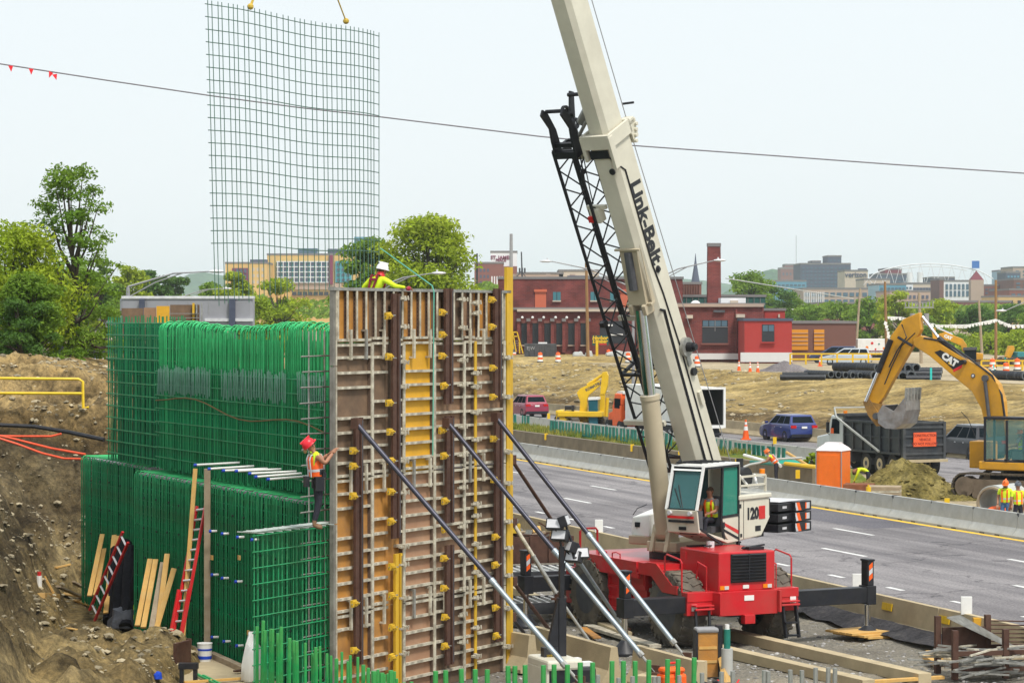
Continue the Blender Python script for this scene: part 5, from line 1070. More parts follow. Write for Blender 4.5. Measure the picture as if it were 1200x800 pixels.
bad = MB(); bad.prism([pl_(1094, 412.5, .3), pl_(1101, 410, .3), pl_(1128, 423.5, .3), pl_(1127, 427, .3), pl_(1116, 433, .3)], .221, .227) ; bad.build('badge', M['black'], cx)
bad = MB(); bad.prism([pl_(1127, 427, .3), pl_(1116, 433, .3), pl_(1116.5, 436, .3), pl_(1126, 431, .3)], .221, .228); bad.build('badge_corner', M['red'], cx)
x_, z_ = pl_(1112, 421.5, .3); tx = V((-1, 0, 0)); xa, za = pl_(1104, 416, .3); xb, zb_ = pl_(1119, 426, .3); dirx = V((xb - xa, 0, zb_ - za)); text('boom_lettering', 'CAT', .37, M['white'], cx, frame((x_, .232, z_), dirx, (-dirx.z, 0, dirx.x) if dirx.x < 0 and False else (dirx.z, 0, -dirx.x)), .025, .004)
bad = MB(); bad.prism([pl_(1110, 426, .3), pl_(1112.5, 422, .3), pl_(1115, 428.5, .3)], .228, .235); bad.build('badge_triangle', M['clamp'], cx)
# ---- small lemon digger on the far road
KP = GZ(683, 505); KP = Q(58.6, SQ(683, 58.6)); pk = Plane(KP, (.985, -.17, 0)); kx = thing('tracked_digger', 'lemon yellow digger with folded arm behind the green paddles on the far road', 'digger', KP, pk.yaw)
def kp(pts): return [pk(x, y) for x, y in pts]
tracks(kx, math.atan2(HD.y, HD.x), 3.6, .5, 2.2, .8, pk.yaw)
b = MB(); b.bx((-1.5, -1.2, .85), (1.4, 1.2, 1.2)); b.prism(kp([(654, 480), (662, 480), (664, 488), (673, 492), (686, 494), (686, 500), (655, 500)]), -1.1, 1.1); b.prism(kp([(660, 481), (678, 482), (678, 490), (662, 488)]), -.8, .8); b.build('house', M['kom'], kx, bevel=.05)
b = MB(); b.prism(kp([(663, 475), (673, 475), (673, 480), (663, 480)]), -.5, .5); b.prism(kp([(672, 474), (675, 474), (675, 487), (672, 487)]), -.95, -.8); b.build('engine_cover', M['black'], kx, bevel=.04)
for k in range(4): b = MB(); x0_, z0_ = pk(655.5, 485 + k * 4); b.bx((x0_, -1.12, z0_ - .07), (x0_ + .18, -1.105, z0_ + .05)); b.build('vent_slot', M['dgrey'], kx)
b = MB(); b.prism(kp([(692, 467), (703, 467), (703, 501), (693, 501)]), -1.05, -.15); b.build('cab', glassm('cab_teal', (.02, .10, .13), .08), kx, bevel=.05)
b = MB(); b.prism(kp([(692, 465), (704, 464.5), (704, 467.5), (692, 468)]), -1.1, -.1); b.build('cab_roof', M['white'], kx)
b = MB(); b.prism(kp([(676, 460), (680, 455), (700, 446), (703, 445), (703, 452), (690, 463), (688, 470), (689, 496), (678, 498), (680, 470)]), -.1, .3); b.build('boom', M['kom'], kx, bevel=.03)
b = MB(); b.prism(kp([(706, 436), (711, 435), (713, 440), (712, 452), (709, 462), (703.5, 462), (704, 452)]), -.1, .28); b.prism(kp([(703, 462), (709, 462), (708, 492), (705, 496), (702, 496)]), -.05, .22); b.build('stick', M['kom'], kx, bevel=.03)
b = MB(); b.cyl((*[pk(688, 451)[0]], .1, pk(688, 451)[1]), (pk(708, 438)[0], .1, pk(708, 438)[1]), .10, 8); b.cyl((pk(711, 466)[0], .35, pk(711, 466)[1]), (pk(709, 494)[0], .35, pk(709, 494)[1]), .12, 8); b.cyl((pk(683, 478)[0], .4, pk(683, 478)[1]), (pk(683, 500)[0], .4, pk(683, 500)[1]), .10, 8); b.build('hydraulic_cylinder', M['kom'], kx, smooth=True)
b = MB(); b.prism(kp([(701, 495), (711, 494), (712, 501), (704, 506), (699, 503)]), -.3, .4); b.build('bucket', mat('dirty_bucket', (.12, .09, .05), .6), kx)
xa, za = pk(692, 454.5); xb, zb_ = pk(699, 451); text('boom_lettering', 'KOMATSU', .24, M['dgrey'], kx, frame(((xa + xb) / 2, -.106, (za + zb_) / 2), (xb - xa, 0, zb_ - za), (-(zb_ - za), 0, xb - xa)), .01, .003)
# ============================================================ BACKGROUND
def plainm(nm, c, **k): return mat(nm, c, k.pop('rough', .85), 0, k.pop('var', .08), k.pop('scale', .3), **k)
def brickm(nm, c1, c2, mortar, sc_=1.0):
    m = bpy.data.materials.new(nm); m.use_nodes = True; N = m.node_tree.nodes; L = m.node_tree.links; bs = N['Principled BSDF']; bs.inputs['Roughness'].default_value = .9; bs.inputs['Specular IOR Level'].default_value = .2
    tc = N.new('ShaderNodeTexCoord'); mp = N.new('ShaderNodeMapping'); mp.inputs['Rotation'].default_value = (rad(90), 0, 0); L.new(tc.outputs['Object'], mp.inputs[0])
    bt = N.new('ShaderNodeTexBrick'); bt.inputs['Scale'].default_value = sc_; bt.inputs['Color1'].default_value = (*c1, 1); bt.inputs['Color2'].default_value = (*c2, 1); bt.inputs['Mortar'].default_value = (*mortar, 1); bt.inputs['Brick Width'].default_value = .42; bt.inputs['Row Height'].default_value = .16; bt.inputs['Mortar Size'].default_value = .012; L.new(mp.outputs[0], bt.inputs[0])
    nz = N.new('ShaderNodeTexNoise'); nz.inputs['Scale'].default_value = .5; nz.inputs['Detail'].default_value = 8; L.new(tc.outputs['Object'], nz.inputs[0])
    r = N.new('ShaderNodeValToRGB'); r.color_ramp.elements[0].position = .35; r.color_ramp.elements[1].position = .7; r.color_ramp.elements[0].color = (.65, .65, .65, 1); r.color_ramp.elements[1].color = (1.25, 1.2, 1.2, 1); L.new(nz.outputs[0], r.inputs[0])
    mx = N.new('ShaderNodeMix'); mx.data_type = 'RGBA'; mx.blend_type = 'MULTIPLY'; mx.inputs[0].default_value = 1; L.new(bt.outputs[0], mx.inputs[6]); L.new(r.outputs[0], mx.inputs[7]); L.new(mx.outputs[2], bs.inputs['Base Color']); return m
B = dict(brick=brickm('old_brick', (.20, .045, .038), (.145, .034, .032), (.17, .09, .08)), redp=plainm('red_render', (.36, .035, .03)), brown=plainm('brown_brick', (.16, .075, .06)), whitew=plainm('white_block', (.62, .62, .62)), yellow=plainm('tan_panel', (.60, .40, .14)), yellow2=plainm('tan_panel_dull', (.48, .34, .15)), purple=plainm('maroon_panel', (.18, .025, .07)), teal=plainm('teal_panel', (.06, .30, .36)), stonec=plainm('pale_stone', (.50, .42, .34)), stoned=plainm('warm_stone', (.40, .30, .24)), slate=plainm('slate_blue_wall', (.07, .085, .13)), greenw=plainm('green_sheet', (.02, .085, .075)), corr=plainm('red_sheet', (.20, .075, .06)), glassb=plainm('blue_window', (.07, .13, .18), rough=.25), glassk=plainm('dark_window', (.025, .028, .035), rough=.25), glasst=plainm('teal_window', (.05, .17, .20), rough=.2), bluew=plainm('blue_curtain_wall', (.10, .27, .38), rough=.3), orangep=plainm('orange_door', (.62, .26, .02)), brickr=plainm('orange_infill', (.50, .12, .06)), wht=plainm('white_panel', (.70, .70, .72)), roof=plainm('grey_roof', (.18, .17, .17)), redroof=plainm('red_roof', (.16, .03, .045)))  # yellow2 is a duller tan wall colour
BIMG = {}
def bld(name, label, px0, px1, ytop, D, m, depth=14, zb=2.4, group=None, roof='roof', cat='building'):
    a = P(px0, ytop, D); c = P(px1, ytop, D); xc = (a.x + c.x) / 2; W = c.x - a.x; H = a.z - zb
    t = thing(name, label, cat, (xc, D, zb), 0, group); t['_W'] = W; BIMG[t.name] = (W, H, D)
    b = MB(); b.bx((-W / 2, 0, 0), (W / 2, depth, H)); b.build('wall', m, t)
    if roof: b = MB(); b.bx((-W / 2 - .12, -.12, H), (W / 2 + .12, depth + .12, H + .018 * D / 10 * .3 + .12)); b.build('roof', B[roof] if isinstance(roof, str) else roof, t)
    return t
def loc(t, px, py, D):                                         # local x, z on the facade at distance D
    p = P(px, py, D); return p.x - t.location.x, p.z - t.location.z
def add(t, nm, px0, px1, py0, py1, m, y0=-.12, y1=.05, label=None):
    D = t.location.y + y0; x0, z1 = loc(t, px0, py0, D); x1, z0 = loc(t, px1, py1, D); b = MB(); b.bx((x0, y0, z0), (x1, y1, z1)); return b.build(nm, m, t, label=label)
def grid(t, px0, px1, py0, py1, nx, ny, m, fx=.6, fy=.55, nm='window', y0=-.06, frame_m=None):
    D = t.location.y; x0, z1 = loc(t, px0, py0, D); x1, z0 = loc(t, px1, py1, D); cw = (x1 - x0) / nx; ch = (z1 - z0) / ny
    b = MB(); b.bx((-cw * fx / 2, y0, -ch * fy / 2), (cw * fx / 2, .05, ch * fy / 2)); me = b.mesh(nm, m)
    fr = None
    if frame_m: b = MB(); e = .1 * cw; b.bx((-cw * fx / 2 - e, y0 - .05, -ch * fy / 2 - e), (cw * fx / 2 + e, y0 + .01, -ch * fy / 2)); fr = b.mesh('sill', frame_m)
    for i in range(nx):
        for j in range(ny):
            o = put(nm, me, t, (x0 + cw * (i + .5), 0, z0 + ch * (j + .5)))
            if fr: put('sill', fr, o)
# ---- brick factory (two tiers), chimney, annex and neighbours
fa1 = bld('brick_factory', 'long old red brick factory with tall dark windows between brick piers, left of the crane', 592, 800, 363, 300, B['brick'], 30, 2.4)
t = fa1; D = 300
add(t, 'cornice', 606, 800, 362, 365, B['stonec'], -.5, 0)
for i, x in enumerate((611, 624, 638, 652, 666, 680.5)):
    add(t, 'window', x, x + 7.4, 378, 404, B['glassk'], -.05); add(t, 'lintel', x - .5, x + 8, 376, 378.5, B['corr'], -.14); add(t, 'sill', x - .5, x + 8, 404, 405.5, B['stoned'], -.3)
for x in (606, 617.5, 631, 645.5, 659, 673.5, 688): add(t, 'brick_pier', x, x + 3.6, 376, 413, B['brick'], -.75); add(t, 'pier_cap', x - .6, x + 4.2, 373, 376.5, B['roof'], -.95)
for x in (612, 624, 637, 651, 664, 678): b = MB(); lx, lz = loc(t, x, 372, D); b.ball((lx, -.5, lz), .16, 8, 5); b.build('wall_lamp', M['white'], t)
add(t, 'window', 703, 733, 376, 402, B['glassk'], -.06, label='wide dark shop window'); add(t, 'window', 745, 790, 376, 402, B['glassk'], -.06)
add(t, 'light_tube', 706, 718, 380, 382, M['white'], -.2); add(t, 'light_tube', 712, 730, 391, 393, M['white'], -.2)
fa2 = bld('brick_factory_upper', 'upper brick storey set back above the old factory, with orange bricked-up doorways', 584, 800, 327, 312, B['brick'], 26, 2.4); t = fa2
for x in (627, 727): add(t, 'orange_infill', x, x + 13, 341, 362, B['brickr'], -.08); add(t, 'lintel', x - 1, x + 14, 339, 342, B['brickr'], -.25)
for x in (648, 692, 715): add(t, 'window', x, x + 9, 342, 352, B['glasst'], -.05); add(t, 'sill', x - .5, x + 9.5, 352, 353.5, B['stonec'], -.25); add(t, 'mullion', x + 4.2, x + 4.8, 342, 352, B['glassk'], -.09)
for px, dl in ((600, 8), (640, 5), (668, 6)): add(t, 'roof_vent', px, px + dl, 321, 327, B['stoned'], 3, 5)
add(t, 'solar_panel', 665, 690, 323, 327, B['slate'], 2, 4)
fb1 = bld('brick_workshop', 'low red brick workshop with one big dark window, right of the crane boom', 780, 895, 358, 278, B['brick'], 30, 2.4); t = fb1
add(t, 'parapet', 780, 895, 356, 359.5, B['stoned'], -.3, .2); add(t, 'window', 823, 853, 375, 402, B['glassk'], -.05); add(t, 'sill', 822, 854, 402, 404, B['corr'], -.3); add(t, 'mullion', 837.6, 838.4, 375, 388, B['roof'], -.12); add(t, 'mullion', 823, 853, 382.6, 383.4, B['roof'], -.12)
for k in range(4): add(t, 'upper_pane', 823.8 + k * 7.3, 830 + k * 7.3, 375.8, 382.2, B['glassb'], -.09)
add(t, 'lamp_box', 804, 812, 369, 373, B['stonec'], -.6); add(t, 'canopy', 863, 873, 368, 372, B['stonec'], -1.2); add(t, 'brick_pier', 862, 864, 362, 413, B['brick'], -.3)
add(t, 'white_plinth', 795, 868, 414, 421, B['whitew'], -.4)
b = MB(); lx, lz = loc(t, 836, 366, 278); b.bx((lx, -.3, lz), (lx + 1.2, 0, lz + .25)); b.build('awning_bracket', M['dgrey'], t)
an = bld('red_annex', 'bright red painted annex with one dark window and white base', 872.5, 928, 376, 270, B['redp'], 14, 2.4, roof='slate'); t = an
add(t, 'window', 893, 907.5, 380, 400.5, B['glassk'], -.05); add(t, 'upper_pane', 894, 899.8, 381, 388, B['glassb'], -.09); add(t, 'upper_pane', 900.8, 906.8, 381, 388, B['glassb'], -.09); add(t, 'sill', 892, 908.5, 400.5, 402, B['redp'], -.3); add(t, 'white_plinth', 868, 928.5, 413, 424, B['whitew'], -.35)
ub = bld('red_box_room', 'small red rooftop block behind the annex', 896, 920, 364, 290, B['redp'], 8, 2.4)
add(ub, 'vent_pipe', 912, 914, 368, 372, B['stonec'], -.3)
bd_ = bld('brown_garage', 'low brown brick garage with two orange doors', 928, 1003, 379, 285, B['brown'], 22, 2.4); t = bd_
for x0, x1 in ((928, 947), (954, 966)):
    add(t, 'orange_door', x0, x1, 386, 410, B['orangep'], -.12)
    for k in range(4): add(t, 'door_rib', x0, x1, 390 + k * 4.5, 390.7 + k * 4.5, B['stoned'], -.2)
gs = bld('green_shed', 'dark green sheet-metal building behind the brick workshop roof', 795, 897, 348, 318, B['greenw'], 20, 2.4)
for k in range(14): add(gs, 'sheet_rib', 797 + k * 7.2, 797.6 + k * 7.2, 349, 362, B['roof'], -.15)
wb = bld('white_rooftop_unit', 'white boxy rooftop unit right of the chimney', 845, 874, 349, 305, B['wht'], 6, 2.4, roof=None); add(wb, 'roof_fan', 856, 865, 352, 358, B['stonec'], -.3)
co = bld('corrugated_hall', 'red-brown corrugated hall behind the boom', 780, 822, 333, 360, B['corr'], 26, 2.4)
for k in range(13): add(co, 'sheet_rib', 783 + k * 3, 784 + k * 3, 333, 350, B['brown'], -.3)
ch = thing('brick_chimney', 'tall square red brick chimney above the workshop roof', 'chimney', (P(836.5, 360, 310).x, 310, 2.4), 0)
def chim(py, wpx): h = P(836, py, 310).z - 2.4; w_ = wpx / 3100 * 310 / 2; return [V((-w_, -w_, h)), V((w_, -w_, h)), V((w_, w_, h)), V((-w_, w_, h))]
b = MB(); b.loft([chim(400, 16.5), chim(300, 15), chim(289, 14.6)]); b.build('shaft', B['brick'], ch); b = MB(); b.loft([chim(289, 15.6), chim(285, 15.6)]); b.build('cap', B['roof'], ch)
dm = MB(); p = P(815, 357, 300); dm.ball((p.x, p.y, p.z - .6), (.8, .5, 1.1), 14, 6, z0=0); tag(dm.build('dome_vent', B['wht'], None), 'small white domed vent on the workshop roof', 'vent')
sp = thing('church_spire', 'pointed grey church spire left of the chimney', 'church', (P(815, 330, 700).x, 700, 2.4), 0)
def spi(py, wpx, n=8): h = P(815, py, 700).z - 2.4; w_ = wpx / 3100 * 700 / 2; return [V((w_ * math.cos(2 * math.pi * i / n + .39), w_ * math.sin(2 * math.pi * i / n + .39), h)) for i in range(n)]
b = MB(); b.loft([spi(332, 11), spi(306, 2.2), spi(297, .5)]); b.build('spire', B['slate'], sp); b = MB(); b.loft([spi(370, 11), spi(332, 11)]); b.build('tower', B['stoned'], sp)
# ---- hospital at left
hs = bld('hospital_block', 'long tan and teal hospital block behind the hanging mat', 313, 452, 299, 900, B['yellow'], 40, 0); t = hs
add(t, 'teal_facade', 324, 388, 306, 331, B['teal'], -.6); add(t, 'teal_facade', 393, 412, 306, 331, B['teal'], -.6); add(t, 'maroon_panel', 385, 390, 299, 333, B['purple'], -1.2); add(t, 'grey_band', 313, 400, 332, 339, B['stoned'], -.5)
for k in range(10): add(t, 'white_fin', 325 + k * 6.4, 325.9 + k * 6.4, 306, 331, B['wht'], -1.2)
grid(t, 325, 389, 306.5, 331, 10, 4, B['slate'], .6, .5, y0=-.95); grid(t, 342, 392, 341, 347, 8, 1, B['glassk'], .8, .7, y0=-.8); grid(t, 394, 411, 306.5, 331, 3, 4, B['slate'], .6, .5, y0=-.95)
for k in range(5): add(t, 'white_band', 324, 388, 306 + k * 6.1, 307 + k * 6.1, B['wht'], -1.1)
add(t, 'rooftop_plant', 350, 372, 291, 299, B['glassb'], 8, 14); add(t, 'rooftop_plant', 384, 404, 291.5, 299, B['slate'], 8, 14)
hw = bld('hospital_wing', 'lower tan hospital wing with maroon panel at its left end', 264, 313, 309, 880, B['yellow'], 30, 0); t = hw
add(t, 'maroon_panel', 272, 291, 314, 334, B['purple'], -.5); grid(t, 276, 290, 314, 334, 3, 3, B['slate'], .6, .7, y0=-.8); grid(t, 294, 311, 312, 334, 3, 3, B['stonec'], .6, .5); add(t, 'rooftop_plant', 293, 312, 304, 309, B['slate'], 6, 12)
gt = bld('blue_tower', 'pale blue glass tower top behind the hospital', 415, 439, 277.5, 1100, B['bluew'], 25, 0, roof=None); grid(gt, 415, 439, 279, 300, 4, 4, B['glassb'], .8, .7)
# ---- white-topped hotel, left of centre
ht = bld('hotel_tower', 'brick tower with tall white top bearing a sign, behind the yellow post', 575, 606, 296, 800, B['wht'], 20, 2); t = ht
add(t, 'brick_base', 575, 606, 312, 345, B['corr'], -.8); text('wall_sign', 'ST. JAMES', 1.5, B['purple'], t, frame((loc(t, 587, 302, 800)[0], -.1, loc(t, 587, 302, 800)[1]), (1, 0, 0), (0, 0, 1)), .05, .05); text('wall_sign', 'PLACE', 1.1, B['purple'], t, frame((loc(t, 587, 305, 800)[0], -.1, loc(t, 587, 305, 800)[1]), (1, 0, 0), (0, 0, 1)), .05, .05)
lb = bld('brick_flats', 'red brick flats with white columns beside the white-topped tower', 556, 590, 309, 760, B['corr'], 18, 2); t = lb; grid(t, 557, 574, 313, 335, 4, 3, B['slate'], .55, .5); grid(t, 575, 590, 323, 337, 5, 1, B['wht'], .45, .9, nm='column')
for (x0, x1, y, mm, lab) in ((606, 660, 321, 'stoned', 'low beige roofline building behind the brick factory'), (655, 702, 318, 'stonec', 'pale low block beyond the factory roof')): bld('low_block', lab, x0, x1, y, 600, B[mm], 20, 2)
# ---- downtown at right, far beyond the trees
CITY = [
 (938, 997, 310, 1500, 'slate', 'broad dark blue apartment slab, tallest on the right skyline', (12, 8, 'glassb', .5, .45)),
 (952, 962, 307, 1510, 'slate', 'stair tower on top of the dark apartment slab', None), (970, 986, 301, 1505, 'slate', 'dark lift tower standing highest over the apartment slab', (3, 3, 'glassb', .5, .4)),
 (990, 1017, 318, 1250, 'stonec', 'plain beige office block with a small sign', None),
 (941, 1018, 339, 1100, 'stoned', 'long beige civic building with a row of square windows', (10, 2, 'glassb', .7, .55)),
 (1013, 1043, 328, 1150, 'stonec', 'stepped pale stone hall right of the sign block', (5, 2, 'glassb', .4, .5)),
 (1028, 1065, 322, 1400, 'slate', 'dark glassy block with a maroon roof box', (9, 4, 'glassb', .7, .5)),
 (1037, 1057, 316, 1420, 'redroof', 'maroon roof box on the dark glassy block', None),
 (1056, 1070, 333, 1000, 'wht', 'small white block with blue windows', (3, 3, 'glassb', .6, .5)),
 (1069, 1100, 333, 1050, 'stonec', 'long pale block with a dark top floor strip', (8, 1, 'slate', .9, .5)),
 (1092, 1119, 326, 1300, 'slate', 'grey-blue block behind the pale ones', (7, 4, 'glassb', .6, .5)),
 (1101, 1106, 328, 995, 'brown', 'narrow brown brick chimney-like block', None),
 (1106, 1137, 330, 1060, 'wht', 'white framed block with tall blue glazing', (6, 2, 'glassb', .6, .8)),
 (1153, 1188, 335, 1080, 'corr', 'red brick office row with dark bands', (8, 3, 'slate', .7, .5)),
 (1188, 1240, 328, 1050, 'brown', 'brown brick block cut by the right frame edge', (6, 4, 'glassb', .5, .5)),
 (1179, 1196, 320, 1350, 'slate', 'blue-grey tower near the right edge', (4, 5, 'bluew', .6, .5)),
 (1187, 1240, 314, 1450, 'stoned', 'taller tan tower at the right frame edge', (6, 6, 'glassb', .5, .5)),
 (965, 1045, 356, 700, 'corr', 'low red brick building half hidden by the trees', (10, 1, 'glassk', .6, .5)),
 (1088, 1185, 354, 720, 'brown', 'long low red-brown building above the tree line', (14, 1, 'glassk', .6, .4)),
 (1110, 1140, 362, 650, 'stonec', 'low beige building with blue windows in the trees', (4, 1, 'glassb', .7, .5)),
 (1065, 1092, 356, 640, 'stonec', 'low pale shed behind the transformer pole', (4, 1, 'glassb', .5, .4)),
 (1170, 1200, 348, 800, 'yellow2', 'small tan flat-roofed house at right', (3, 1, 'glassk', .4, .5)),
 (905, 945, 330, 1400, 'bluew', 'teal-blue glass building below the wooded hill', (8, 3, 'glassb', .7, .5)),
 (915, 938, 315, 2300, 'corr', 'distant red brick hall on the wooded hill', (5, 2, 'slate', .5, .4)), (920, 931, 311, 2310, 'corr', 'roof tower of the distant hall on the hill', None),
 (1140, 1180, 345, 1090, 'redroof', 'low maroon-roofed hall beside the pointed turret', None),
 (1171, 1182, 318, 1500, 'bluew', 'pale teal tower behind the brick offices', (3, 4, 'glassb', .6, .5)),
 (1030, 1062, 334, 980, 'bluew', 'teal-blue glazed block in front of the dark glassy one', (7, 3, 'glassb', .7, .6)),
 (1117, 1158, 337, 1500, 'slate', 'slate blue block behind the pointed turret', (8, 3, 'glassb', .6, .5)),
 (1043, 1090, 342, 880, 'stoned', 'low warm stone block below the white one', (9, 2, 'slate', .6, .5)),
 (1183, 1240, 340, 860, 'corr', 'low red brick block at the right frame edge', (8, 2, 'glassb', .6, .5)),
 (1016, 1030, 331, 1600, 'slate', 'small slate block between sign block and stepped hall', (3, 3, 'glassb', .6, .5)),
 (905, 965, 358, 900, 'whitew', 'pale low roof behind the trees right of the annex', None),
]
for (x0, x1, y, D, mm, lab, g) in CITY:
    t = bld('city_building', lab, x0, x1, y, D, B[mm], 20 + (x1 - x0) * .3, 2)
    if g: grid(t, x0 + 1, x1 - 1, y + 2, y + 2 + (g[1] * 4.2 if g[1] > 2 else g[1] * 8), g[0], g[1], B[g[2]], g[3], g[4], y0=-.25)
    if lab.startswith('plain beige'): text('wall_sign', 'verizon', 3.4, B['slate'], t, frame((loc(t, 1003, 322, D)[0], -.2, loc(t, 1003, 322, D)[1]), (1, 0, 0), (0, 0, 1)), .08, .1); add(t, 'roof_box', 1007, 1016, 314.5, 318, B['slate'], 2, 8)
    if lab.startswith('long beige'): 
        for k in range(12): add(t, 'stone_fin', 942 + k * 2.1, 942.9 + k * 2.1, 342, 356, B['wht'], -.5)
tu = thing('turret_house', 'stone turret with a pointed maroon roof on the right skyline', 'building', (P(1144, 340, 1020).x, 1020, 2), 0)
w_ = 7.5 / 3100 * 1020; b = MB(); hh = P(0, 328, 1020).z - 2; b.bx((-w_, -w_, 0), (w_, w_, hh)); b.build('wall', B['stoned'], tu); b = MB(); h2 = P(0, 317, 1020).z - 2; b.add([(-w_, -w_, hh), (w_, -w_, hh), (w_, w_, hh), (-w_, w_, hh), (0, 0, h2)], [(0, 1, 4), (1, 2, 4), (2, 3, 4), (3, 0, 4)]); b.build('roof', B['redroof'], tu); grid(tu, 1138, 1150, 331, 351, 3, 4, B['glassb'], .5, .6)
for px in (1066, 1078): p0 = P(px, 334, 1200); q0 = P(px, 319, 1200); b = MB(); b.cyl(p0, q0, 1.3, 10); tag(b.build('stack', B['wht']), 'pale round stack on the skyline, %s of two' % ('left' if px < 1070 else 'right'), 'stack')
# arched white truss of the stadium roof and blue board
ar = thing('roof_truss', 'thin white arched truss over the skyline at right', 'truss', (P(1090, 330, 1150).x, 1150, 2), 0); b = MB(); up = []; dn = []
for k in range(25): f = k / 24; px = 1018 + 146 * f; y1 = 327 - 18 * math.sin(math.pi * min(1, f * 1.02)) ** .55; up.append(P(px, y1, 1150)); dn.append(P(px, y1 + 1.6, 1150))
b.tube(up, .22, 4); b.tube([p + V((0, 0, -1.2)) for p in up[6:20]], .14, 4)
for k in range(0, 24, 2): b.cyl(up[k], P(1018 + 146 * (k + 1) / 24, 334, 1150), .1, 4); b.cyl(up[k], P(1018 + 146 * (k - 1) / 24, 334, 1150), .1, 4)
b.build('arch', B['wht'], ar, world=True); b = MB(); p = P(1143, 310, 1149); b.bx((p.x - 1.6, 1148, p.z - 1.6), (p.x + 1.6, 1148.5, p.z + 1.6)); b.build('blue_board', plainm('blue_board_mat', (.03, .15, .45)), ar, world=True)
ms_ = MB(); ms_.cyl(P(933, 316, 2300), P(933, 276, 2300), .22, 4); tag(ms_.build('radio_mast', M['grey']), 'hair-thin radio mast on the distant hill', 'mast')
# ---- hills
def ridge(name, D, pts, m, depth=600):
    b = MB(); n = len(pts); vs = []
    for px, py in pts:
        p = P(px, py, D); vs += [(p.x, D - depth * .5, 0), (p.x, D, p.z), (p.x, D + depth, 0)]
    fs = [(i * 3 + k, i * 3 + 3 + k, i * 3 + 4 + k, i * 3 + 1 + k) for i in range(n - 1) for k in (0, 1)]
    b.add(vs, fs); return b.build(name, m, kind='structure')
hillm = soil('wooded_hill', [(.025, .075, .04), (.045, .11, .05), (.07, .14, .06)], .012, .8, .05)
ridge('hill', 4200, [(150, 352), (190, 335), (222, 321), (240, 319), (262, 323), (285, 332), (320, 350)], hillm)
ridge('hill', 3200, [(845, 345), (870, 329), (890, 319), (905, 315), (935, 320), (970, 329), (1010, 344)], hillm, 400)
ridge('hill', 5200, [(560, 352), (650, 334), (690, 326), (740, 322), (770, 324), (830, 329), (900, 340), (1000, 350), (1250, 352)], hillm)
# ---- trees
LM = [mat('leaf_bright', (.25, .36, .012), .7, 0, .3, .25, c2=(.40, .47, .03), leaf=True, island=.35), mat('leaf_mid', (.12, .24, .015), .7, 0, .3, .25, c2=(.22, .33, .03), leaf=True, island=.35), mat('leaf_dark', (.06, .15, .02), .7, 0, .3, .25, c2=(.11, .21, .03), leaf=True, island=.35)]
bark = mat('bark', (.07, .055, .04), .9, 0, .3, 4, bump=.4)
def tree(label, px, ybase, ytop, D, wpx, n, leaf, lm=0, name='broadleaf_tree', group=None, clumps=None, airy=0, lean=0, trunkf=.3, profile=None):
    zb = P(px, ybase, D).z; H = P(px, ytop, D).z - zb; Wd = wpx / FPX * D; x0 = P(px, ybase, D).x
    t = thing(name, label, 'tree', (x0, D, zb), 0, group); rr = random.Random(int(px * 7 + ytop * 13 + D))
    n = int(n * 1.35); nc = (clumps or max(14, int(n / 120))); cs = []
    while len(cs) < nc:
        u, v, w_ = rr.uniform(-1, 1), rr.uniform(-1, 1), rr.uniform(0, 1)
        pr = profile(w_) if profile else math.sqrt(max(0, 1 - (2 * w_ - .9) ** 2 / 1.25))
        rr_ = math.hypot(u, v)
        if rr_ > 1 or rr_ < .35 * rr.random(): continue
        zc = H * (trunkf + (1 - trunkf) * w_); cs.append((V((u * pr * Wd / 2 * .88 + lean * w_ * Wd, v * pr * Wd / 2 * .8, zc)), (.11 + .12 * rr.random()) * Wd * (.62 if airy else .95)))
    b = MB()
    tr = Wd * .022 + .05; top = V((lean * Wd * .7, 0, H * .82)); mid = V((lean * Wd * .2 + .03 * Wd, 0, H * .4))
    b.tube([(0, 0, -.6), mid * .5, mid, top], [tr, tr * .8, tr * .6, tr * .12], 7)
    for c, r in cs[:: max(1, len(cs) // 45)]:
        f = min(.85, max(.25, c.z / H * .75)); s0 = mid * (f / .5) if f < .5 else mid.lerp(top, (f - .5) / .5); b.tube([s0, s0.lerp(c, .5) + V((0, 0, -.04 * H)), c], [tr * .42, tr * .25, tr * .08], 5)
    b.build('trunk', bark, t, smooth=True)
    b = MB(); tot = sum(r * r for c, r in cs)
    for c, r in cs:
        k = max(6, int(n * r * r / tot))
        for i in range(k):
            d = V((rr.gauss(0, 1), rr.gauss(0, 1), rr.gauss(0, 1))).normalized(); rad2 = r * (rr.random() ** (.45 if not airy else .6)); p = c + V((d.x * rad2, d.y * rad2, d.z * rad2 * .5))
            nr = (d * .5 + V((rr.gauss(0, .6), rr.gauss(0, .6), rr.gauss(0, .6) + .5))).normalized(); a = nr.orthogonal().normalized(); bb_ = nr.cross(a); th = rr.random() * 6.28; ax = a * math.cos(th) + bb_ * math.sin(th); ay = nr.cross(ax); s_ = leaf * rr.uniform(.6, 1.3)
            b.add([p - ax * s_, p - ay * s_ * .45 + nr * s_ * .12, p + ax * s_, p + ay * s_ * .45 + nr * s_ * .12], [(0, 1, 2, 3)])
    b.build('crown', LM[lm], t); return t
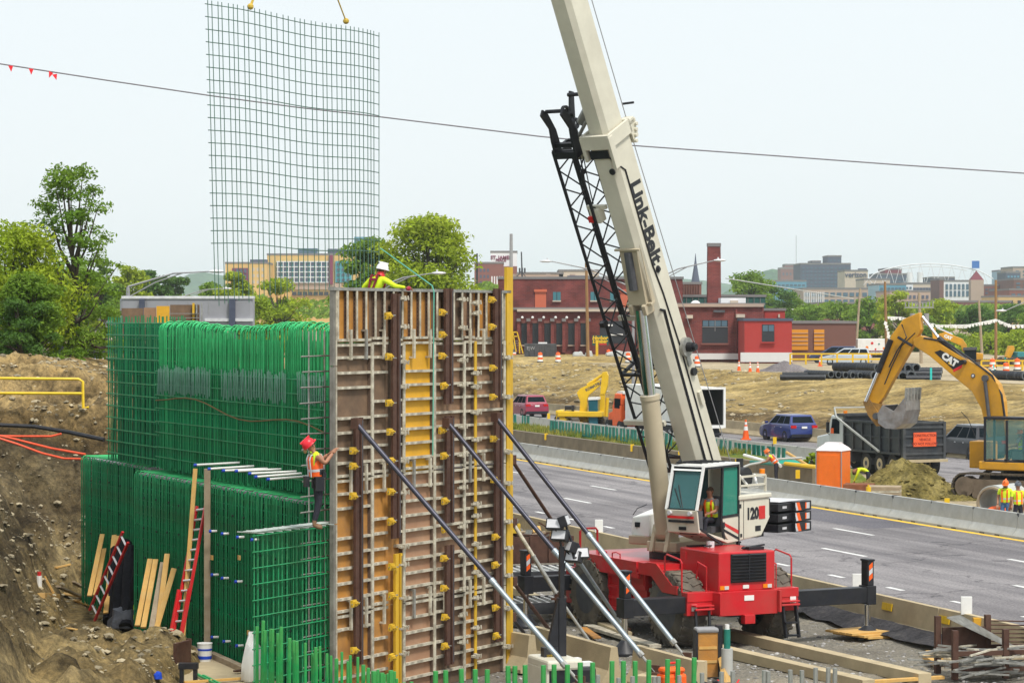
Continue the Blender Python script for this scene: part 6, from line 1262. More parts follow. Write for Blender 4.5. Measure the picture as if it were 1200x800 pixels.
# near left trees on the bank
prof = lambda w_: 1 if w_ < .6 else 1 - (w_ - .6) / .4 * .72
tree('tall airy tree with open leafy branches against the sky at left', 84, 440, 197, 95, 150, 8000, .085, 1, clumps=125, airy=1, lean=-.02, trunkf=.06, profile=prof)
tree('dense bright round tree cut by the left frame edge', 5, 440, 266, 93, 170, 15000, .095, 0, clumps=110, trunkf=.08)
tree('dark bushy tree low in front of the airy tree', 34, 445, 326, 90, 92, 10000, .085, 1, clumps=80, trunkf=.02)
tree('small leafy bush at the edge of the bank, left of the bridge', 22, 440, 352, 89, 90, 6000, .07, 2, clumps=40, trunkf=.0, name='bush')
tree('low shrub under the bridge, beside the white pickup', 88, 436, 408, 92, 36, 1500, .06, 1, clumps=18, trunkf=.0, name='bush')
# row beyond
k = 0
for (px, yb, yt, D, wpx, n, lf, lm, lab) in (
    (118, 420, 308, 260, 60, 3500, .26, 1, 'mid green tree just right of the airy one'), (150, 420, 315, 300, 60, 3500, .28, 0, 'bright rounded tree above the left end of the grey sign box'), (182, 420, 318, 330, 62, 3500, .3, 2, 'dark rounded tree behind the slanted lamp arms'), (208, 420, 328, 360, 50, 2600, .32, 2, 'dark tree dipping towards the distant hill'), (100, 420, 335, 240, 50, 2500, .24, 0, 'bright low tree behind the airy tree trunk'),
    (275, 420, 322, 280, 56, 3800, .24, 0, 'yellow-green tree behind the bars of the hanging mat'), (325, 420, 329, 270, 84, 5200, .24, 0, 'wide yellow-green tree in front of the hospital'), (250, 420, 335, 300, 60, 2600, .26, 1, 'low tree between the grey sign box and the hospital wing'),
    (500, 420, 262, 190, 138, 17000, .19, 0, 'big spreading yellow-green tree behind the top of the wall form'), (432, 420, 283, 195, 82, 9000, .19, 1, 'darker tree at the left of the big spreading one, behind the worker'),
    (878, 400, 322, 420, 76, 5200, .3, 1, 'full green tree right of the brick chimney'), (905, 400, 334, 440, 60, 3000, .3, 2, 'darker tree behind the red annex'), (925, 400, 347, 460, 56, 2600, .32, 1, 'tree behind the red rooftop block'),
    (1017, 410, 352, 400, 60, 3200, .3, 1, 'leafy tree left of the wooden utility poles'), (1052, 412, 345, 390, 52, 3200, .28, 0, 'bright upright tree behind the raised digger arm'), (985, 410, 356, 420, 60, 3000, .3, 1, 'tree over the brown garage roof'), (950, 410, 360, 430, 54, 2600, .3, 1, 'low tree left over the brown garage'),
    (1105, 415, 353, 380, 60, 3600, .28, 0, 'bright tree behind the digger boom'), (1140, 418, 362, 380, 66, 3600, .28, 2, 'dark tree between the two right utility poles'), (1180, 418, 358, 390, 74, 4000, .28, 2, 'dark wooded clump at the right frame edge'), (1080, 418, 372, 360, 60, 2600, .26, 1, 'low green tree under the transformer pole'), (1210, 420, 366, 370, 60, 2600, .28, 1, 'tree cut by the right frame edge'), (1160, 425, 392, 340, 80, 2800, .26, 0, 'light green shrubs behind the small diggers'), (1190, 425, 390, 330, 60, 2600, .26, 0, 'light green shrubs at the far right behind the yellow railing'), (1120, 425, 395, 345, 60, 2200, .26, 1, 'green shrubs behind the second digger')):
    tree(lab, px, yb, yt, D, wpx, n, lf, lm, trunkf=.12)
wd = MB()
rr = random.Random(3)
for (x0, x1, ya, yc, D, n, sc_) in ((560, 600, 330, 345, 500, 500, .5), (930, 1260, 352, 372, 520, 5200, .55), (60, 310, 338, 372, 430, 5200, .5), (-20, 120, 300, 350, 400, 3000, .5), (300, 600, 345, 372, 520, 3000, .5)):
    for i in range(n):
        px = rr.uniform(x0, x1); u_ = noise.noise((px * .05, D, 0)); py = yc + (ya - yc) * (rr.random() * (.75 + .5 * u_)); p = P(px, py, D + rr.uniform(-12, 12)); nr = V((rr.gauss(0, .6), rr.gauss(0, .6) - .4, rr.gauss(0, .6) + .4)).normalized(); a = nr.orthogonal().normalized() * sc_ * rr.uniform(.6, 1.3); c = nr.cross(a) * .6
        wd.add([p - a, p - c, p + a, p + c], [(0, 1, 2, 3)])
tag(wd.build('distant_woods', LM[1], None, kind='stuff'), 'green belt of distant woods below the skyline', 'woods')
gb = MB(); rr = random.Random(5)
for i in range(26):
    px = rr.uniform(0, 130)
ridge('grass_bank', 430, [(40, 417), (60, 416), (100, 413), (140, 413), (300, 413), (600, 413)], MS['grass'], 20)
# ---- concrete overpass at far left
ov = thing('overpass', 'concrete overpass with balustrade and dark steel beam at far left', 'bridge', P(96, 400, 400), 0); D = 400; b0 = ROOTM[ov.name].translation
def ovb(nm, px0, px1, y0, y1, m, d0=0, d1=3): p = P(px0, y1, D + d0); q = P(px1, y0, D + d0); b = MB(); b.bx((p.x, D + d0, p.z), (q.x, D + d1, q.z)); b.build(nm, m, ov, world=True)
ovb('dark_beam', 58, 240, 403, 414, mat('bridge_beam', (.02, .018, .03), .6), 0, 8); ovb('deck_edge', 58, 240, 400, 403, M['conct'], -.4, 8); ovb('parapet_base', 58, 240, 397.6, 400, B['stonec'], -.2, .2); ovb('parapet_rail', 58, 240, 389.5, 392, B['stonec'], -.2, .2)
for k in range(40): ovb('baluster', 60 + k * 3.4 - (k // 6) * .0, 62.2 + k * 3.4, 392, 397.6, B['stonec'], -.1, .12)
for k in range(12): ovb('fence_post', 62 + k * 15, 63.5 + k * 15, 376, 389.5, M['dgrey'], -.05, .05)
ovb('fence_panel', 66, 240, 377.5, 378.5, M['grey'], -.03, .03); ovb('fence_panel', 66, 240, 382.5, 383.3, M['grey'], -.03, .03); ovb('abutment', 50, 64, 402, 420, M['conct'], 0, 8)
ovb('grey_van_on_bridge', 98, 136, 365, 388, B['roof'], 3, 6)
gp = MB(); gp.bx(*[(P(93, 431, 370).x, 370, P(93, 431, 370).z), (P(125, 425.5, 370).x, 370.3, P(93, 425.5, 370).z)]); tag(gp.build('green_screen', M['slat']), 'green screen panel below the white pickup', 'screen')
# ---- grey sign box over the road behind the cages
sbx = thing('sign_box', 'long grey sign box with rounded corner and pale top edge above the green cages', 'sign', P(218, 385, 130), 0); D = 130
def sgb(nm, px0, px1, y0, y1, m, d0=0., d1=.5, bev=0): p = P(px0, y1, D); q = P(px1, y0, D); b = MB(); b.bx((p.x, D + d0, p.z), (q.x, D + d1, q.z)); b.build(nm, m, sbx, world=True, bevel=bev)
sgb('box', 140, 297, 348, 385, mat('sign_grey', (.30, .30, .33), .5, .2, .08, 1), 0, .8, .16); sgb('top_trim', 142, 297, 347, 350.5, M['silver'], -.06, .86, .03); sgb('bottom_trim', 240, 297, 373, 376.5, M['silver'], -.1, .0); sgb('post', 164, 170, 350, 440, mat('sign_post', (.06, .07, .11), .5), -.25, -.03); sgb('post', 269, 276, 350, 440, bpy.data.materials['sign_post'], -.25, -.03)
for k in range(5): sgb('panel_seam', 172 + k * 24, 172.8 + k * 24, 351, 373, M['grey'], -.02, -.005)
# timber form tops behind the square cage
bf = thing('back_form', 'row of stained brown and yellow form panels behind the square-topped cage', 'formwork', P(190, 375, 74), 0); D = 74
for x0, x1, y0, mm in ((142, 168, 361, 'plyd'), (168, 183, 360.5, 'ply'), (183, 199, 358.5, 'plyy'), (199, 234, 357, 'plyd')):
    p = P(x0, 395, D); q = P(x1, y0, D); b = MB(); b.bx((p.x + .01, D, p.z), (q.x - .01, D + .05, q.z)); b.build('panel', M[mm], bf, world=True)
for x in (226, 230, 236): p = P(x, 395, D); q = P(x + (2.4 if x == 226 else 1.6), 355, D); b = MB(); b.bx((p.x, D - .12, p.z), (q.x, D - .03, q.z)); b.build('upright', M['ypost' if x == 226 else 'steel'], bf, world=True)
for y in (367, 372, 377): p = P(199, y + .7, D); q = P(234, y, D); b = MB(); b.bx((p.x, D - .2, p.z), (q.x, D - .13, q.z)); b.build('rail', M['steel'], bf, world=True)
# ---- street lamps: davit arms
def lamp(label, pole, tip, D, ypole0, side, truss=True, extra=None):
    base = P(pole[0], ypole0, D); t = thing('street_lamp', label, 'street lamp', base, 0, None)
    top = P(*pole, D); e = P(*tip, D); b = MB(); b.tube([base, top], [.12, .08], 8); b.build('pole', M['grey'], t, smooth=True, world=True)
    mid = top.lerp(e, .55) + V((0, 0, abs(e.x - top.x) * .06)); low = top - V((0, 0, abs(e.x - top.x) * .13))
    b = MB(); b.tube([top, mid, e], [.06, .05, .035], 6); b.tube([low, low.lerp(mid, .6) + V((0, 0, .03)), mid.lerp(e, .25)], .035, 5); b.build('arm', M['grey'], t, smooth=True, world=True)
    b = MB(); s_ = 1 if e.x > top.x else -1; b.ball(e + V((s_ * .3, 0, 0)), (.42, .16, .09), 10, 6); b.cyl(e + V((s_ * .2, 0, .06)), e + V((s_ * .2, 0, .2)), .06, 6); b.build('lamp_head', M['silver'], t, smooth=True, world=True)
lamp('street lamp with long double arm reaching right over the grey sign box', (150, 336), (247, 318), 134, 352, 1)
lamp('street lamp whose arm reaches right between sign box and hospital', (212, 348), (262, 338), 230, 380, 1); lamp('street lamp with arm over the top of the wall form', (430, 342), (508, 320), 150, 420, 1); lamp('street lamp with arm reaching left across the upper brick factory', (752, 342), (645, 306), 170, 500, -1); lamp('street lamp with arm crossing the brick chimney', (742, 340), (838, 305), 172, 500, 1); lamp('street lamp arm entering from the right frame edge', (1240, 345), (1178, 364), 200, 480, -1)
# ---- utility poles
def upole(label, px, y0, y1, D, r, m='wood', arms=0, kit=0):
    a = P(px[0], y0, D); c = P(px[1], y1, D); t = thing('utility_pole', label, 'utility pole', a, 0); b = MB(); b.tube([a, c], [r, r * .75], 8); b.build('pole', M[m], t, smooth=True, world=True)
    if arms: b = MB(); b.bar(c + V((-1.1, -.1, -.5)), c + V((1.1, -.1, -.5)), .1, .12); [b.cyl(c + V((k, -.1, -.45)), c + V((k, -.1, -.2)), .05, 6) for k in (-1, -.4, .4, 1)]; b.build('cross_arm', M['woodg'], t, world=True)
    if kit:
        for k in range(3): b = MB(); b.cyl(c + V((-.7 + k * .7, -.35, -3.3)), c + V((-.7 + k * .7, -.35, -2.1)), .27, 12); b.build('transformer', M['grey'], t, smooth=True, world=True)
        b = MB(); b.bar(c + V((-1.5, -.1, -1.5)), c + V((1.5, -.1, -1.5)), .1, .12); [b.cyl(c + V((-1.4 + k * .35, -.1, -1.4)), c + V((-1.4 + k * .35, -.1, -.95)), .06, 6) for k in range(9)]; b.build('insulators', M['grey'], t, world=True)
    return t
woodp = mat('pole_wood', (.27, .15, .06), .85, 0, .25, 3, stretch=(3, 3, .3)); M['polew'] = woodp
upole('brown wooden pole in front of the brick factory', (689, 687), 418, 308, 240, .16, 'polew'); upole('tall tan wooden pole right of the garage', (1039, 1037), 416, 330, 290, .18, 'polew'); upole('leaning grey pole behind the parked cars', (1003, 1008), 412, 338, 310, .16, 'woodg'); upole('grey pole carrying the transformers', (1080, 1077), 435, 343, 270, .18, 'woodg', kit=1); upole('leaning grey pole left of the tan one at right', (1151, 1147), 418, 352, 300, .17, 'woodg'); upole('tall tan wooden pole near the right frame edge', (1167, 1167), 424, 328, 290, .18, 'polew'); upole('dark thin pole beside the white-topped tower', (559, 559), 345, 297, 400, .16, 'black'); upole('tall grey twin stack pole behind the yellow post', (599, 599), 345, 274, 420, .32, 'grey'); upole('antenna mast on the factory roof', (612, 611), 328, 295, 314, .10, 'dgrey', arms=0)
b = MB(); a = P(611, 318, 314); [b.cyl(a, P(611 + d, 328, 314), .05, 5) for d in (-9, 8, 3)]; [b.cyl(P(609 + d * 3, 320, 314), P(609 + d * 3, 314, 314), .12, 6) for d in range(3)]; tag(b.build('antenna_stay', M['dgrey']), 'braced foot of the antenna mast on the factory roof', 'antenna')
# wires
def wire(label, pts, r=.03, m=None):
    b = MB(); b.tube(pts, r, 4); return tag(b.build('wire', m or M['dgrey']), label, 'wire')
wp = [(-60, 66), (0, 75), (120, 93.5), (245, 112), (345, 125.5), (445, 137), (633, 160), (740, 170.5), (900, 182), (1050, 193), (1200, 203), (1260, 206)]
wire('long thin wire across the whole sky behind the boom', [P(x, y, 100) for x, y in wp], .025, mat('sky_wire', (.18, .17, .19), .6))
pm = mat('pennant_red', (.80, .02, .03), .6)
for k, (px, py) in enumerate(((12.5, 77), (36.5, 80.5), (60, 84.5), (64, 87))):
    p = P(px, py, 99.9); s_ = .095; b = MB(); b.prism([(-s_, 0), (s_, -.01), (0.02, -.24)], -.004, .004); T = MX.Translation(p) @ MX.Rotation(rad((0, 4, 25, -12)[k]), 4, 'Y'); b.xf(T); tag(b.build('pennant', pm), ('red pennant nearest the left frame edge on the sky wire', 'second red pennant from the left on the sky wire', 'folded red pennant, third from the left on the sky wire', 'red pennant hanging lowest at the right of the four')[k], 'pennant')
wire('pale cable slanting down over the tree right of the chimney', [P(850, 326, 300), P(900, 334, 300), P(1000, 350, 320)], .06, M['conc'])
b = MB(); b.tube([P(1040, 371, 288), P(1056, 371.5, 286), P(1100, 381, 283), P(1135, 380.5, 285), P(1167, 374, 288), P(1185, 381, 287), P(1230, 380, 285)], .03, 4); bt_ = thing('bunting', 'string of white pennants sagging between the wooden poles at right', 'bunting', P(1100, 381, 283), 0); b.build('cord', M['white'], bt_, world=True)
me = MB(); me.prism([(-.17, 0), (.17, 0), (.12, -.36), (-.14, -.32)], -.01, .01); me = me.mesh('pennant', M['white'])
ctr = ROOTM[bt_.name].translation
for seg in (((1040, 371), (1056, 371.5), 5), ((1056, 371.5), (1100, 381), 8), ((1100, 381), (1135, 380.5), 11), ((1135, 380.5), (1167, 374), 9), ((1167, 374), (1185, 381), 8), ((1185, 381), (1230, 380), 9), ((1038, 375), (1043, 398), 6)):
    (xa, ya), (xb, yb), n_ = seg
    for k in range(n_): f = (k + .5) / n_; p = P(xa + (xb - xa) * f, ya + (yb - ya) * f, 284.8 if xa != 1038 else 289) - ctr; put('pennant', me, bt_, p, (0, R.uniform(-.5, .5), R.uniform(-.5, .5)), (R.uniform(.7, 1.2),) * 3)
# ============================================================ PEOPLE
def person(label, at, yaw, J=None, top='lime', legs='navy', arms=None, hat=None, vest=None, group=None, hairm=None, stripes=True, extra=None, gloves=None, face=1):
    """one continuous body grown over a joint skeleton; +y is where the person faces, z up from the soles"""
    j = dict(pel=(0, 0, .96), spi=(0, 0, 1.14), che=(0, .01, 1.36), nec=(0, .0, 1.50), hb=(0, .02, 1.58), ht=(0, .01, 1.70),
             shl=(-.19, 0, 1.43), shr=(.19, 0, 1.43), ell=(-.25, -.02, 1.15), elr=(.25, -.02, 1.15), wrl=(-.24, .12, .92), wrr=(.24, .12, .92),
             hil=(-.09, 0, .91), hir=(.09, 0, .91), knl=(-.11, .02, .50), knr=(.11, .02, .50), anl=(-.11, -.03, .09), anr=(.11, -.03, .09), tol=(-.13, .15, .04), tor=(.13, .15, .04))
    j.update(J or {}); j = {k: V(v) for k, v in j.items()}
    rd = dict(pel=(.155, .115), spi=(.145, .105), che=(.165, .12), nec=(.058, .058), hb=(.074, .085), ht=(.078, .095), shl=(.075, .075), shr=(.075, .075), ell=(.047, .047), elr=(.047, .047), wrl=(.032, .032), wrr=(.032, .032), hil=(.095, .095), hir=(.095, .095), knl=(.064, .064), knr=(.064, .064), anl=(.045, .045), anr=(.045, .045), tol=(.04, .035), tor=(.04, .035))
    names = list(j); E = [('pel', 'spi'), ('spi', 'che'), ('che', 'nec'), ('nec', 'hb'), ('hb', 'ht'), ('che', 'shl'), ('che', 'shr'), ('shl', 'ell'), ('shr', 'elr'), ('ell', 'wrl'), ('elr', 'wrr'), ('pel', 'hil'), ('pel', 'hir'), ('hil', 'knl'), ('hir', 'knr'), ('knl', 'anl'), ('knr', 'anr'), ('anl', 'tol'), ('anr', 'tor')]
    me = bpy.data.meshes.new('sk'); me.from_pydata([j[n] for n in names], [(names.index(a), names.index(b)) for a, b in E], [])
    ob = bpy.data.objects.new('sk', me); col.objects.link(ob); sk = ob.modifiers.new('skin', 'SKIN'); sk.use_smooth_shade = True; sk.branch_smoothing = .4
    for i, n in enumerate(names): me.skin_vertices[0].data[i].radius = rd[n]; me.skin_vertices[0].data[i].use_root = (n == 'pel')
    ss = ob.modifiers.new('s', 'SUBSURF'); ss.levels = 2; ss.render_levels = 2
    m2 = bpy.data.meshes.new_from_object(ob.evaluated_get(bpy.context.evaluated_depsgraph_get())); bpy.data.objects.remove(ob)
    b = MB(); b.v = [tuple(v.co) for v in m2.vertices]; b.f = [tuple(p.vertices) for p in m2.polygons]; b.m = [0] * len(b.f); bpy.data.meshes.remove(m2)
    # hands: palm, four unequal bent fingers and a thumb leaving the side of the palm
    for s, w_, e in ((-1, 'wrl', 'ell'), (1, 'wrr', 'elr')):
        d = (j[w_] - j[e]).normalized(); sd = d.cross(V((0, 0, 1)));  sd = V((s, 0, 0)) if sd.length < .2 else sd.normalized(); dn = sd.cross(d).normalized()
        if dn.z > 0: dn = -dn
        pc = j[w_] + d * .055; b.box(pc, (.08, .10, .03), mat=MX((sd, d, dn)).transposed(), m=3)
        for k, ln in enumerate((.062, .074, .070, .054)):
            p = pc + d * .05 + sd * (-.03 + .02 * k); q = p + d * ln * .55 + dn * .012; r = q + d * ln * .3 + dn * .035; b.tube([p, q, r], [.010, .009, .007], 5, m=3)
        p = pc - d * .02 + sd * (.038 * -s); q = p + d * .035 + sd * (-s * .028) + dn * .008; r = q + d * .032 + sd * (-s * .004) + dn * .014; b.tube([p, q, r], [.012, .011, .008], 5, m=3)
    hd = (j['ht'] - j['hb']).normalized(); fr_ = V((0, 1, 0)); fr_ = (fr_ - hd * fr_.dot(hd)).normalized() if 'facing' not in (extra or {}) else V(extra['facing']).normalized(); fr_ = (fr_ - hd * fr_.dot(hd)).normalized(); rt = fr_.cross(hd)
    hc = j['hb'].lerp(j['ht'], .55)
    if face:
        b.tube([hc + fr_ * .085 + hd * .03, hc + fr_ * .108 - hd * .012, hc + fr_ * .088 - hd * .02], [.008, .016, .012], 6, m=3)      # nose
        for s in (-1, 1):
            b.ball(hc + rt * (.085 * s) + hd * .0, (.014, .024, .032), 6, 4, m=3); b.ball(hc + fr_ * .083 + rt * (.032 * s) + hd * .028, .011, 6, 4, m=5)
        b.box(hc + fr_ * .086 - hd * .055, (.045, .012, .010), mat=MX((rt, fr_, hd)).transposed(), m=6)
    ca = {('pel', 'spi'): 1, ('spi', 'che'): 1, ('che', 'nec'): 1, ('nec', 'hb'): 3, ('hb', 'ht'): 3}
    segs = [(j[a], j[c], (a, c)) for a, c in E]; nbase = 0
    for i, f in enumerate(b.f):
        if b.m[i]: continue
        c = V((0, 0, 0))
        for v in f: c += V(b.v[v])
        c /= len(f); best = (9, None, 0)
        for a, e, nm in segs:
            d = e - a; t = max(0, min(1, (c - a).dot(d) / d.length_squared)); dd = (c - a - d * t).length
            if dd < best[0]: best = (dd, nm, t)
        nm, t = best[1], best[2]
        if nm[0] in ('hil', 'hir', 'knl', 'knr') or nm in (('pel', 'hil'), ('pel', 'hir')): k = 2 if nm[1] not in ('anl', 'anr') or t < .8 else 4
        elif nm[0] in ('anl', 'anr'): k = 4
        elif nm[0] in ('ell', 'elr'): k = 3 if arms != 'long' or t > .93 else 1
        elif nm[0] in ('shl', 'shr'): k = 1 if arms != 'bare' and (t < .55 or arms == 'long') else 3
        elif nm[0] == 'che' and nm[1] in ('shl', 'shr'): k = 1
        elif nm == ('nec', 'hb') or nm == ('hb', 'ht'): k = 3
        elif nm == ('che', 'nec'): k = 1 if t < .72 else 3
        elif nm == ('pel', 'spi'): k = 2 if t < .25 else 1
        else: k = 1
        if k == 3 and gloves and nm[0] in ('ell', 'elr') and t > .85: k = 0
        b.m[i] = k
    root = thing('person', label, 'person', at, yaw, group)
    eye = M['black']; lip = mat('lips', (.32, .12, .09), .6) if 'lips' not in bpy.data.materials else bpy.data.materials['lips']
    mats = [M[gloves] if gloves else M['skin'], M[top], M[legs], M['skin'], M['boot'], eye, lip]
    if gloves: b.m = [0 if (k == 3 and False) else k for k in b.m]
    b.build('body', mats, root, smooth=True)
    tors = [j['spi'] - (j['che'] - j['spi']) * .55, j['spi'], j['che'] - (j['che'] - j['spi']) * .1, j['che'] + V((0, 0, .045))]
    if vest:
        ax = (j['shr'] - j['shl']).normalized(); up = (j['che'] - j['spi']).normalized(); fw_ = up.cross(ax).normalized()
        def sec(c, rx, ry, n=16): return [c + ax * (rx * math.cos(2 * math.pi * i / n)) + fw_ * (ry * math.sin(2 * math.pi * i / n)) for i in range(n)]
        b = MB(); b.loft([sec(tors[0], .165, .132), sec(tors[1], .165, .128), sec(tors[2], .178, .138), sec(tors[3], .145, .118)], caps=False)
        vo = b.build('vest', M[vest], root, smooth=True)
        b = MB(); b.loft([sec(tors[1] - up * .03, .169, .132), sec(tors[1] + up * .02, .169, .133)], caps=False); b.build('silver_band', M['silver'], vo, smooth=True)
        for s in (-1, 1):
            b = MB(); p = [tors[3] + ax * (.085 * s) + fw_ * .10 + up * .03, tors[2] + ax * (.09 * s) + fw_ * .137, tors[1] + ax * (.085 * s) + fw_ * .129, tors[0] + ax * (.085 * s) + fw_ * .133]; q = [tors[3] + ax * (.085 * s) - fw_ * .10 + up * .03, tors[2] + ax * (.09 * s) - fw_ * .137, tors[1] + ax * (.085 * s) - fw_ * .129, tors[0] + ax * (.085 * s) - fw_ * .133]
            for pp in (p, q):
                for a, c in zip(pp[:-1], pp[1:]): b.bar(a, c, .05, .012, fw_)
            b.bar(p[0], q[0], .05, .014, up); b.build('brace_band', M['silver' if vest != 'lime' else 'orange'], vo)
    if hat:
        hm_, = (hat,); b = MB(); n = 18; T = MX((rt, fr_, hd)).transposed().to_4x4(); T.translation = j['ht'] - hd * .03
        b.ball((0, -.005, .0), (.110, .133, .128), n, 6, z0=0.); b.loft([[V((.112 * k * math.cos(2 * math.pi * i / n), -.005 + (.133 * k + (.03 if math.sin(2 * math.pi * i / n) > .3 and k > 1 else 0)) * math.sin(2 * math.pi * i / n), z)) for i in range(n)] for k, z in ((1, .0), (1.05, -.012), (1.05, -.022), (1.0, -.018))], caps=False); b.bx((-.018, -.12, .10), (.018, .11, .132))
        b.xf(T); b.build('hard_hat', hm_, root, smooth=True)
        b = MB(); b.tube([hc + rt * .09 + hd * .06, hc + rt * .08 - hd * .06 + fr_ * .03, hc - hd * .10 + fr_ * .06, hc - rt * .08 - hd * .06 + fr_ * .03, hc - rt * .09 + hd * .06], .006, 4); b.build('chin_strap', M['black'], root)
    if hairm:
        b = MB(); b.ball(hc - fr_ * .03 + hd * .02, (.085, .085, .10), 12, 7); b.build('hair', M[hairm], root, smooth=True)
    root['_j'] = 0; return root, j
hatw = mat('white_hat', (.78, .79, .80), .35, 0, .03, 5); hatr = mat('red_hat', (.70, .02, .035), .35, 0, .05, 5); hato = mat('orange_hat', (.85, .16, .02), .35); hatg = mat('grey_hat', (.10, .11, .13), .4)
# worker on the walkway behind the top of the form, seen from behind, right arm reaching down over the edge
e = fpt(462, 340, .05); wa = fpt(437, 330, -.42); th = FYAW
pw, j = person('worker in white hard hat and lime shirt leaning over the top of the wall form', V((wa.x, wa.y, 6.67)), rad(-52), top='lime', arms='long', hat=hatw, face=1, hairm='hair', gloves='red',
    J=dict(spi=(0, .05, 1.14), che=(0, .12, 1.33), nec=(.01, .17, 1.45), hb=(.02, .21, 1.52), ht=(.03, .23, 1.63), shl=(-.19, .10, 1.38), shr=(.19, .14, 1.38), elr=(.36, .30, 1.24), wrr=(.42, .52, 1.21), ell=(-.36, .0, 1.20), wrl=(-.40, .10, 1.02)))
b = MB(); ax = (j['shr'] - j['shl']).normalized(); up = (j['che'] - j['spi']).normalized(); fz = up.cross(ax).normalized()
for s in (-1, 1): b.bar(j['che'] + ax * .1 * s - fz * .125 + up * .11, j['spi'] + ax * .05 * s - fz * .125 - up * .1, .05, .02, fz); b.bar(j['che'] + ax * .1 * s + fz * .125 + up * .08, j['spi'] + ax * .08 * s + fz * .12, .05, .02, fz); b.bar(j['che'] + ax * .1 * s - fz * .125 + up * .11, j['che'] + ax * .1 * s + fz * .12 + up * .09, .05, .02, up)
b.bar(j['che'] - ax * .12 - fz * .13, j['che'] + ax * .12 - fz * .13, .05, .02, fz); b.build('harness', mat('red_harness', (.18, .012, .025), .7), pw)
b = MB(); b.loft([[j['nec'] + up * z + V((r * math.cos(2 * math.pi * i / 10), r * math.sin(2 * math.pi * i / 10), 0)) for i in range(10)] for z, r in ((-.02, .11), (.04, .085), (.09, .08))], caps=False); b.build('neck_scarf', M['red'], pw, smooth=True)
b = MB(); b.ball(j['wrl'] + V((-.02, .05, -.02)), .06, 8, 5); b.ball(j['wrr'] + V((.02, .06, -.02)), (.05, .07, .05), 8, 5); b.build('glove', mat('glove', (.35, .02, .05), .7), pw)
# worker in red hard hat climbing at the left edge of the form
wb_ = P(369, 620, 50.3)
lx = MX.Rotation(rad(-78), 3, 'Z')
pr_, j = person('worker in red hard hat and orange vest climbing at the form edge', V((wb_.x, wb_.y, 3.235)), rad(-68), top='lime', arms='bare', hat=hatr, vest='orange', legs='navy', extra=dict(facing=(0, .8, .6)),
    J=dict(pel=(0, .06, .98), spi=(0, .02, 1.14), che=(0, .0, 1.36), nec=(0, -.03, 1.49), hb=(0, -.06, 1.56), ht=(0, -.14, 1.65), shl=(-.18, .0, 1.43), shr=(.18, .0, 1.43), ell=(-.24, .14, 1.27), wrl=(-.14, .31, 1.42), elr=(.24, .12, 1.26), wrr=(.15, .31, 1.46), hil=(-.09, .06, .93), hir=(.09, .06, .93), knl=(-.11, .10, .50), knr=(.11, .05, .52), anl=(-.13, .02, .09), anr=(.12, -.06, .09), tol=(-.14, .19, .04), tor=(.14, .11, .04)))
b = MB(); n = 14; c0 = j['pel'] + V((0, 0, .12)); b.loft([[c0 + V((.165 * math.cos(2 * math.pi * i / n), .135 * math.sin(2 * math.pi * i / n), z)) for i in range(n)] for z in (-.05, .05)], caps=False); b.bx((-.22, .0, .78), (-.155, .17, 1.05)); b.bx((.155, -.05, .75), (.22, .12, 1.02)); b.bx((-.1, -.2, .82), (.08, -.13, 1.02)); b.tube([(-.2, .05, .78), (-.2, .08, .5)], .02, 6); b.bx((.1, .1, 1.0), (.2, .17, 1.1)); b.build('tool_belt', M['black'], pr_, smooth=True)
b = MB(); b.ball(j['hb'] + V((0, -.13, -.05)), (.03, .04, .06), 7, 5); b.build('ponytail', mat('fair_hair', (.35, .22, .10), .8), pr_)
b = MB(); b.box(j['hb'].lerp(j['ht'], .55) + V((0, .05, .075)), (.15, .05, .035)); b.build('safety_glasses', M['glassd'], pr_)
# crane driver, digger driver
sw = ROOTM[cr.name] @ ST @ V((.30, 1.06, 2.42)); fwd = (ROOTM[cr.name].to_3x3() @ ST.to_3x3() @ V((1, 0, 0)))
sit = dict(pel=(0, -.05, .42), spi=(0, -.05, .60), che=(0, -.02, .82), nec=(0, .0, .96), hb=(0, .02, 1.03), ht=(0, .02, 1.15), shl=(-.19, 0, .89), shr=(.19, 0, .89), ell=(-.23, .08, .64), elr=(.23, .08, .64), wrl=(-.18, .30, .60), wrr=(.18, .30, .60), hil=(-.09, .0, .40), hir=(.09, .0, .40), knl=(-.13, .40, .44), knr=(.13, .40, .44), anl=(-.13, .48, .09), anr=(.13, .48, .09), tol=(-.13, .64, .05), tor=(.13, .64, .05))
person('driver in grey shirt and hi-vis vest sitting in the crane cab', sw + V((0, 0, .06)), math.atan2(fwd.y, fwd.x) - rad(90), J=sit, top='greys', vest='lime', legs='navy', hairm='hair')
dp = ROOTM[cx.name] @ V((-.37, .85, 1.55)); person('driver in lime vest sitting in the big yellow digger cab', dp, pl_.yaw - rad(90), J=sit, top='greys', vest='lime', legs='navy', hat=hato)
# pair at right by the concrete pipe
p = P(1178, 600, 90.0); person('worker in orange hard hat and lime vest standing beside the concrete pipe', V((p.x, p.y, -.02)), rad(160), top='lime', vest='lime', legs='jean', hat=hato, J=dict(hb=(-.01, .05, 1.57), ht=(-.02, .09, 1.68)))
p = P(1193, 612, 88.9); person('worker in grey hard hat with his back turned at the right frame edge', V((p.x, p.y, -.02)), rad(10), top='lime', vest='lime', legs='navy', hat=hatg)
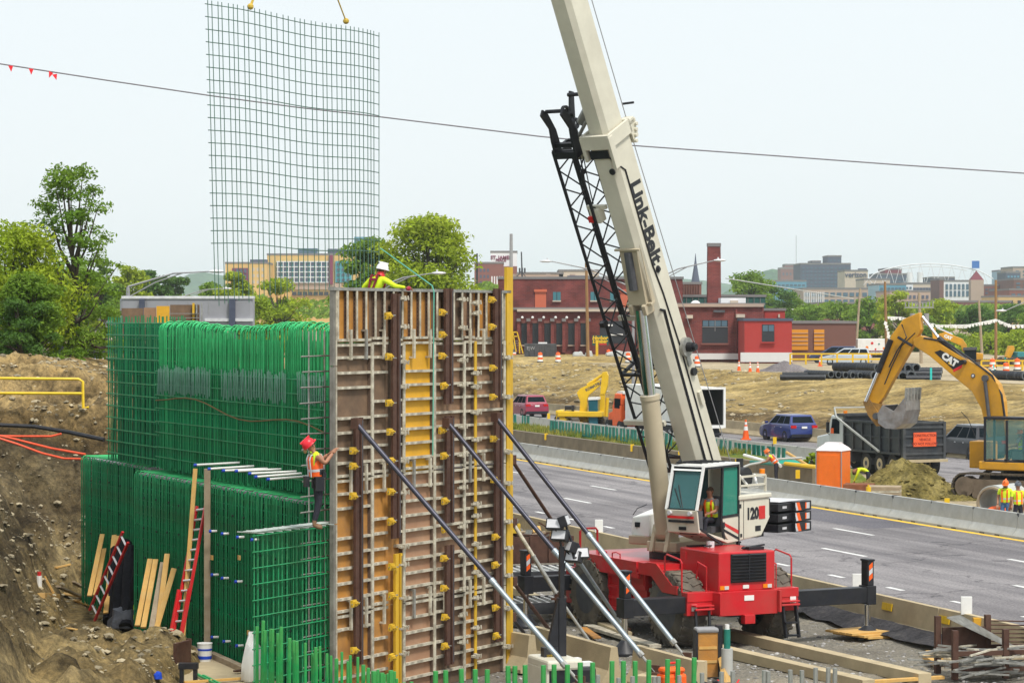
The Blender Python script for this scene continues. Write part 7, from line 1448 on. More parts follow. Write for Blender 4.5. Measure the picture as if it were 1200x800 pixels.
# worker in the median carrying a pole, and a bent one behind the portable toilet
p = Q(46.7, SQ(910, 46.7)); pm_, j = person('bending worker in orange hard hat and orange vest carrying a pale pole', V((p.x, p.y, .0)), rad(75), top='lime', vest='orange', legs='navy', arms='bare', hat=hato,
    J=dict(spi=(0, .08, 1.10), che=(0, .22, 1.26), nec=(0, .31, 1.36), hb=(0, .36, 1.41), ht=(0, .42, 1.50), shl=(-.18, .26, 1.30), shr=(.18, .26, 1.30), ell=(-.22, .40, 1.08), elr=(.22, .42, 1.10), wrl=(-.12, .62, 1.02), wrr=(.14, .62, 1.04)))
b = MB(); a = P(893, 584, 112.5); c = P(930, 575, 112); wq = ROOTM[pm_.name] @ (j['wrl'] + V((.06, .04, -.03))); b.tube([wq + V((-1.5, -.3, -.45)), wq + V((-.5, -.1, -.05)), wq + V((.8, .1, .18)), wq + V((1.8, .3, .22))], .05, 7); tag(b.build('pale_pole', M['conc']), 'pale bent pole carried by the bending worker on the median', 'pole')
p = P(1017, 590, 108.5); person('worker in lime shirt bent double behind the rusty skip', V((p.x, p.y, -.02)), rad(80), top='lime', legs='navy', arms='long', hat=None, hairm='hair',
    J=dict(pel=(0, -.05, .92), spi=(0, .10, 1.06), che=(0, .32, 1.10), nec=(0, .45, 1.05), hb=(0, .52, 1.0), ht=(0, .60, .92), shl=(-.18, .34, 1.08), shr=(.18, .34, 1.08), ell=(-.2, .45, .80), elr=(.2, .45, .80), wrl=(-.15, .55, .56), wrr=(.15, .55, .56), hil=(-.09, -.04, .88), hir=(.09, -.04, .88)))
# roof-top workers on the second digger far right
# ============================================================ SMALL THINGS ON SITE
def board(p0, p1, w_, h_, label, m='wood', cat_='plank', name='plank', group=None, up=(0, 0, 1)):
    p0, p1 = V(p0), V(p1); t = (p0 + p1) / 2; b = MB(); b.bar(p0 - t, p1 - t, w_, h_, V((0, -1, 0)) if name in ('board', 'pole', 'post') else up); o = b.build(name, M[m] if isinstance(m, str) else m, bevel=.006); o.location = t; return tag(o, label, cat_, group)
def G0(px, py): return gsurf(px, py)
def gsurf(px, py):                                             # hit of the view ray with the excavation surface
    d = ray(px, py).normalized(); t = 20.0
    while t < 140:
        p = C0 + d * t
        if p.z <= zt(p.x, p.y): return p
        t += .12
    return GZ(px, py, -.4)
def face(px, py, off=.06, pf=None): return PL(px, py, (pf or PF) + NC * off, NC)
# extension ladder
def ladder(label, foot, top, wd, nr, lap=True):
    d = top - foot; sd = d.cross((NC * .8 + V((0, -1, 0)) * .2)).normalized(); t = thing('ladder', label, 'ladder', foot, 0); lm_ = mat('ladder_red', (.62, .02, .025), .4, 0, .1, 3, dirt=((.4, .1, .08), .4)) if 'ladder_red' not in bpy.data.materials else bpy.data.materials['ladder_red']
    nrm = sd.cross(d).normalized()
    for s in (-1, 1):
        b = MB(); b.bar(foot + sd * wd / 2 * s, top + sd * wd / 2 * s, .05, .06, nrm); b.build('side_rail', lm_, t, world=True)
        if lap: b = MB(); b.bar(foot + sd * (wd / 2 + .035) * s + NC * .05, foot + d * .45 + sd * (wd / 2 + .035) * s + NC * .05, .045, .06, nrm); b.build('side_rail', lm_, t, world=True)
    for k in range(nr): c = foot + d * ((k + .6) / nr); b = MB(); b.cyl(c - sd * wd / 2 - nrm * .0, c + sd * wd / 2, .028, 6); b.build('rung', M['silver'], t, world=True)
    return t
lf_ = face(203, 750, .95); lf_.z = -.3; ladder('long red extension ladder leaning on the green footing cage', lf_, face(236, 592, .08), .40, 15)
lf2 = face(108, 708, 1.25, PF2); lf2.z = -.2; ladder('short red ladder leaning among the boards beside the black rolls', lf2, face(147, 629, .12), .36, 8, False)
# leaning boards
RG = 'boards leaning in a bunch left of the red ladder'; LG = 'boards leaning beside the black rolls'
for (bx_, by_, tx_, ty_, off, g, lab, pf_) in (
    (161, 733, 176, 655, 1.0, RG, 'leftmost leaning board of the bunch next to the red ladder', None), (168, 735, 182.5, 655.5, 1.0, RG, 'second board of the bunch next to the red ladder', None), (177, 739, 191, 659, .95, RG, 'greyer middle board of the bunch next to the red ladder', None), (184, 741, 196, 649, .8, RG, 'tallest board of the bunch next to the red ladder', None), (181, 744, 204, 666, .9, RG, 'rightmost slanting board of the bunch next to the red ladder', None),
    (105, 698, 120, 626, 1.0, LG, 'leftmost board leaning at the left end of the cages', PF2), (112, 697, 122, 643, .9, LG, 'shorter board right of the leftmost leaning one', PF2), (124, 718, 134, 627, 1.1, LG, 'tall board just left of the black rolls', PF2), (127, 700, 138.5, 628, .8, LG, 'tall board behind the short red ladder', PF2)):
    f = face(bx_, by_, off, pf_); f.z = max(f.z, -.35) if f.z < 1 else f.z; tp = face(tx_, ty_, .1, pf_); board(f, tp, .125, .05, lab, 'woodg' if 'greyer' in lab else 'wood', 'board', 'board', g, NC)
board(face(214, 752, .7), face(229, 549, .1), .10, .05, 'long thin pole leaning on the cage left of the big ladder', 'wood', 'pole', 'pole', None, NC)
f = face(243, 768, .15); f.z = -.4; board(f, face(243, 549, .15), .14, .09, 'upright timber post with a grey edge standing against the cage', 'woodg', 'post', 'post', None, NC)
# black rolls, sacks
sack = mat('black_sheet', (.006, .006, .009), .8, 0, .3, 3, bump=.5, bscale=6, spec=.15)
for (bx_, by_, tx_, ty_, r, lab) in ((128, 714, 137, 644, .17, 'front black roll leaning on the cage'), (136, 716, 146, 636, .19, 'tallest black roll leaning on the cage'), (147, 710, 153, 643, .17, 'right-hand black roll against the cage')):
    f = face(bx_, by_, 1.0, PF2); b = MB(); f.z = -.3; tp = face(tx_, ty_, .25, PF2); d = tp - f
    b.tube([f, f + d * .3 + V((.02, 0, 0)), f + d * .7, tp], [r, r * 1.05, r * .97, r], 9); b.cyl(tp - d * .01, tp + d * .012, r * .8, 9); tag(b.build('black_roll', sack, smooth=True), lab, 'roll', 'black rolls against the cage')
def lump(c, r, m, label, cat_, name, seed=1, det=14):
    rr = random.Random(seed); b = MB(); b.ball((0, 0, 0), 1, det, 9); vs = []
    for v in b.v: q = V(v); k = 1 + .35 * noise.noise(q * 1.7 + V((seed, 0, 0))); vs.append((q.x * k * r[0], q.y * k * r[1], max(-.25, q.z * k) * r[2]))
    b.v = vs; o = b.build(name, m, smooth=True); o.location = c; return tag(o, label, cat_)
c = face(147, 716, .9, PF2); lump((c.x, c.y, -.25), (.42, .4, .42), mat('grey_bag', (.05, .055, .07), .5, 0, .4, 4, bump=.5), 'shiny grey refuse bag at the foot of the black rolls', 'bag', 'refuse_bag', 2)
c = face(163, 700, .6, PF2); lump((c.x, c.y, .5), (.22, .25, .75), sack, 'dark jacket hung on the cage right of the black rolls', 'jacket', 'jacket', 5); c = face(153, 690, .45, PF2); lump((c.x, c.y, .6), (.18, .2, .35), M['dgrey'], 'dark tool bag hanging right of the black rolls', 'bag', 'tool_bag', 8)
b = MB(); p = face(157, 694, .5, PF2); q = face(158, 725, .8, PF2); b.bar(p, q, .06, .03); tag(b.build('yellow_level', M['lime']), 'yellow-green strip tool standing beside the dark jacket', 'tool')
# loose boards on the ground
for (a, c, w_, h_, lab, m_) in (((90, 705), (157, 727), .2, .05, 'bright plank lying on the earth at the foot of the black rolls', 'wood'), ((68, 689), (102, 704), .15, .05, 'pale plank lying left of the bright one', 'woodg'), ((85, 683), (104, 694), .14, .05, 'grey plank end at the corner of the footing cage', 'woodg'), ((52, 677), (63, 697), .10, .05, 'short stick propped on the earth at far left', 'wood'), ((64, 667), (81, 663), .14, .05, 'short board lying on the bank ledge at far left', 'wood'), ((48, 700), (66, 701), .2, .14, 'low wooden box among the scraps at far left', 'wood'), ((74, 697), (100, 701), .5, .03, 'sheet of pale plywood on the earth at far left', 'wood'), ((78, 738), (90, 740), .08, .03, 'splinter of wood on the earth terrace', 'wood')):
    p = gsurf(*a) + V((0, 0, .05)); q = gsurf(*c) + V((0, 0, .05)); board(p, q, w_, h_, lab, m_)
b = MB(); p = gsurf(46, 689); b.cyl((0, 0, 0), (0, 0, .32), .07, 10); b.cyl((0, 0, .32), (0, 0, .42), .05, 8, m=1); o = b.build('bottle', [M['white'], M['red']]); o.location = p; tag(o, 'white bottle with a red cap on the earth at far left', 'bottle')
# concrete pad with bucket and scraps
b = MB(); q0 = [face(x, y, o_) for x, y, o_ in ((222, 760, .15), (300, 775, .15))]; a0, a1 = q0[0], q0[1]
pz = -.30; pts = [V((a0.x, a0.y, 0)), V((a1.x, a1.y, 0)) - CC * 3.0, V((a1.x, a1.y, 0)) - CC * 3.0 + NC * 2.6, V((a0.x, a0.y, 0)) + NC * 2.0]
b.loft([[V((p.x, p.y, -.7)) for p in pts], [V((p.x, p.y, pz)) for p in pts]]); b.build('concrete_pad', M['conct'], kind='structure')
pp = GZ(240, 774, pz); b = MB(); b.cyl((0, 0, 0), (0, 0, .38), .145, 18, r2=.165); b.cyl((0, 0, .05), (0, 0, .12), .152, 18, r2=.155, m=1); b.cyl((0, 0, .24), (0, 0, .28), .161, 18, r2=.163, m=1); b.cyl((0, 0, .38), (0, 0, .40), .172, 18); o = b.build('bucket', [M['white'], capm], smooth=True); o.location = pp; tag(o, 'white plastic bucket with blue bands at the foot of the cage', 'bucket')
for (a, c, w_, h_, lab, m_) in (((247, 766), (294, 787), .16, .12, 'timber kerb lying along the foot of the footing cage', 'woodg'), ((224, 759), (234, 767), .16, .12, 'short timber kerb left of the bucket', 'woodg'), ((216, 799), (290, 794), .08, .05, 'brown plank at the bottom edge on the concrete pad', 'wood'), ((275, 786), (290, 784), .10, .04, 'dark wood scrap on the pad', 'rust'), ((228, 788), (262, 806), .05, .05, 'left green bar lying on the pad', 'greenb'), ((238, 791), (268, 806), .05, .05, 'right green bar lying on the pad', 'greenb'), ((205, 752), (222, 739), .06, .04, 'short lath crossing the ladder foot', 'wood')):
    p = GZ(*a, pz + .06); q = GZ(*c, pz + .06); board(p, q, w_, h_, lab, m_)
b = MB(); p = GZ(205, 795, -.4); q = GZ(222, 790, -.4); b.bar(p + V((0, 0, .35)), q + V((0, 0, .35)), .08, .8); b.bar(q + V((0, 0, .35)), q + V((0, 0, .36)) + NC * .1, .1, .85); tag(b.build('rusty_plate', M['rust']), 'rusty steel plate standing at the edge of the earth terrace', 'plate')
b = MB(); p = GZ(221, 800, -.3); b.bx((-.2, -.1, .3), (.2, .1, .42)); [b.bx((x, -.08, -.1), (x + .08, .08, .3)) for x in (-.18, .1)]; o = b.build('black_stand', M['black']); o.location = p; tag(o, 'small black stand at the bottom edge left of the pad', 'stand')
p = GZ(296, 792, -.2); lump((p.x, p.y, -.1), (.22, .3, .75), M['white'], 'white wrapped bundle beside the green starter bars', 'bundle', 'white_bundle', 4)
p = gsurf(185, 799); lump(p + V((0, 0, .1)), (.09, .09, .12), capm, 'scrap of blue plastic at the bottom edge on the earth', 'scrap', 'blue_scrap', 6)
# yellow handrail and hoses on the bank
hr = thing('handrail', 'yellow pipe handrail running in from the left edge on top of the bank', 'handrail', gsurf(97, 478), 0); YR = gsurf(97, 478).y - .3; b = MB(); zo = (ROOTM[hr.name].translation)
b.tube([P(-20, 443, YR), P(92, 444, YR), P(97, 447, YR), P(97.5, 478, YR), P(104, 477, YR)], .045, 7); b.tube([P(-20, 460.5, YR), P(97, 461, YR)], .045, 7); b.build('rails', mat('rail_yellow', (.75, .52, .02), .45), hr, smooth=True, world=True)
ored = mat('hose_orange', (.72, .09, .03), .5)
def hose(pts, r, m, lab): b = MB(); b.tube(pts, r, 6); return tag(b.build('hose', m, smooth=True), lab, 'hose')
hose([P(-15, 497, 77), P(40, 499.5, 77), P(80, 506, 76.6), P(122, 515, 76)], .065, M['black'], 'thick black hose along the cut bank at left')
hose([P(-15, 510, 75.5), P(20, 511, 75.5), P(60, 511, 75.3), P(72, 508, 75.3)], .035, ored, 'upper short orange hose on the bank'); hose([P(-15, 507, 75), P(20, 515, 75), P(60, 525, 74.6), P(100, 532, 74)], .035, ored, 'middle orange hose running to the footing cage'); hose([P(-15, 509, 74.6), P(20, 520, 74.6), P(50, 531, 74.4), P(75, 537, 74.2), P(96, 537.5, 74)], .035, ored, 'lowest sagging orange hose on the bank')
# ---- light tower and generator
g0 = GZ(658, 830, -.42); lt = thing('light_tower', 'black light tower mast with lamp heads rising from its white and black generator', 'light tower', g0, rad(20)); Dg = g0.y
def ltz(py): return P(658, py, Dg).z - g0.z
b = MB(); b.bx((-.045, -.045, .5), (.045, .045, ltz(640))); b.bx((-.075, -.075, .5), (.075, .075, ltz(700))); b.prism([(-.32, ltz(760)), (-.08, ltz(700)), (-.08, ltz(760))], -.05, .05); b.bx((-.4, -.1, ltz(770)), (-.1, .1, ltz(757))); b.build('mast', M['black'], lt)
b = MB(); b.bx((-.5, -.62, .3), (.5, .62, ltz(778))); b.build('generator_body', M['black'], lt, bevel=.05)
b = MB(); b.bx((-.54, -.66, ltz(780)), (.2, .5, ltz(768))); b.bx((-.545, -.6, .4), (-.3, .5, ltz(776))); b.build('generator_top', M['cranec'], lt, bevel=.05)
b = MB(); b.bx((-.35, -.1, ltz(768)), (-.1, .05, ltz(765))); b.bx((-.26, -.06, ltz(768)), (-.18, .02, ltz(758))); b.build('yellow_bracket', M['clamp'], lt)
for y in (-.3, .3): b = MB(); b.bx((.3, y - .1, .7), (.506, y + .1, .95)); b.build('label_plate', M['white'], lt)
b = MB(); b.bx((-1.1, -.05, .3), (.6, .05, .4)); b.cyl((0, -.7, .26), (0, -.58, .26), .26, 14); b.cyl((0, .58, .26), (0, .7, .26), .26, 14); b.build('trailer_frame', M['dgrey'], lt)
for (px, py, rz_) in ((650, 614, .5), (656, 627, .4), (668, 640, -.3), (672, 652, .3), (662, 610, 2.2), (680, 648, 1.2)):
    q = P(px, py, Dg) - g0; T = MX.Translation(MX.Rotation(-rad(20), 3, 'Z') @ q) @ MX.Rotation(rz_ - 1.2, 4, 'Z') @ MX.Rotation(rad(-20), 4, 'X')
    b = MB(); b.bx((-.17, -.06, -.11), (.17, .1, .11)); b.prism([(-.12, -.09), (.12, -.09), (.08, .09), (-.08, .09)], .1, .18); b.xf(T); o = b.build('lamp_head', M['black'], lt, bevel=.015); b = MB(); b.bx((-.14, -.066, -.085), (.14, -.058, .085)); b.xf(T); b.build('lamp_glass', M['silver'], o)
b = MB(); q = lambda px, py: MX.Rotation(-rad(20), 3, 'Z') @ (P(px, py, Dg) - g0)
b.tube([q(658, 642), q(656, 630), q(651, 620), q(662, 612), q(672, 640), q(680, 648)], .025, 5); b.tube([q(658, 640), q(668, 650), q(662, 660), q(658, 700)], .015, 5); b.build('lamp_arms', M['black'], lt)
# ---- spare concrete barriers lying in front
zt_b = .36
def block(px0, py0, px1, py1, lab, z=zt_b, m='conct'):
    a = GZ(px0, py0, z); c = GZ(px1, py1, z); d = c - a; d.z = 0; bb2 = jersey(d.length, z + .45, m); o = bb2.build('concrete_barrier', M[m]); o.location = (a.x, a.y, -.45); o.rotation_euler = (0, 0, math.atan2(d.y, d.x) - rad(90)); return tag(o, lab, 'barrier')
block(720, 758, 626, 733, 'spare tan concrete barrier lying behind the light tower, broken end to the right'); block(822, 775, 746, 755, 'second spare barrier right of the light tower under the long braces'); block(624, 744, 590, 738, 'grey end of a third spare barrier beside the yellow post')
# orange case, tools, timber props
ob_ = thing('tool_case', 'bright orange tool case with rounded lid beside the green starter bars', 'case', GZ(787, 806, .0), rad(25)); b = MB(); b.bx((-.26, -.18, 0), (.26, .18, .3)); b.bx((-.24, -.16, .3), (.24, .16, .42)); b.build('shell', M['orange'], ob_, bevel=.06); b = MB(); b.tube([(-.12, 0, .42), (-.1, 0, .5), (.1, 0, .5), (.12, 0, .42)], .025, 6); b.bx((-.03, -.2, .22), (.03, -.17, .34)); b.build('handle', M['red'], ob_, smooth=True)
b = MB(); p = GZ(835, 815, .0)
b.bx((-.9, -.4, -.45), (.7, .4, .1)); o = b.build('concrete_block', M['conct']); o.location = p; o.rotation_euler = (0, 0, rad(15)); tag(o, 'low concrete block heaped with dark tools at the bottom edge', 'concrete block')
for k in range(9):
    q = p + V((R.uniform(-.7, .5), R.uniform(-.3, .3), .16)); b = MB(); b.box((0, 0, 0), (R.uniform(.12, .35), R.uniform(.06, .16), R.uniform(.08, .2)), R.uniform(0, 3)); b.cyl((0, 0, 0), (R.uniform(-.3, .3), R.uniform(-.2, .2), .1), .02, 6); o = b.build('hand_tool', [M['black'], M['black'], M['dgrey'], M['red'], M['black']][k % 5], bevel=.015); o.location = q; tag(o, ('black drill lying on the block', 'dark grinder lying on the block', 'grey clamp lying on the block', 'red-handled tool on the block', 'black bag of bolts on the block', 'black cable end on the block', 'black hammer drill at the left of the block', 'grey spanner set on the block', 'dark red saw at the right of the block')[k], 'tool')
board(GZ(858, 830, -.3), P(846, 769, 57.5), .24, .1, 'yellow plank leaning upright at the bottom edge below the crane', 'wood', up=(0, -1, 0))
b = MB(); cc = GZ(852, 790, -.2); b.cyl((0, 0, 0), (0, 0, .55), .12, 12); b.cyl((0, 0, .55), (0, 0, .95), .07, 12, m=1); b.cyl((0, 0, .95), (0, 0, 1.05), .05, 10, m=2); o = b.build('spray_can', [M['conc'], M['slat'], M['white']], smooth=True); o.location = cc; tag(o, 'spray can on a short post behind the yellow plank', 'can')
cb_ = thing('step_box', 'weathered yellow timber box with black frame and grey wrap below the crane steps', 'box', GZ(828, 792, -.45), rad(10)); b = MB(); b.bx((-.22, -.12, .0), (.22, .12, .95)); b.build('panel', M['plyo'], cb_); b = MB(); b.bx((.22, -.14, 0), (.32, .14, 1.1)); b.bx((-.27, -.14, .2), (-.22, .14, 1.0)); b.build('frame', M['black'], cb_); b = MB(); b.bx((-.26, -.16, .95), (.24, .16, 1.06)); b.build('wrap', M['grey'], cb_, bevel=.04)
for k in range(2): b = MB(); b.bx((-.2, -.135, .3 + k * .3), (.2, -.12, .36 + k * .3)); b.build('cleat', M['wood'], cb_)
# long beams on the ground
for (a, c, w_, h_, lab, m_) in (((852, 742), (1084, 795), .32, .24, 'long weathered beam lying from the crane wheels to the right', 'conct'), ((838, 760), (1018, 802), .30, .22, 'second long beam lying nearer than the first', 'conct'), ((600, 690), (735, 745), .25, .2, 'long pale beam lying under the front outrigger', 'conct'), ((640, 715), (700, 729), .16, .08, 'yellow plank behind the spare barrier', 'wood'), ((690, 733), (768, 757), .3, .08, 'grey board in front of the crane wheel', 'steel'), ((683, 735), (700, 747), .2, .04, 'orange-brown board leaning on the spare barrier', 'plyo'), ((1010, 799), (1105, 793), .14, .07, 'yellow board at the bottom edge right of the beams', 'wood'), ((1085, 769), (1100, 778), .16, .09, 'short wood block on the gravel, left of the steel rack', 'wood'), ((1088, 765), (1104, 774), .14, .14, 'second short wood block on the gravel behind the first', 'wood')):
    p = GZ(*a, -.36); q = GZ(*c, -.36); board(p, q, w_, h_, lab, M['rail'] if m_ == 'steel' else m_, 'beam' if w_ > .24 else 'plank', 'beam' if w_ > .24 else 'plank')
# wooden mats under the right outrigger foot
jw = ROOTM[cr.name] @ V((3.63, -3.15, 0))
for k, (dx, dy, z, L, rz_, lab) in enumerate(((-.1, 0, .045, 1.5, .1, 'upper wooden mat under the right outrigger foot'), (.1, .05, -.0, 1.6, .25, 'middle wooden mat under the right outrigger foot'), (.3, -.1, -.04, 1.2, -.1, 'lowest wooden mat under the right outrigger foot'))):
    b = MB(); [b.bx((-L / 2, -.5 + j * .26, -.02), (L / 2, -.26 + j * .26, .03)) for j in range(4)]; o = b.build('outrigger_mat', M['wood']); o.location = (jw.x + dx, jw.y + dy, -.42 + z + .08); o.rotation_euler = (0, 0, CRY + rz_); tag(o, lab, 'mat')
# stacked steel decks with scrap bin
dk0 = P(628, 690, 66.5)
for k, (z0, lab) in enumerate(((.45, 'lower steel deck with pale grating behind the front outrigger'), (1.25, 'upper steel deck with pale grating, scrap bin standing on it'))):
    t = thing('steel_deck', lab, 'deck', (dk0.x - .2, 68.2, -.45 + z0), rad(14)); b = MB(); b.bx((-2.2, -.9, -.28), (1.5, -.78, 0)); b.bx((-2.2, .8, -.28), (1.5, .9, 0)); b.bx((-2.2, -.78, -.28), (-2.1, .8, 0)); b.bx((1.4, -.78, -.28), (1.5, .8, 0)); b.build('edge_beam', M['dgrey'], t); b = MB(); [b.bx((-2.1 + i * .22, -.78, -.06), (-2.02 + i * .22, .8, .0)) for i in range(16)]; [b.bx((-2.1, -.7 + i * .3, -.09), (1.4, -.66 + i * .3, -.062)) for i in range(5)]; b.build('grating', M['white'], t, kind='stuff')
    b = MB(); [b.bx((x, y, -z0 - .0 + (.0 if k == 0 else .45)), (x + .14, y + .14, -.28)) for x in (-2.1, 1.2) for y in (-.8, .65)]; b.build('support_block', M['rust'], t)
sbn = thing('scrap_bin', 'rusty bin heaped with steel scrap and timber ends on the upper deck', 'bin', (dk0.x - .5, 70.0, .82), rad(14)); b = MB()
b.bx((-1.4, -.7, 0), (1.4, -.66, .7)); b.bx((-1.4, .66, 0), (1.4, .7, .7)); b.bx((-1.4, -.66, 0), (-1.36, .66, .7)); b.bx((1.36, -.66, 0), (1.4, .66, .7)); b.bx((-1.36, -.66, 0), (1.36, .66, .05)); [b.bx((-1.3 + i * .5, -.75, 0), (-1.22 + i * .5, -.7, .72)) for i in range(6)]; b.build('bin_wall', M['rust'], sbn)
for k in range(34):
    a = V((R.uniform(-1.1, 1.1), R.uniform(-.5, .5), R.uniform(.4, .9))); d = V((R.gauss(0, 1), R.gauss(0, .6), R.gauss(.2, .35))).normalized() * R.uniform(.3, .75); b = MB(); b.bar(a - d * .5, a + d * .5, R.choice((.05, .08, .22)), R.choice((.04, .06))); b.build('scrap_piece', [M['rust'], M['rust'], M['woodg'], M['steel'], M['wood'], M['dgrey']][k % 6], sbn)
b = MB(); b.bx((-.25, -.1, .75), (.1, .1, 1.0)); o = b.build('yellow_box', M['clamp'], sbn)
for k in range(5): b = MB(); b.bar((-.6 + k * .13, .3, .5), (-.4 + k * .13, .3, 1.5 - k * .1), .05, .05); b.build('upright_scrap', M['steel'], sbn)
# ---- rack of steel ties at lower right
rk = thing('steel_rack', 'rusty steel rack piled with grey form ties at the lower right corner', 'rack', GZ(1150, 795, -.45), rad(12)); b = MB()
for x in (-.6, .55, 1.5): b.bx((x - .06, -.06, 0), (x + .06, .06, 1.05)); b.bx((x - .06, .95, 0), (x + .06, 1.07, 1.25))
for z in (.15, .5): b.bx((-.6, -.04, z), (1.5, .04, z + .1)); b.bx((-.6, .97, z), (1.5, 1.05, z + .1))
b.bx((-.5, .97, .6), (.5, 1.02, 1.0)); b.build('rack_frame', M['rust'], rk)
for k in range(60):
    x = R.uniform(-.9, 1.1); y = R.uniform(-.5, .8); z = R.uniform(.1, .65); a = R.gauss(.25, .35); L = R.uniform(.6, 1.5); d = V((math.cos(a), math.sin(a), R.gauss(.0, .08))) * L / 2; c = V((x, y, z)); b = MB(); b.bar(c - d, c + d, .05, .035); b.build('form_tie', M['steel'] if k % 4 else M['rail'], rk)
for k in range(14): a = V((-.5 + k * .03, .7 + k * .02, 1.25)); b = MB(); b.bar(a, a + V((1.5, -.1, -.72 - k * .01)), .05, .04); b.build('form_tie', M['steel'], rk)
for k in range(7): b = MB(); b.cyl((.6, 1.3, .55 + k * .09), (2.2, 1.1, .5 + k * .09), .015, 5); b.build('thin_bar', M['rust'], rk)
b = MB(); b.bar((1.5, -.6, .0), (2.0, .3, 1.0), .3, .08); b.build('leaning_plate', M['woodg'], rk)
b = MB(); b.box((0, 0, 0), (.32, .3, .2), .4); b.box((-.2, .1, .02), (.2, .2, .2), 1.0); o = b.build('broken_block', M['conct'], bevel=.04); o.location = GZ(1117, 775, -.38); tag(o, 'broken pinkish block beside the steel rack', 'block')
# ---- things on the barriers
def onq(px, q, z): return Q(q, SQ(px, q), z)
for px, lab in ((702, 'white marker plate on the tan barrier behind the crane deck'), (1005, 'white marker plate on the tan barrier left of the outrigger post'), (1133, 'white marker plate on the tan barrier near the right edge')):
    o = MB(); o.bx((-.13, -.03, 0), (.13, .03, .42)); o = o.build('marker_plate', M['wht2'] if 'wht2' in M else M['white'], bevel=.01); o.location = onq(px, 29.4, .37); tag(o, lab, 'marker')
for px, dz, lab in ((1040, -.20, 'pair of yellow reflector panels on the tan barrier nearer the crane'), (1107, -.20, 'pair of yellow reflector panels on the tan barrier nearer the right edge')):
    for k in (0,): b = MB(); [b.prism([(x0, -.09), (x0 + .26, -.09), (x0 + .26, .09), (x0, .09)], -.012, .012) for x0 in (-.27, .0)]; o = b.build('reflector_panel', M['kom']); o.location = onq(px, 29.4 - .128, .16); o.rotation_euler = (rad(-9), 0, HYAW + math.pi); tag(o, lab, 'reflector')
b = MB(); b.bx((-.12, -.08, -.15), (.12, .08, .1)); o = b.build('amber_box', M['plyy']); o.location = onq(1147, 29.3, .28); tag(o, 'small amber box hung over the tan barrier near the right edge', 'box')
ym = MB(); ym.bx((-.09, -.05, 0), (.09, .05, .36)); ym = ym.mesh('marker', M['kom'])
for px, q, z, lab in ((640, 47.6, .55, 'yellow marker on the planter wall nearest the yellow post'), (741, 47.6, .55, 'yellow marker on the planter wall beside the lift cylinder'), (797, 47.6, .5, 'yellow marker on the planter wall behind the boom foot'), (864, 47.4, .5, 'yellow marker on the planter wall right of the crane cab'), (935, 46.5, .5, 'yellow marker left of the orange toilet'), (643, 55.4, .8, 'yellow marker on the far barrier by the lemon digger'), (908, 55.4, .8, 'yellow marker on the far barrier below the blue car'), (1110, 44.6, .45, 'yellow marker behind the pale barrier near the spoil pile')):
    o = put('yellow_marker', ym, None, onq(px, q, z)); tag(o, lab, 'marker', 'yellow markers along the median')
# green paddle screens
def paddles(px0, px1, q, z, lab, h=.62):
    t = thing('paddle_screen', lab, 'screen', onq(px0, q, z), HYAW + math.pi); s0_, s1_ = SQ(px0, q), SQ(px1, q); L_ = abs(s0_ - s1_); n_ = int(L_ / .52)
    pm_ = MB(); pm_.bx((-.13, -.03, 0), (.13, .03, h)); pm_ = pm_.mesh('paddle', M['slat'])
    for k in range(n_): put('paddle', pm_, t, (L_ * k / n_, 0, .06), (R.uniform(-.06, .06), R.uniform(-.04, .04), R.uniform(-.2, .2)))
    b = MB(); b.bx((0, -.06, 0), (L_, .06, .08)); b.build('base_rail', M['slat'], t)
paddles(597, 607, 50.6, .72, 'short leaning run of green paddles beside the yellow post'); paddles(612, 622, 50.6, .72, 'pair of green paddles left of the long paddle row'); paddles(645, 790, 49.0, .80, 'long row of green paddles on the median strip behind the boom'); paddles(834, 861, 49.6, .72, 'row of green paddles in front of the white trailer'); paddles(862, 924, 50.6, .55, 'row of green paddles below the blue car')
# heap of green sheets and poles on the median
hp_ = onq(925, 49.0, .6)
for k, (px, q, r, lab) in enumerate(((895, 49.5, (1.2, .7, .35), 'crumpled green sheet left of the bending worker'), (930, 49.2, (1.3, .7, .55), 'larger crumpled green sheet right of the bending worker'))): lump(onq(px, q, .35), r, mat('green_sheet_%d' % k, (.01, .30, .22), .6, 0, .2, 3), lab, 'sheet', 'green_sheet', 11 + k)
for (a, c, D1, D2, r, lab, m_) in (((872, 533), (897, 540), 118, 116, .07, 'upper white pole lying by the green sheets', 'white'), ((898, 530), (915, 546), 116, 114, .07, 'white pole leaning behind the bending worker', 'white'), ((922, 530), (953, 549), 117, 113, .07, 'pale timber slanting over the green sheet', 'wood'), ((920, 543), (957, 547), 114, 112, .09, 'yellow beam lying below the green sheet', 'kom'), ((880, 541), (910, 544), 116, 114, .08, 'green beam end under the white poles', 'slat')):
    b = MB(); b.cyl(P(*a, D1), P(*c, D2), r, 7); tag(b.build('pole', M[m_]), lab, 'pole')
tree('bright weed bush growing left of the orange toilet', 950, 548, 530, 116, 17, 700, .09, 0, clumps=10, trunkf=0, name='bush')
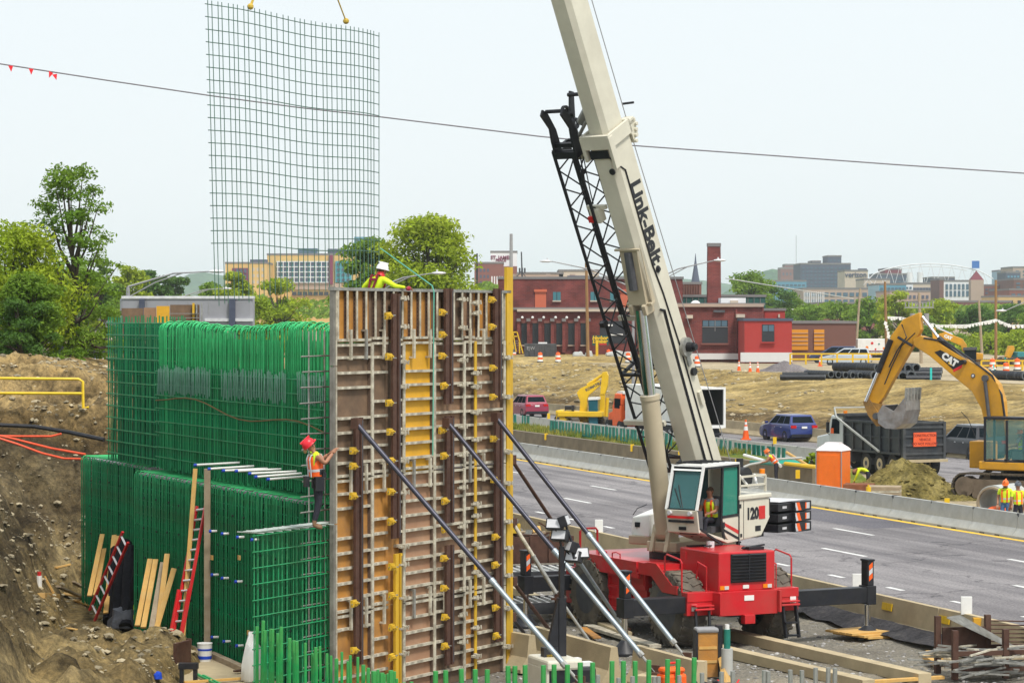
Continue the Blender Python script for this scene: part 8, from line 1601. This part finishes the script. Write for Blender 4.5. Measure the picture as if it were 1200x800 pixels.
# ---- portable toilet
pt0 = onq(977, 46.6, 0); pt = thing('portable_toilet', 'bright orange portable toilet with a white domed roof behind the pale barrier', 'toilet', (pt0.x, pt0.y, -.02), rad(-28)); ht_ = 1.86
b = MB(); b.bx((-.54, -.54, .1), (.54, .54, ht_)); b.build('shell', M['potty'], pt, bevel=.05)
b = MB(); [b.bx((-.42 + k * .0, -.56, .25 + k * .0), (.42, -.54, 1.7)) for k in range(1)]; b.bx((-.57, -.46, .2), (-.54, .46, 1.8)); b.build('door', M['potty'], pt, bevel=.02)
b = MB(); 
for k in range(5): b.loft([[V((x * (.58 - .07 * k), y * (.58 - .07 * k), ht_ + .05 + .055 * k - (.0 if k else .06))) for x, y in ((-1, -1), (1, -1), (1, 1), (-1, 1))], [V((x * (.58 - .07 * (k + 1) * (1 if k < 4 else .8)), y * (.58 - .07 * (k + 1)), ht_ + .05 + .055 * (k + 1))) for x, y in ((-1, -1), (1, -1), (1, 1), (-1, 1))]])
b.build('roof', mat('toilet_roof', (.80, .72, .72), .4), pt, bevel=.03)
b = MB(); b.bx((-.565, -.565, .1), (-.535, -.535, ht_)); b.bx((.535, -.565, .1), (.565, -.535, ht_)); b.build('corner_trim', M['grey'], pt)
b = MB(); b.cyl((-.575, .2, 1.5), (-.585, .2, 1.5), .12, 14); b.bx((-.58, -.35, 1.0), (-.57, -.28, 1.1)); b.build('door_sign', M['white'], pt)
b = MB(); b.bx((-.7, -.8, -.05), (.8, .7, .1)); b.build('skid_base', M['dgrey'], pt)
for k in range(3): b = MB(); b.tube([(-.3 + k * .3, -.546, .4), (-.3 + k * .3, -.552, 1.2), (-.15 + k * .15, -.548, 1.45)], .02, 5); b.build('moulded_rib', M['potty'], pt)
# ---- boxes, spoil pile, pipe
b = MB(); q = onq(1008, 46.6, 0); b.bx((-.62, -.5, 0), (.55, .5, .62)); o = b.build('rusty_box', mat('rusty_box_mat', (.20, .07, .03), .8, 0, .3, 3), bevel=.02); o.location = q; o.rotation_euler = (0, 0, rad(-14)); tag(o, 'rusty brown skip right of the orange toilet', 'skip')
ps = thing('plate_stack', 'stack of grey-brown trench plates beside the spoil pile', 'plates', onq(1037, 46.3, 0), rad(-12)); 
for k in range(9): b = MB(); b.bx((-.62 + R.uniform(-.04, .04), -.5, k * .08), (.62, .5, k * .08 + .065)); b.build('plate', M['rail'] if k % 3 == 0 else M['woodg'], ps)
b = MB(); b.cyl((0, 0, 0), (0, 0, .42), .1, 10); b.cyl((0, 0, .42), (0, 0, .5), .04, 8); o = b.build('yellow_bottle', M['kom'], smooth=True); o.location = onq(1018, 45.4, .3); tag(o, 'small yellow gas bottle in front of the rusty skip', 'bottle')
pc_ = onq(1081, 49.6, 0)
def pz_(x, y):
    d = math.hypot((x + .8) / 2.4, y / 2.0); n_ = fbm(x + 5, y, .9, 4); d2 = math.hypot((x - 1.8) / 2.2, (y + .6) / 1.8); return -.1 + 1.75 * max(0, 1 - d ** 1.25 + .12 * n_) + .65 * max(0, 1 - d2 ** 1.4 + .2 * n_) + .10 * fbm(x, y, 3, 3) * (d < 1.3)
o = heightfield('spoil_pile', axis(-5, 5.5, .12, 0, 0, 1), axis(-3.2, 3.2, .12, 0, 0, 1), pz_, MS['pile']); o.location = (pc_.x, pc_.y, 0); del o['kind']; tag(o, 'yellow-brown spoil pile in front of the dump truck', 'spoil pile')
pts = [(pc_.x + x, pc_.y + y, pz_(x, y)) for x, y in ((R.uniform(-4.5, 5), R.uniform(-3, 1)) for _ in range(700)) if pz_(x, y) > -.02]; tag(stones('spoil_clods', pts, .03, .14, MS['pile'], pw=3), 'earth clods scattered over the spoil pile', 'clods')
cp = thing('concrete_pipe', 'big pale concrete drain pipe lying behind the barrier at the right edge', 'pipe', P(1172, 604, 91.5), rad(-38)); a = P(1172, 596, 91.5) - ROOTM[cp.name].translation
b = MB(); b.annulus((0, -.55, .46), (0, 1.0, .46), .62, .50, 28); b.build('pipe_wall', M['conc'], cp, smooth=True)
b = MB(); b.annulus((0, -.66, .46), (0, -.552, .46), .57, .505, 28); b.build('pipe_lip', M['woodg'], cp, smooth=True); o = MB(); o.ball((0, 0, 0), (.35, .25, .16), 12, 6); o = o.build('orange_sack', M['orange'], smooth=True); o.location = P(1168, 598, 90.4); tag(o, 'orange sack on the ground inside the concrete pipe', 'sack')
# ---- drums and cones
def drum_parts(sc_=1.0):
    t = thing('traffic_drum', '', 'traffic drum', (0, 0, 0), 0); zs = [(0.10, .30), (.30, .285), (.31, .275), (.52, .265), (.53, .255), (.74, .245), (.75, .235), (.95, .225)]
    for i in range(4): b = MB(); b.cyl((0, 0, zs[2 * i][0]), (0, 0, zs[2 * i + 1][0]), zs[2 * i][1], 16, r2=zs[2 * i + 1][1]); o = b.build('band', M['orange'] if i % 2 else M['white'], t, smooth=True)
    b = MB(); b.cyl((0, 0, .95), (0, 0, 1.02), .225, 16, r2=.18); b.bx((-.1, -.02, 1.0), (.1, .02, 1.1)); b.build('top_cap', M['orange'], t, smooth=True); b = MB(); b.cyl((0, 0, 0), (0, 0, .1), .36, 16, r2=.33); b.build('base', M['tyre'], t, smooth=True); return t
d0 = drum_parts(); DG = 'orange and white traffic drums along the top of the slope'
def dput(root, first, px, py, lab, z, tilt=0, g=DG):
    p = GZ(px, py, z); r = root if first else dup(root, p); r.location = p; r['label'] = lab; r['group'] = g; r.rotation_euler = (0, rad(tilt), rad(R.uniform(0, 360))); return r
zt_p = 2.62
for i, (px, py, lab, tl_) in enumerate(((602, 420, 'traffic drum tilted over beside the yellow stairs', 10), (633, 424.5, 'traffic drum in front of the dark skip', 0), (654, 424.5, 'traffic drum right of the dark skip', 0), (713, 420.5, 'left traffic drum of the pair below the yellow sign', 0), (719, 420.5, 'right traffic drum of the pair below the yellow sign', 0), (736, 425, 'traffic drum seen through the lattice jib', 0), (817, 430, 'traffic drum on the slope top right of the boom', 0), (1120, 439, 'traffic drum beside the second digger, nearer one', 0), (1163, 434, 'traffic drum behind the yellow railing, left', 0), (1179, 440, 'large traffic drum before the yellow railing', 0), (1192, 434, 'traffic drum at the right end of the yellow railing', 0))): dput(d0, i == 0, px, py, lab, zt_p, tl_)
def cone_parts():
    t = thing('traffic_cone', '', 'traffic cone', (0, 0, 0), 0); b = MB(); b.bx((-.18, -.18, 0), (.18, .18, .04)); b.cyl((0, 0, .04), (0, 0, .35), .13, 14, r2=.085); b.cyl((0, 0, .5), (0, 0, .56), .062, 14, r2=.05); b.cyl((0, 0, .66), (0, 0, .74), .042, 12, r2=.03); b.build('cone', M['orange'], t, smooth=True); b = MB(); b.cyl((0, 0, .35), (0, 0, .5), .085, 14, r2=.062); b.cyl((0, 0, .56), (0, 0, .66), .05, 12, r2=.042); b.build('white_collar', M['white'], t, smooth=True); return t
c0 = cone_parts()
for i, (px, py, z, lab) in enumerate(((874, 515, 0, 'tall traffic cone on the far road beside the white trailer'), (866, 435, zt_p, 'leftmost of three small cones on the yard edge'), (879, 437, zt_p, 'middle of three small cones on the yard edge'), (888, 437, zt_p, 'rightmost of three small cones on the yard edge'), (961, 429, zt_p, 'cone beside the parked cars'), (622, 421, zt_p, 'small cone left of the first upright drum'), (1163, 441, zt_p, 'cone at the right below the railing'), (806, 424, zt_p, 'cone partly behind the boom'))):
    p = GZ(px, py, z); r = c0 if i == 0 else dup(c0, p); r.location = p; r['label'] = lab; r['group'] = 'orange traffic cones'; k = 1.6 if i == 0 else 1.25; r.scale = (k,) * 3
heightfield('factory_apron', axis(P(560, 400, 285).x, P(785, 400, 285).x, 1.0, 0, 0, 1), axis(270, 311, 1.0, 0, 0, 1), lambda x, y: 2.5 + .58 * sst(271, 280, y) + .05 * fbm(x, y, .6, 3), MS['bank'])
# ---- yard: skip, stairs, sign, tarps, pipes, parked cars
sk_ = thing('skip', 'dark grey waste skip in front of the brick factory', 'skip', P(633, 418.5, 283), 0); Ds = ROOTM[sk_.name].translation.y; wsk = 18.5 / 3100 * Ds; b = MB(); b.loft([[V((x * wsk * .93, y, 0)) for x, y in ((-1, 0), (1, 0), (1, 2.2), (-1, 2.2))], [V((x * wsk, y, 1.45)) for x, y in ((-1, -.1), (1, -.1), (1, 2.3), (-1, 2.3))]]); [b.bx((-wsk + k * wsk * .33, -.16, .1), (-wsk + .1 + k * wsk * .33, -.02, 1.4)) for k in range(7)]; b.build('skip_body', M['dgrey'], sk_); b = MB(); b.bx((-.2, .3, 1.45), (.75, .9, 1.6)); b.build('white_lid', M['white'], sk_); text('skip_lettering', 'EJW', .5, M['grey'], sk_, frame((-1.0, -.13, .95), (1, 0, 0), (0, 0, 1)), .01)
yst = thing('yellow_stairs', 'yellow railed steel stairs beside the factory at the yellow post', 'stairs', P(604, 416, 290), 0); ys = ROOTM[yst.name].translation.y / 3100; b = MB(); yr = M['kom']
def yb(a, c): b.bar(((a[0] - 604) * ys, 0, (414 - a[1]) * ys), ((c[0] - 604) * ys, 0, (414 - c[1]) * ys), .12, .12)
for a, c in (((592, 387), (606, 387)), ((594, 387), (594, 405)), ((598.5, 387), (602, 407)), ((606, 387), (613, 412)), ((592, 392), (606, 392)), ((601, 387), (605, 410)), ((608.5, 398), (609, 412))): yb(a, c)
b.build('railing', yr, yst); b = MB(); [b.bx(((603 + k * 1.1 - 604) * ys, .2, (400 - k * 3 + 0 - 386) * 0 + (414 - (398 + k * 2.6)) * ys), ((607 + k * 1.1 - 604) * ys, 1.2, (414 - (397.4 + k * 2.6)) * ys)) for k in range(6)]; b.bx(((590 - 604) * ys, .2, .3), ((604 - 604) * ys, 1.2, (414 - 399) * ys)); b.build('steps', M['grey'], yst)
gsn = thing('shop_sign', 'yellow and green shop sign on a yellow post in front of the factory', 'sign', P(701, 417, 286), 0); gy = ROOTM[gsn.name].translation.y / 3100
def gb(nm, x0, x1, y0, y1, m, d0, d1): b = MB(); b.bx(((x0 - 701) * gy, d0, (415 - y1) * gy), ((x1 - 701) * gy, d1, (415 - y0) * gy)); b.build(nm, m, gsn)
gb('green_board', 694, 713, 391, 402.5, B['greenw'], -.05, .05); gb('post', 698, 701, 396, 415, M['kom'], -.2, -.06); gb('red_strip', 702, 711, 400.5, 402, M['red'], -.09, -.055)
text('sign_lettering', 'Harbor', .55, M['kom'], gsn, frame(((703 - 701) * gy, -.07, (415 - 394) * gy), (1, 0, 0), (0, 0, 1)), .03, .01, .2); text('sign_lettering', 'Lumber', .5, M['kom'], gsn, frame(((703 - 701) * gy, -.07, (415 - 398) * gy), (1, 0, 0), (0, 0, 1)), .03, .01, .2)
for k, (px, r, lab) in enumerate(((678, (1.1, .8, .8), 'white tarp heap by the wooden pole'), (690, (.7, .6, 1.0), 'small white bag heap right of the wooden pole'), (722, (1.8, .9, .9), 'wide heap of white bags behind the drums'), (737, (1.4, .8, .7), 'white bag heap behind the lattice jib'))): p = P(px, 417, 285); lump(p, tuple(x * .6 for x in r), M['conc'], lab, 'heap', 'bag_heap', 20 + k)
for px0, px1, lab in ((655, 670, 'timber baulk lying right of the drums'), (640, 652, 'short timber behind the first drum')): board(GZ(px0, 421, 2.65), GZ(px1, 419.5, 2.65), .4, .3, lab, 'wood')
gpv = GZ(938, 436, 2.6); 
def gz_(x, y): return -.05 + 1.0 * max(0, 1 - math.hypot(x / 2.6, y / 2.2) + .1 * fbm(x, y, 1.1, 3))
o = heightfield('gravel_pile', axis(-4, 4, .3, 0, 0, 1), axis(-3, 3, .3, 0, 0, 1), gz_, MS['stone_pile']); o.location = (gpv.x - .8, gpv.y + 5, 2.6); del o['kind']; tag(o, 'low pile of dark grey gravel left of the black pipes', 'gravel pile')
# corrugated black pipes in stacks: each pipe a thing
pmat = mat('pipe_black', (.012, .014, .02), .45, 0, .3, 4); pin = mat('pipe_inside', (.09, .10, .11), .6)
def pipe(px, py, z, D, r, L, ang, lab, g):
    p = P(px, py, D); t = MB(); dr = V((math.cos(ang), math.sin(ang), 0)); t.annulus(V((0, 0, 0)), dr * L, r, r * .8, 14); [t.annulus(dr * (L * k / 10) - dr * .04, dr * (L * k / 10) + dr * .04, r * 1.06, r * .99, 14) for k in range(1, 10)]; t.annulus(-dr * .02, dr * .05, r * 1.02, r * .74, 14, m=1); o = t.build('drain_pipe', [pmat, pin], smooth=True); o.location = p; return tag(o, lab, 'pipe', g)
PG = 'black corrugated drain pipes stacked on the yard'; n_ = 0
for (px, py, D, r, L, ang) in [(974 + k * 8.5, 438.5 + k * .4, 203, .27, 4, rad(112 + k * 3)) for k in range(6)] + [(1021, 430.5, 208, .36, 4, rad(128)), (1029, 431, 206, .36, 4, rad(110)), (1057, 431.5, 204, .33, 4, rad(105)), (1064, 431.5, 204, .33, 4, rad(105)), (1074, 431, 204, .35, 4, rad(105)), (1068, 440, 201, .38, 4, rad(105)), (1058, 441, 201, .38, 4, rad(105)), (1025, 440, 202, .36, 4, rad(110)), (1104, 434, 206, .26, 3, rad(178)), (1103, 438, 204, .26, 3, rad(178)), (1102, 443.5, 200, .27, 2.6, rad(178)), (962, 439, 206, .22, 3, rad(175)), (967, 442, 200, .22, 3.4, rad(178)), (1184, 440, 198, .33, 4, rad(110)), (1193, 440, 197, .33, 4, rad(110)), (1202, 440.5, 196, .33, 4, rad(110))]:
    row = 'open-ended black pipe of the low row below the parked cars, number' if n_ < 6 else 'black pipe'
    lab = ['first open pipe end from the left in the low row under the parked cars', 'second open pipe end from the left in the low row', 'third open pipe end from the left in the low row', 'fourth open pipe end from the left in the low row', 'fifth open pipe end from the left in the low row', 'last open pipe end at the right of the low row', 'big black pipe lying above the low row, left of the digger arm', 'big black pipe just left of the digger stick', 'upper left open pipe under the raised digger boom', 'upper middle open pipe under the raised digger boom', 'upper right open pipe under the raised digger boom', 'lower right wide open pipe under the digger boom', 'lower left wide open pipe under the digger boom', 'dark pipe end half behind the digger stick', 'upper long pipe side-on right of the open ends', 'middle long pipe side-on right of the open ends', 'lowest long pipe side-on near the yard edge', 'thin pipe lying at the left of the low row', 'lowest thin pipe along the yard edge at left', 'left open pipe at the right frame edge', 'middle open pipe at the right frame edge', 'rightmost open pipe at the right frame edge'][n_]
    pipe(px, py, 0, D, r, L, ang, lab, PG); n_ += 1
b = MB(); b.bx((-.04, -.04, 0), (.04, .04, .75)); stk = b.mesh('stake', mat('stake_teal', (.03, .55, .52), .6))
for px, py, lab in ((1091, 445, 'tall teal stake before the side-on pipes'), (1017, 443, 'short teal stake below the low pipe row'), (1178, 428, 'teal stake by the yellow railing'), (1164, 440, 'teal stake under the cone at right'), (999, 427, 'teal stake behind the parked cars')): o = put('stake', stk, None, GZ(px, py, 2.6)); o.scale = (1.8, 1.8, 1.2 if px != 1017 else .5); tag(o, lab, 'stake', 'teal survey stakes')
for (px, py, nm, cc, L, H, kd, lab, yaw) in ((992, 427.5, 'parked_car', (.45, .50, .55), 4.3, 1.5, 'suv', 'silver parked hatchback nearest the black pipes', rad(172)), (978, 425, 'parked_car', (.03, .05, .12), 4.4, 1.55, 'suv', 'dark blue parked car behind the silver one', rad(168)), (969, 421, 'parked_van', (.72, .73, .74), 4.6, 1.75, 'van', 'white parked van behind the dark blue car', rad(165)), (948, 422, 'parked_car', (.35, .36, .38), 4.2, 1.4, 'suv', 'grey parked car in front of the orange doors', rad(170))):
    car(nm, lab, 'van' if kd == 'van' else 'car', paint(lab[:12], cc), GZ(px, py, 2.6), yaw, L=L * 1.15, H=H * 1.1, kind=kd)
ft = thing('food_trailer', 'white trailer with coloured fruit spots behind the parked cars', 'trailer', GZ(1024, 420, 2.6), 0); fy = ROOTM[ft.name].translation.y / 3100; b = MB(); b.bx((-19 * fy, 0, .55), (19 * fy, 2.5, 23 * fy)); b.build('box', M['white'], ft, bevel=.04)
for x, z, r, m_ in ((-8, 13, 1.7, 'amber'), (-2, 18, 1.6, 'red'), (2, 11, 1.1, 'red'), (-6, 6.5, 1.5, 'kom'), (12, 12, 1.5, 'amber'), (6, 17, 1.0, 'slat')): b = MB(); b.cyl((x * fy, -.01, z * fy), (x * fy, -.03, z * fy), r * fy, 14); b.build('fruit_spot', M[m_], ft)
b = MB(); b.bx((-10 * fy, -.02, 1.9 * .4), (19 * fy, -.005, .9)); b.build('purple_stripe', B['purple'], ft); text('trailer_lettering', 'tops', .65, M['grey'], ft, frame((2 * fy, -.02, 7.5 * fy), (1, 0, 0), (0, 0, 1)), .01); b = MB(); b.bx((-18 * fy, .3, .1), (18 * fy, 2.2, .55)); b.build('undercarriage', M['black'], ft)
# yellow railings
def railing(lab, px0, px1, y0, y1, n, D):
    t = thing('yellow_railing', lab, 'railing', P(px0, y1, D), 0)
    b = MB()
    for yy in (y0, (y0 + y1) / 2): b.bar(P(px0, yy, D), P(px1, yy, D), .13, .13)
    b.build('rail', M['kom'], t, world=True)
    for k in range(n): x = px0 + (px1 - px0) * k / (n - 1); b = MB(); b.bar(P(x, y0, D), P(x, y1, D), .14, .14, (0, 1, 0)); b.build('post', M['kom'], t, world=True)
railing('yellow pipe railing in front of the parked cars', 926, 1036, 414.5, 427, 7, 222); railing('sturdy yellow railing at right below the bunting', 1150, 1230, 422.5, 434, 6, 232)
# second and third diggers far right
S2 = GZ(1143, 433, 2.6); p2 = Plane(S2, (-.98, .18, 0)); d2 = thing('tracked_digger', 'smaller second digger half hidden behind the big digger boom', 'digger', S2, p2.yaw)
def kq(pts, pl=p2): return [pl(x, y) for x, y in pts]
b = MB(); b.prism(kq([(1092, 385), (1096, 384), (1098, 398), (1093, 397)]), -.25, .25); b.prism(kq([(1100, 391), (1108, 389), (1128, 397), (1133, 404), (1133, 412), (1128, 412), (1126, 405), (1112, 399), (1095, 399)]), -.3, .3); b.build('boom', M['cat'], d2, bevel=.04)
b = MB(); b.prism(kq([(1144, 413), (1152, 414), (1152, 426), (1144, 426)]), -1.2, 1.2); b.build('house', M['cat'], d2, bevel=.05); b = MB(); b.prism(kq([(1130, 409), (1144, 408), (1145, 425), (1131, 425)]), .2, 1.2); b.build('cab', M['glassd'], d2, bevel=.04); b = MB(); b.prism(kq([(1129, 407), (1145, 406.5), (1145, 409.5), (1129, 410)]), .1, 1.3); b.build('cab_roof', M['dgrey'], d2); tracks(d2, p2.yaw, 3.8, .6, 2.3, .9, p2.yaw)
b = MB(); b.cyl((p2(1098, 384)[0], 0, p2(1098, 384)[1]), (p2(1116, 392)[0], 0, p2(1116, 392)[1]), .09, 8); b.build('boom_cylinder', M['chrome'], d2)
text('boom_lettering', 'CAT', .36, M['white'], d2, frame((p2(1111, 395)[0], .31, p2(1111, 395)[1]), (-1, 0, -.4), (.0, 0, 1)), .03)
S3 = GZ(1192, 428, 2.6); p3_ = Plane(S3, (-.9, -.4, 0)); d3 = thing('tracked_digger', 'small third digger with teal cab at the right frame edge', 'digger', S3, p3_.yaw)
b = MB(); b.prism(kq([(1178, 418), (1182, 405), (1187, 405), (1188, 409), (1183, 420)], p3_), -.2, .2); b.build('boom', M['cat'], d3, bevel=.03); b = MB(); b.prism(kq([(1187, 412), (1200, 412), (1200, 424), (1187, 424)], p3_), -.8, .8); b.build('cab', glassm('teal_cab', (.04, .22, .24), .1), d3, bevel=.05); tracks(d3, p3_.yaw, 3, .5, 2, .8, p3_.yaw)
# ============================================================ loose pieces of small fittings become parts of their own
def separate(o):
    me = o.data; n = len(me.vertices); par = list(range(n))
    def find(a):
        while par[a] != a: par[a] = par[par[a]]; a = par[a]
        return a
    for e in me.edges: a, b_ = find(e.vertices[0]), find(e.vertices[1]); par[a] = b_
    gr = {}
    for p in me.polygons: gr.setdefault(find(p.vertices[0]), []).append(p)
    if len(gr) < 2 or len(gr) > 14: return
    vs = [tuple(v.co) for v in me.vertices]; mats = list(me.materials); first = True; sm = me.polygons[0].use_smooth
    for ps in gr.values():
        ids = sorted({v for p in ps for v in p.vertices}); mp = {v: i for i, v in enumerate(ids)}; b = MB(); b.v = [vs[i] for i in ids]; b.f = [tuple(mp[v] for v in p.vertices) for p in ps]; b.m = [p.material_index for p in ps]
        m2 = b.mesh(o.name.split('.')[0], mats, sm)
        if first: o.data = m2; first = False
        else: c = o.copy(); c.data = m2; col.objects.link(c)
SPLIT = {'boom_fittings', 'jib_bracket', 'hose_reel', 'hood_fittings', 'panel_seams', 'sticker', 'black_stripe', 'grab_rail', 'handrail', 'jib_hose', 'boom_cylinder', 'jib_hook', 'hood_hatch', 'insulators', 'tarp_arm', 'winch', 'hydraulic_cylinder', 'bumper', 'underframe', 'red_stripe', 'front_pillar', 'sheaves', 'pin_cylinder', 'cylinder_bracket', 'corner_trim', 'tank_latch', 'support_block', 'winch_frame', 'upper_tube', 'foot_plate', 'edge_beam', 'hose', 'cargo', 'slewing_frame', 'front_frame', 'engine_cover', 'rack_frame', 'bucket_cylinder', 'fork_crossbar', 'cab_window', 'seat'}
for o in [o for o in col.objects if o.type == 'MESH' and o.parent and o.name.split('.')[0] in SPLIT and not o.get('kind')]: separate(o)
# ============================================================ air
hz = bpy.data.materials.new('haze'); hz.use_nodes = True; N = hz.node_tree.nodes; N.clear(); ho = N.new('ShaderNodeOutputMaterial'); pv = N.new('ShaderNodeVolumePrincipled')
pv.inputs['Color'].default_value = (.84, .93, 1, 1); pv.inputs['Density'].default_value = .00013; pv.inputs['Anisotropy'].default_value = .2
hz.node_tree.links.new(pv.outputs[0], ho.inputs['Volume'])
b = MB(); b.bx((-2600, -60, -2.6), (2600, 5950, 96)); o = b.build('haze', hz, kind='stuff'); tag(o, 'thin summer haze filling the whole view', 'haze')
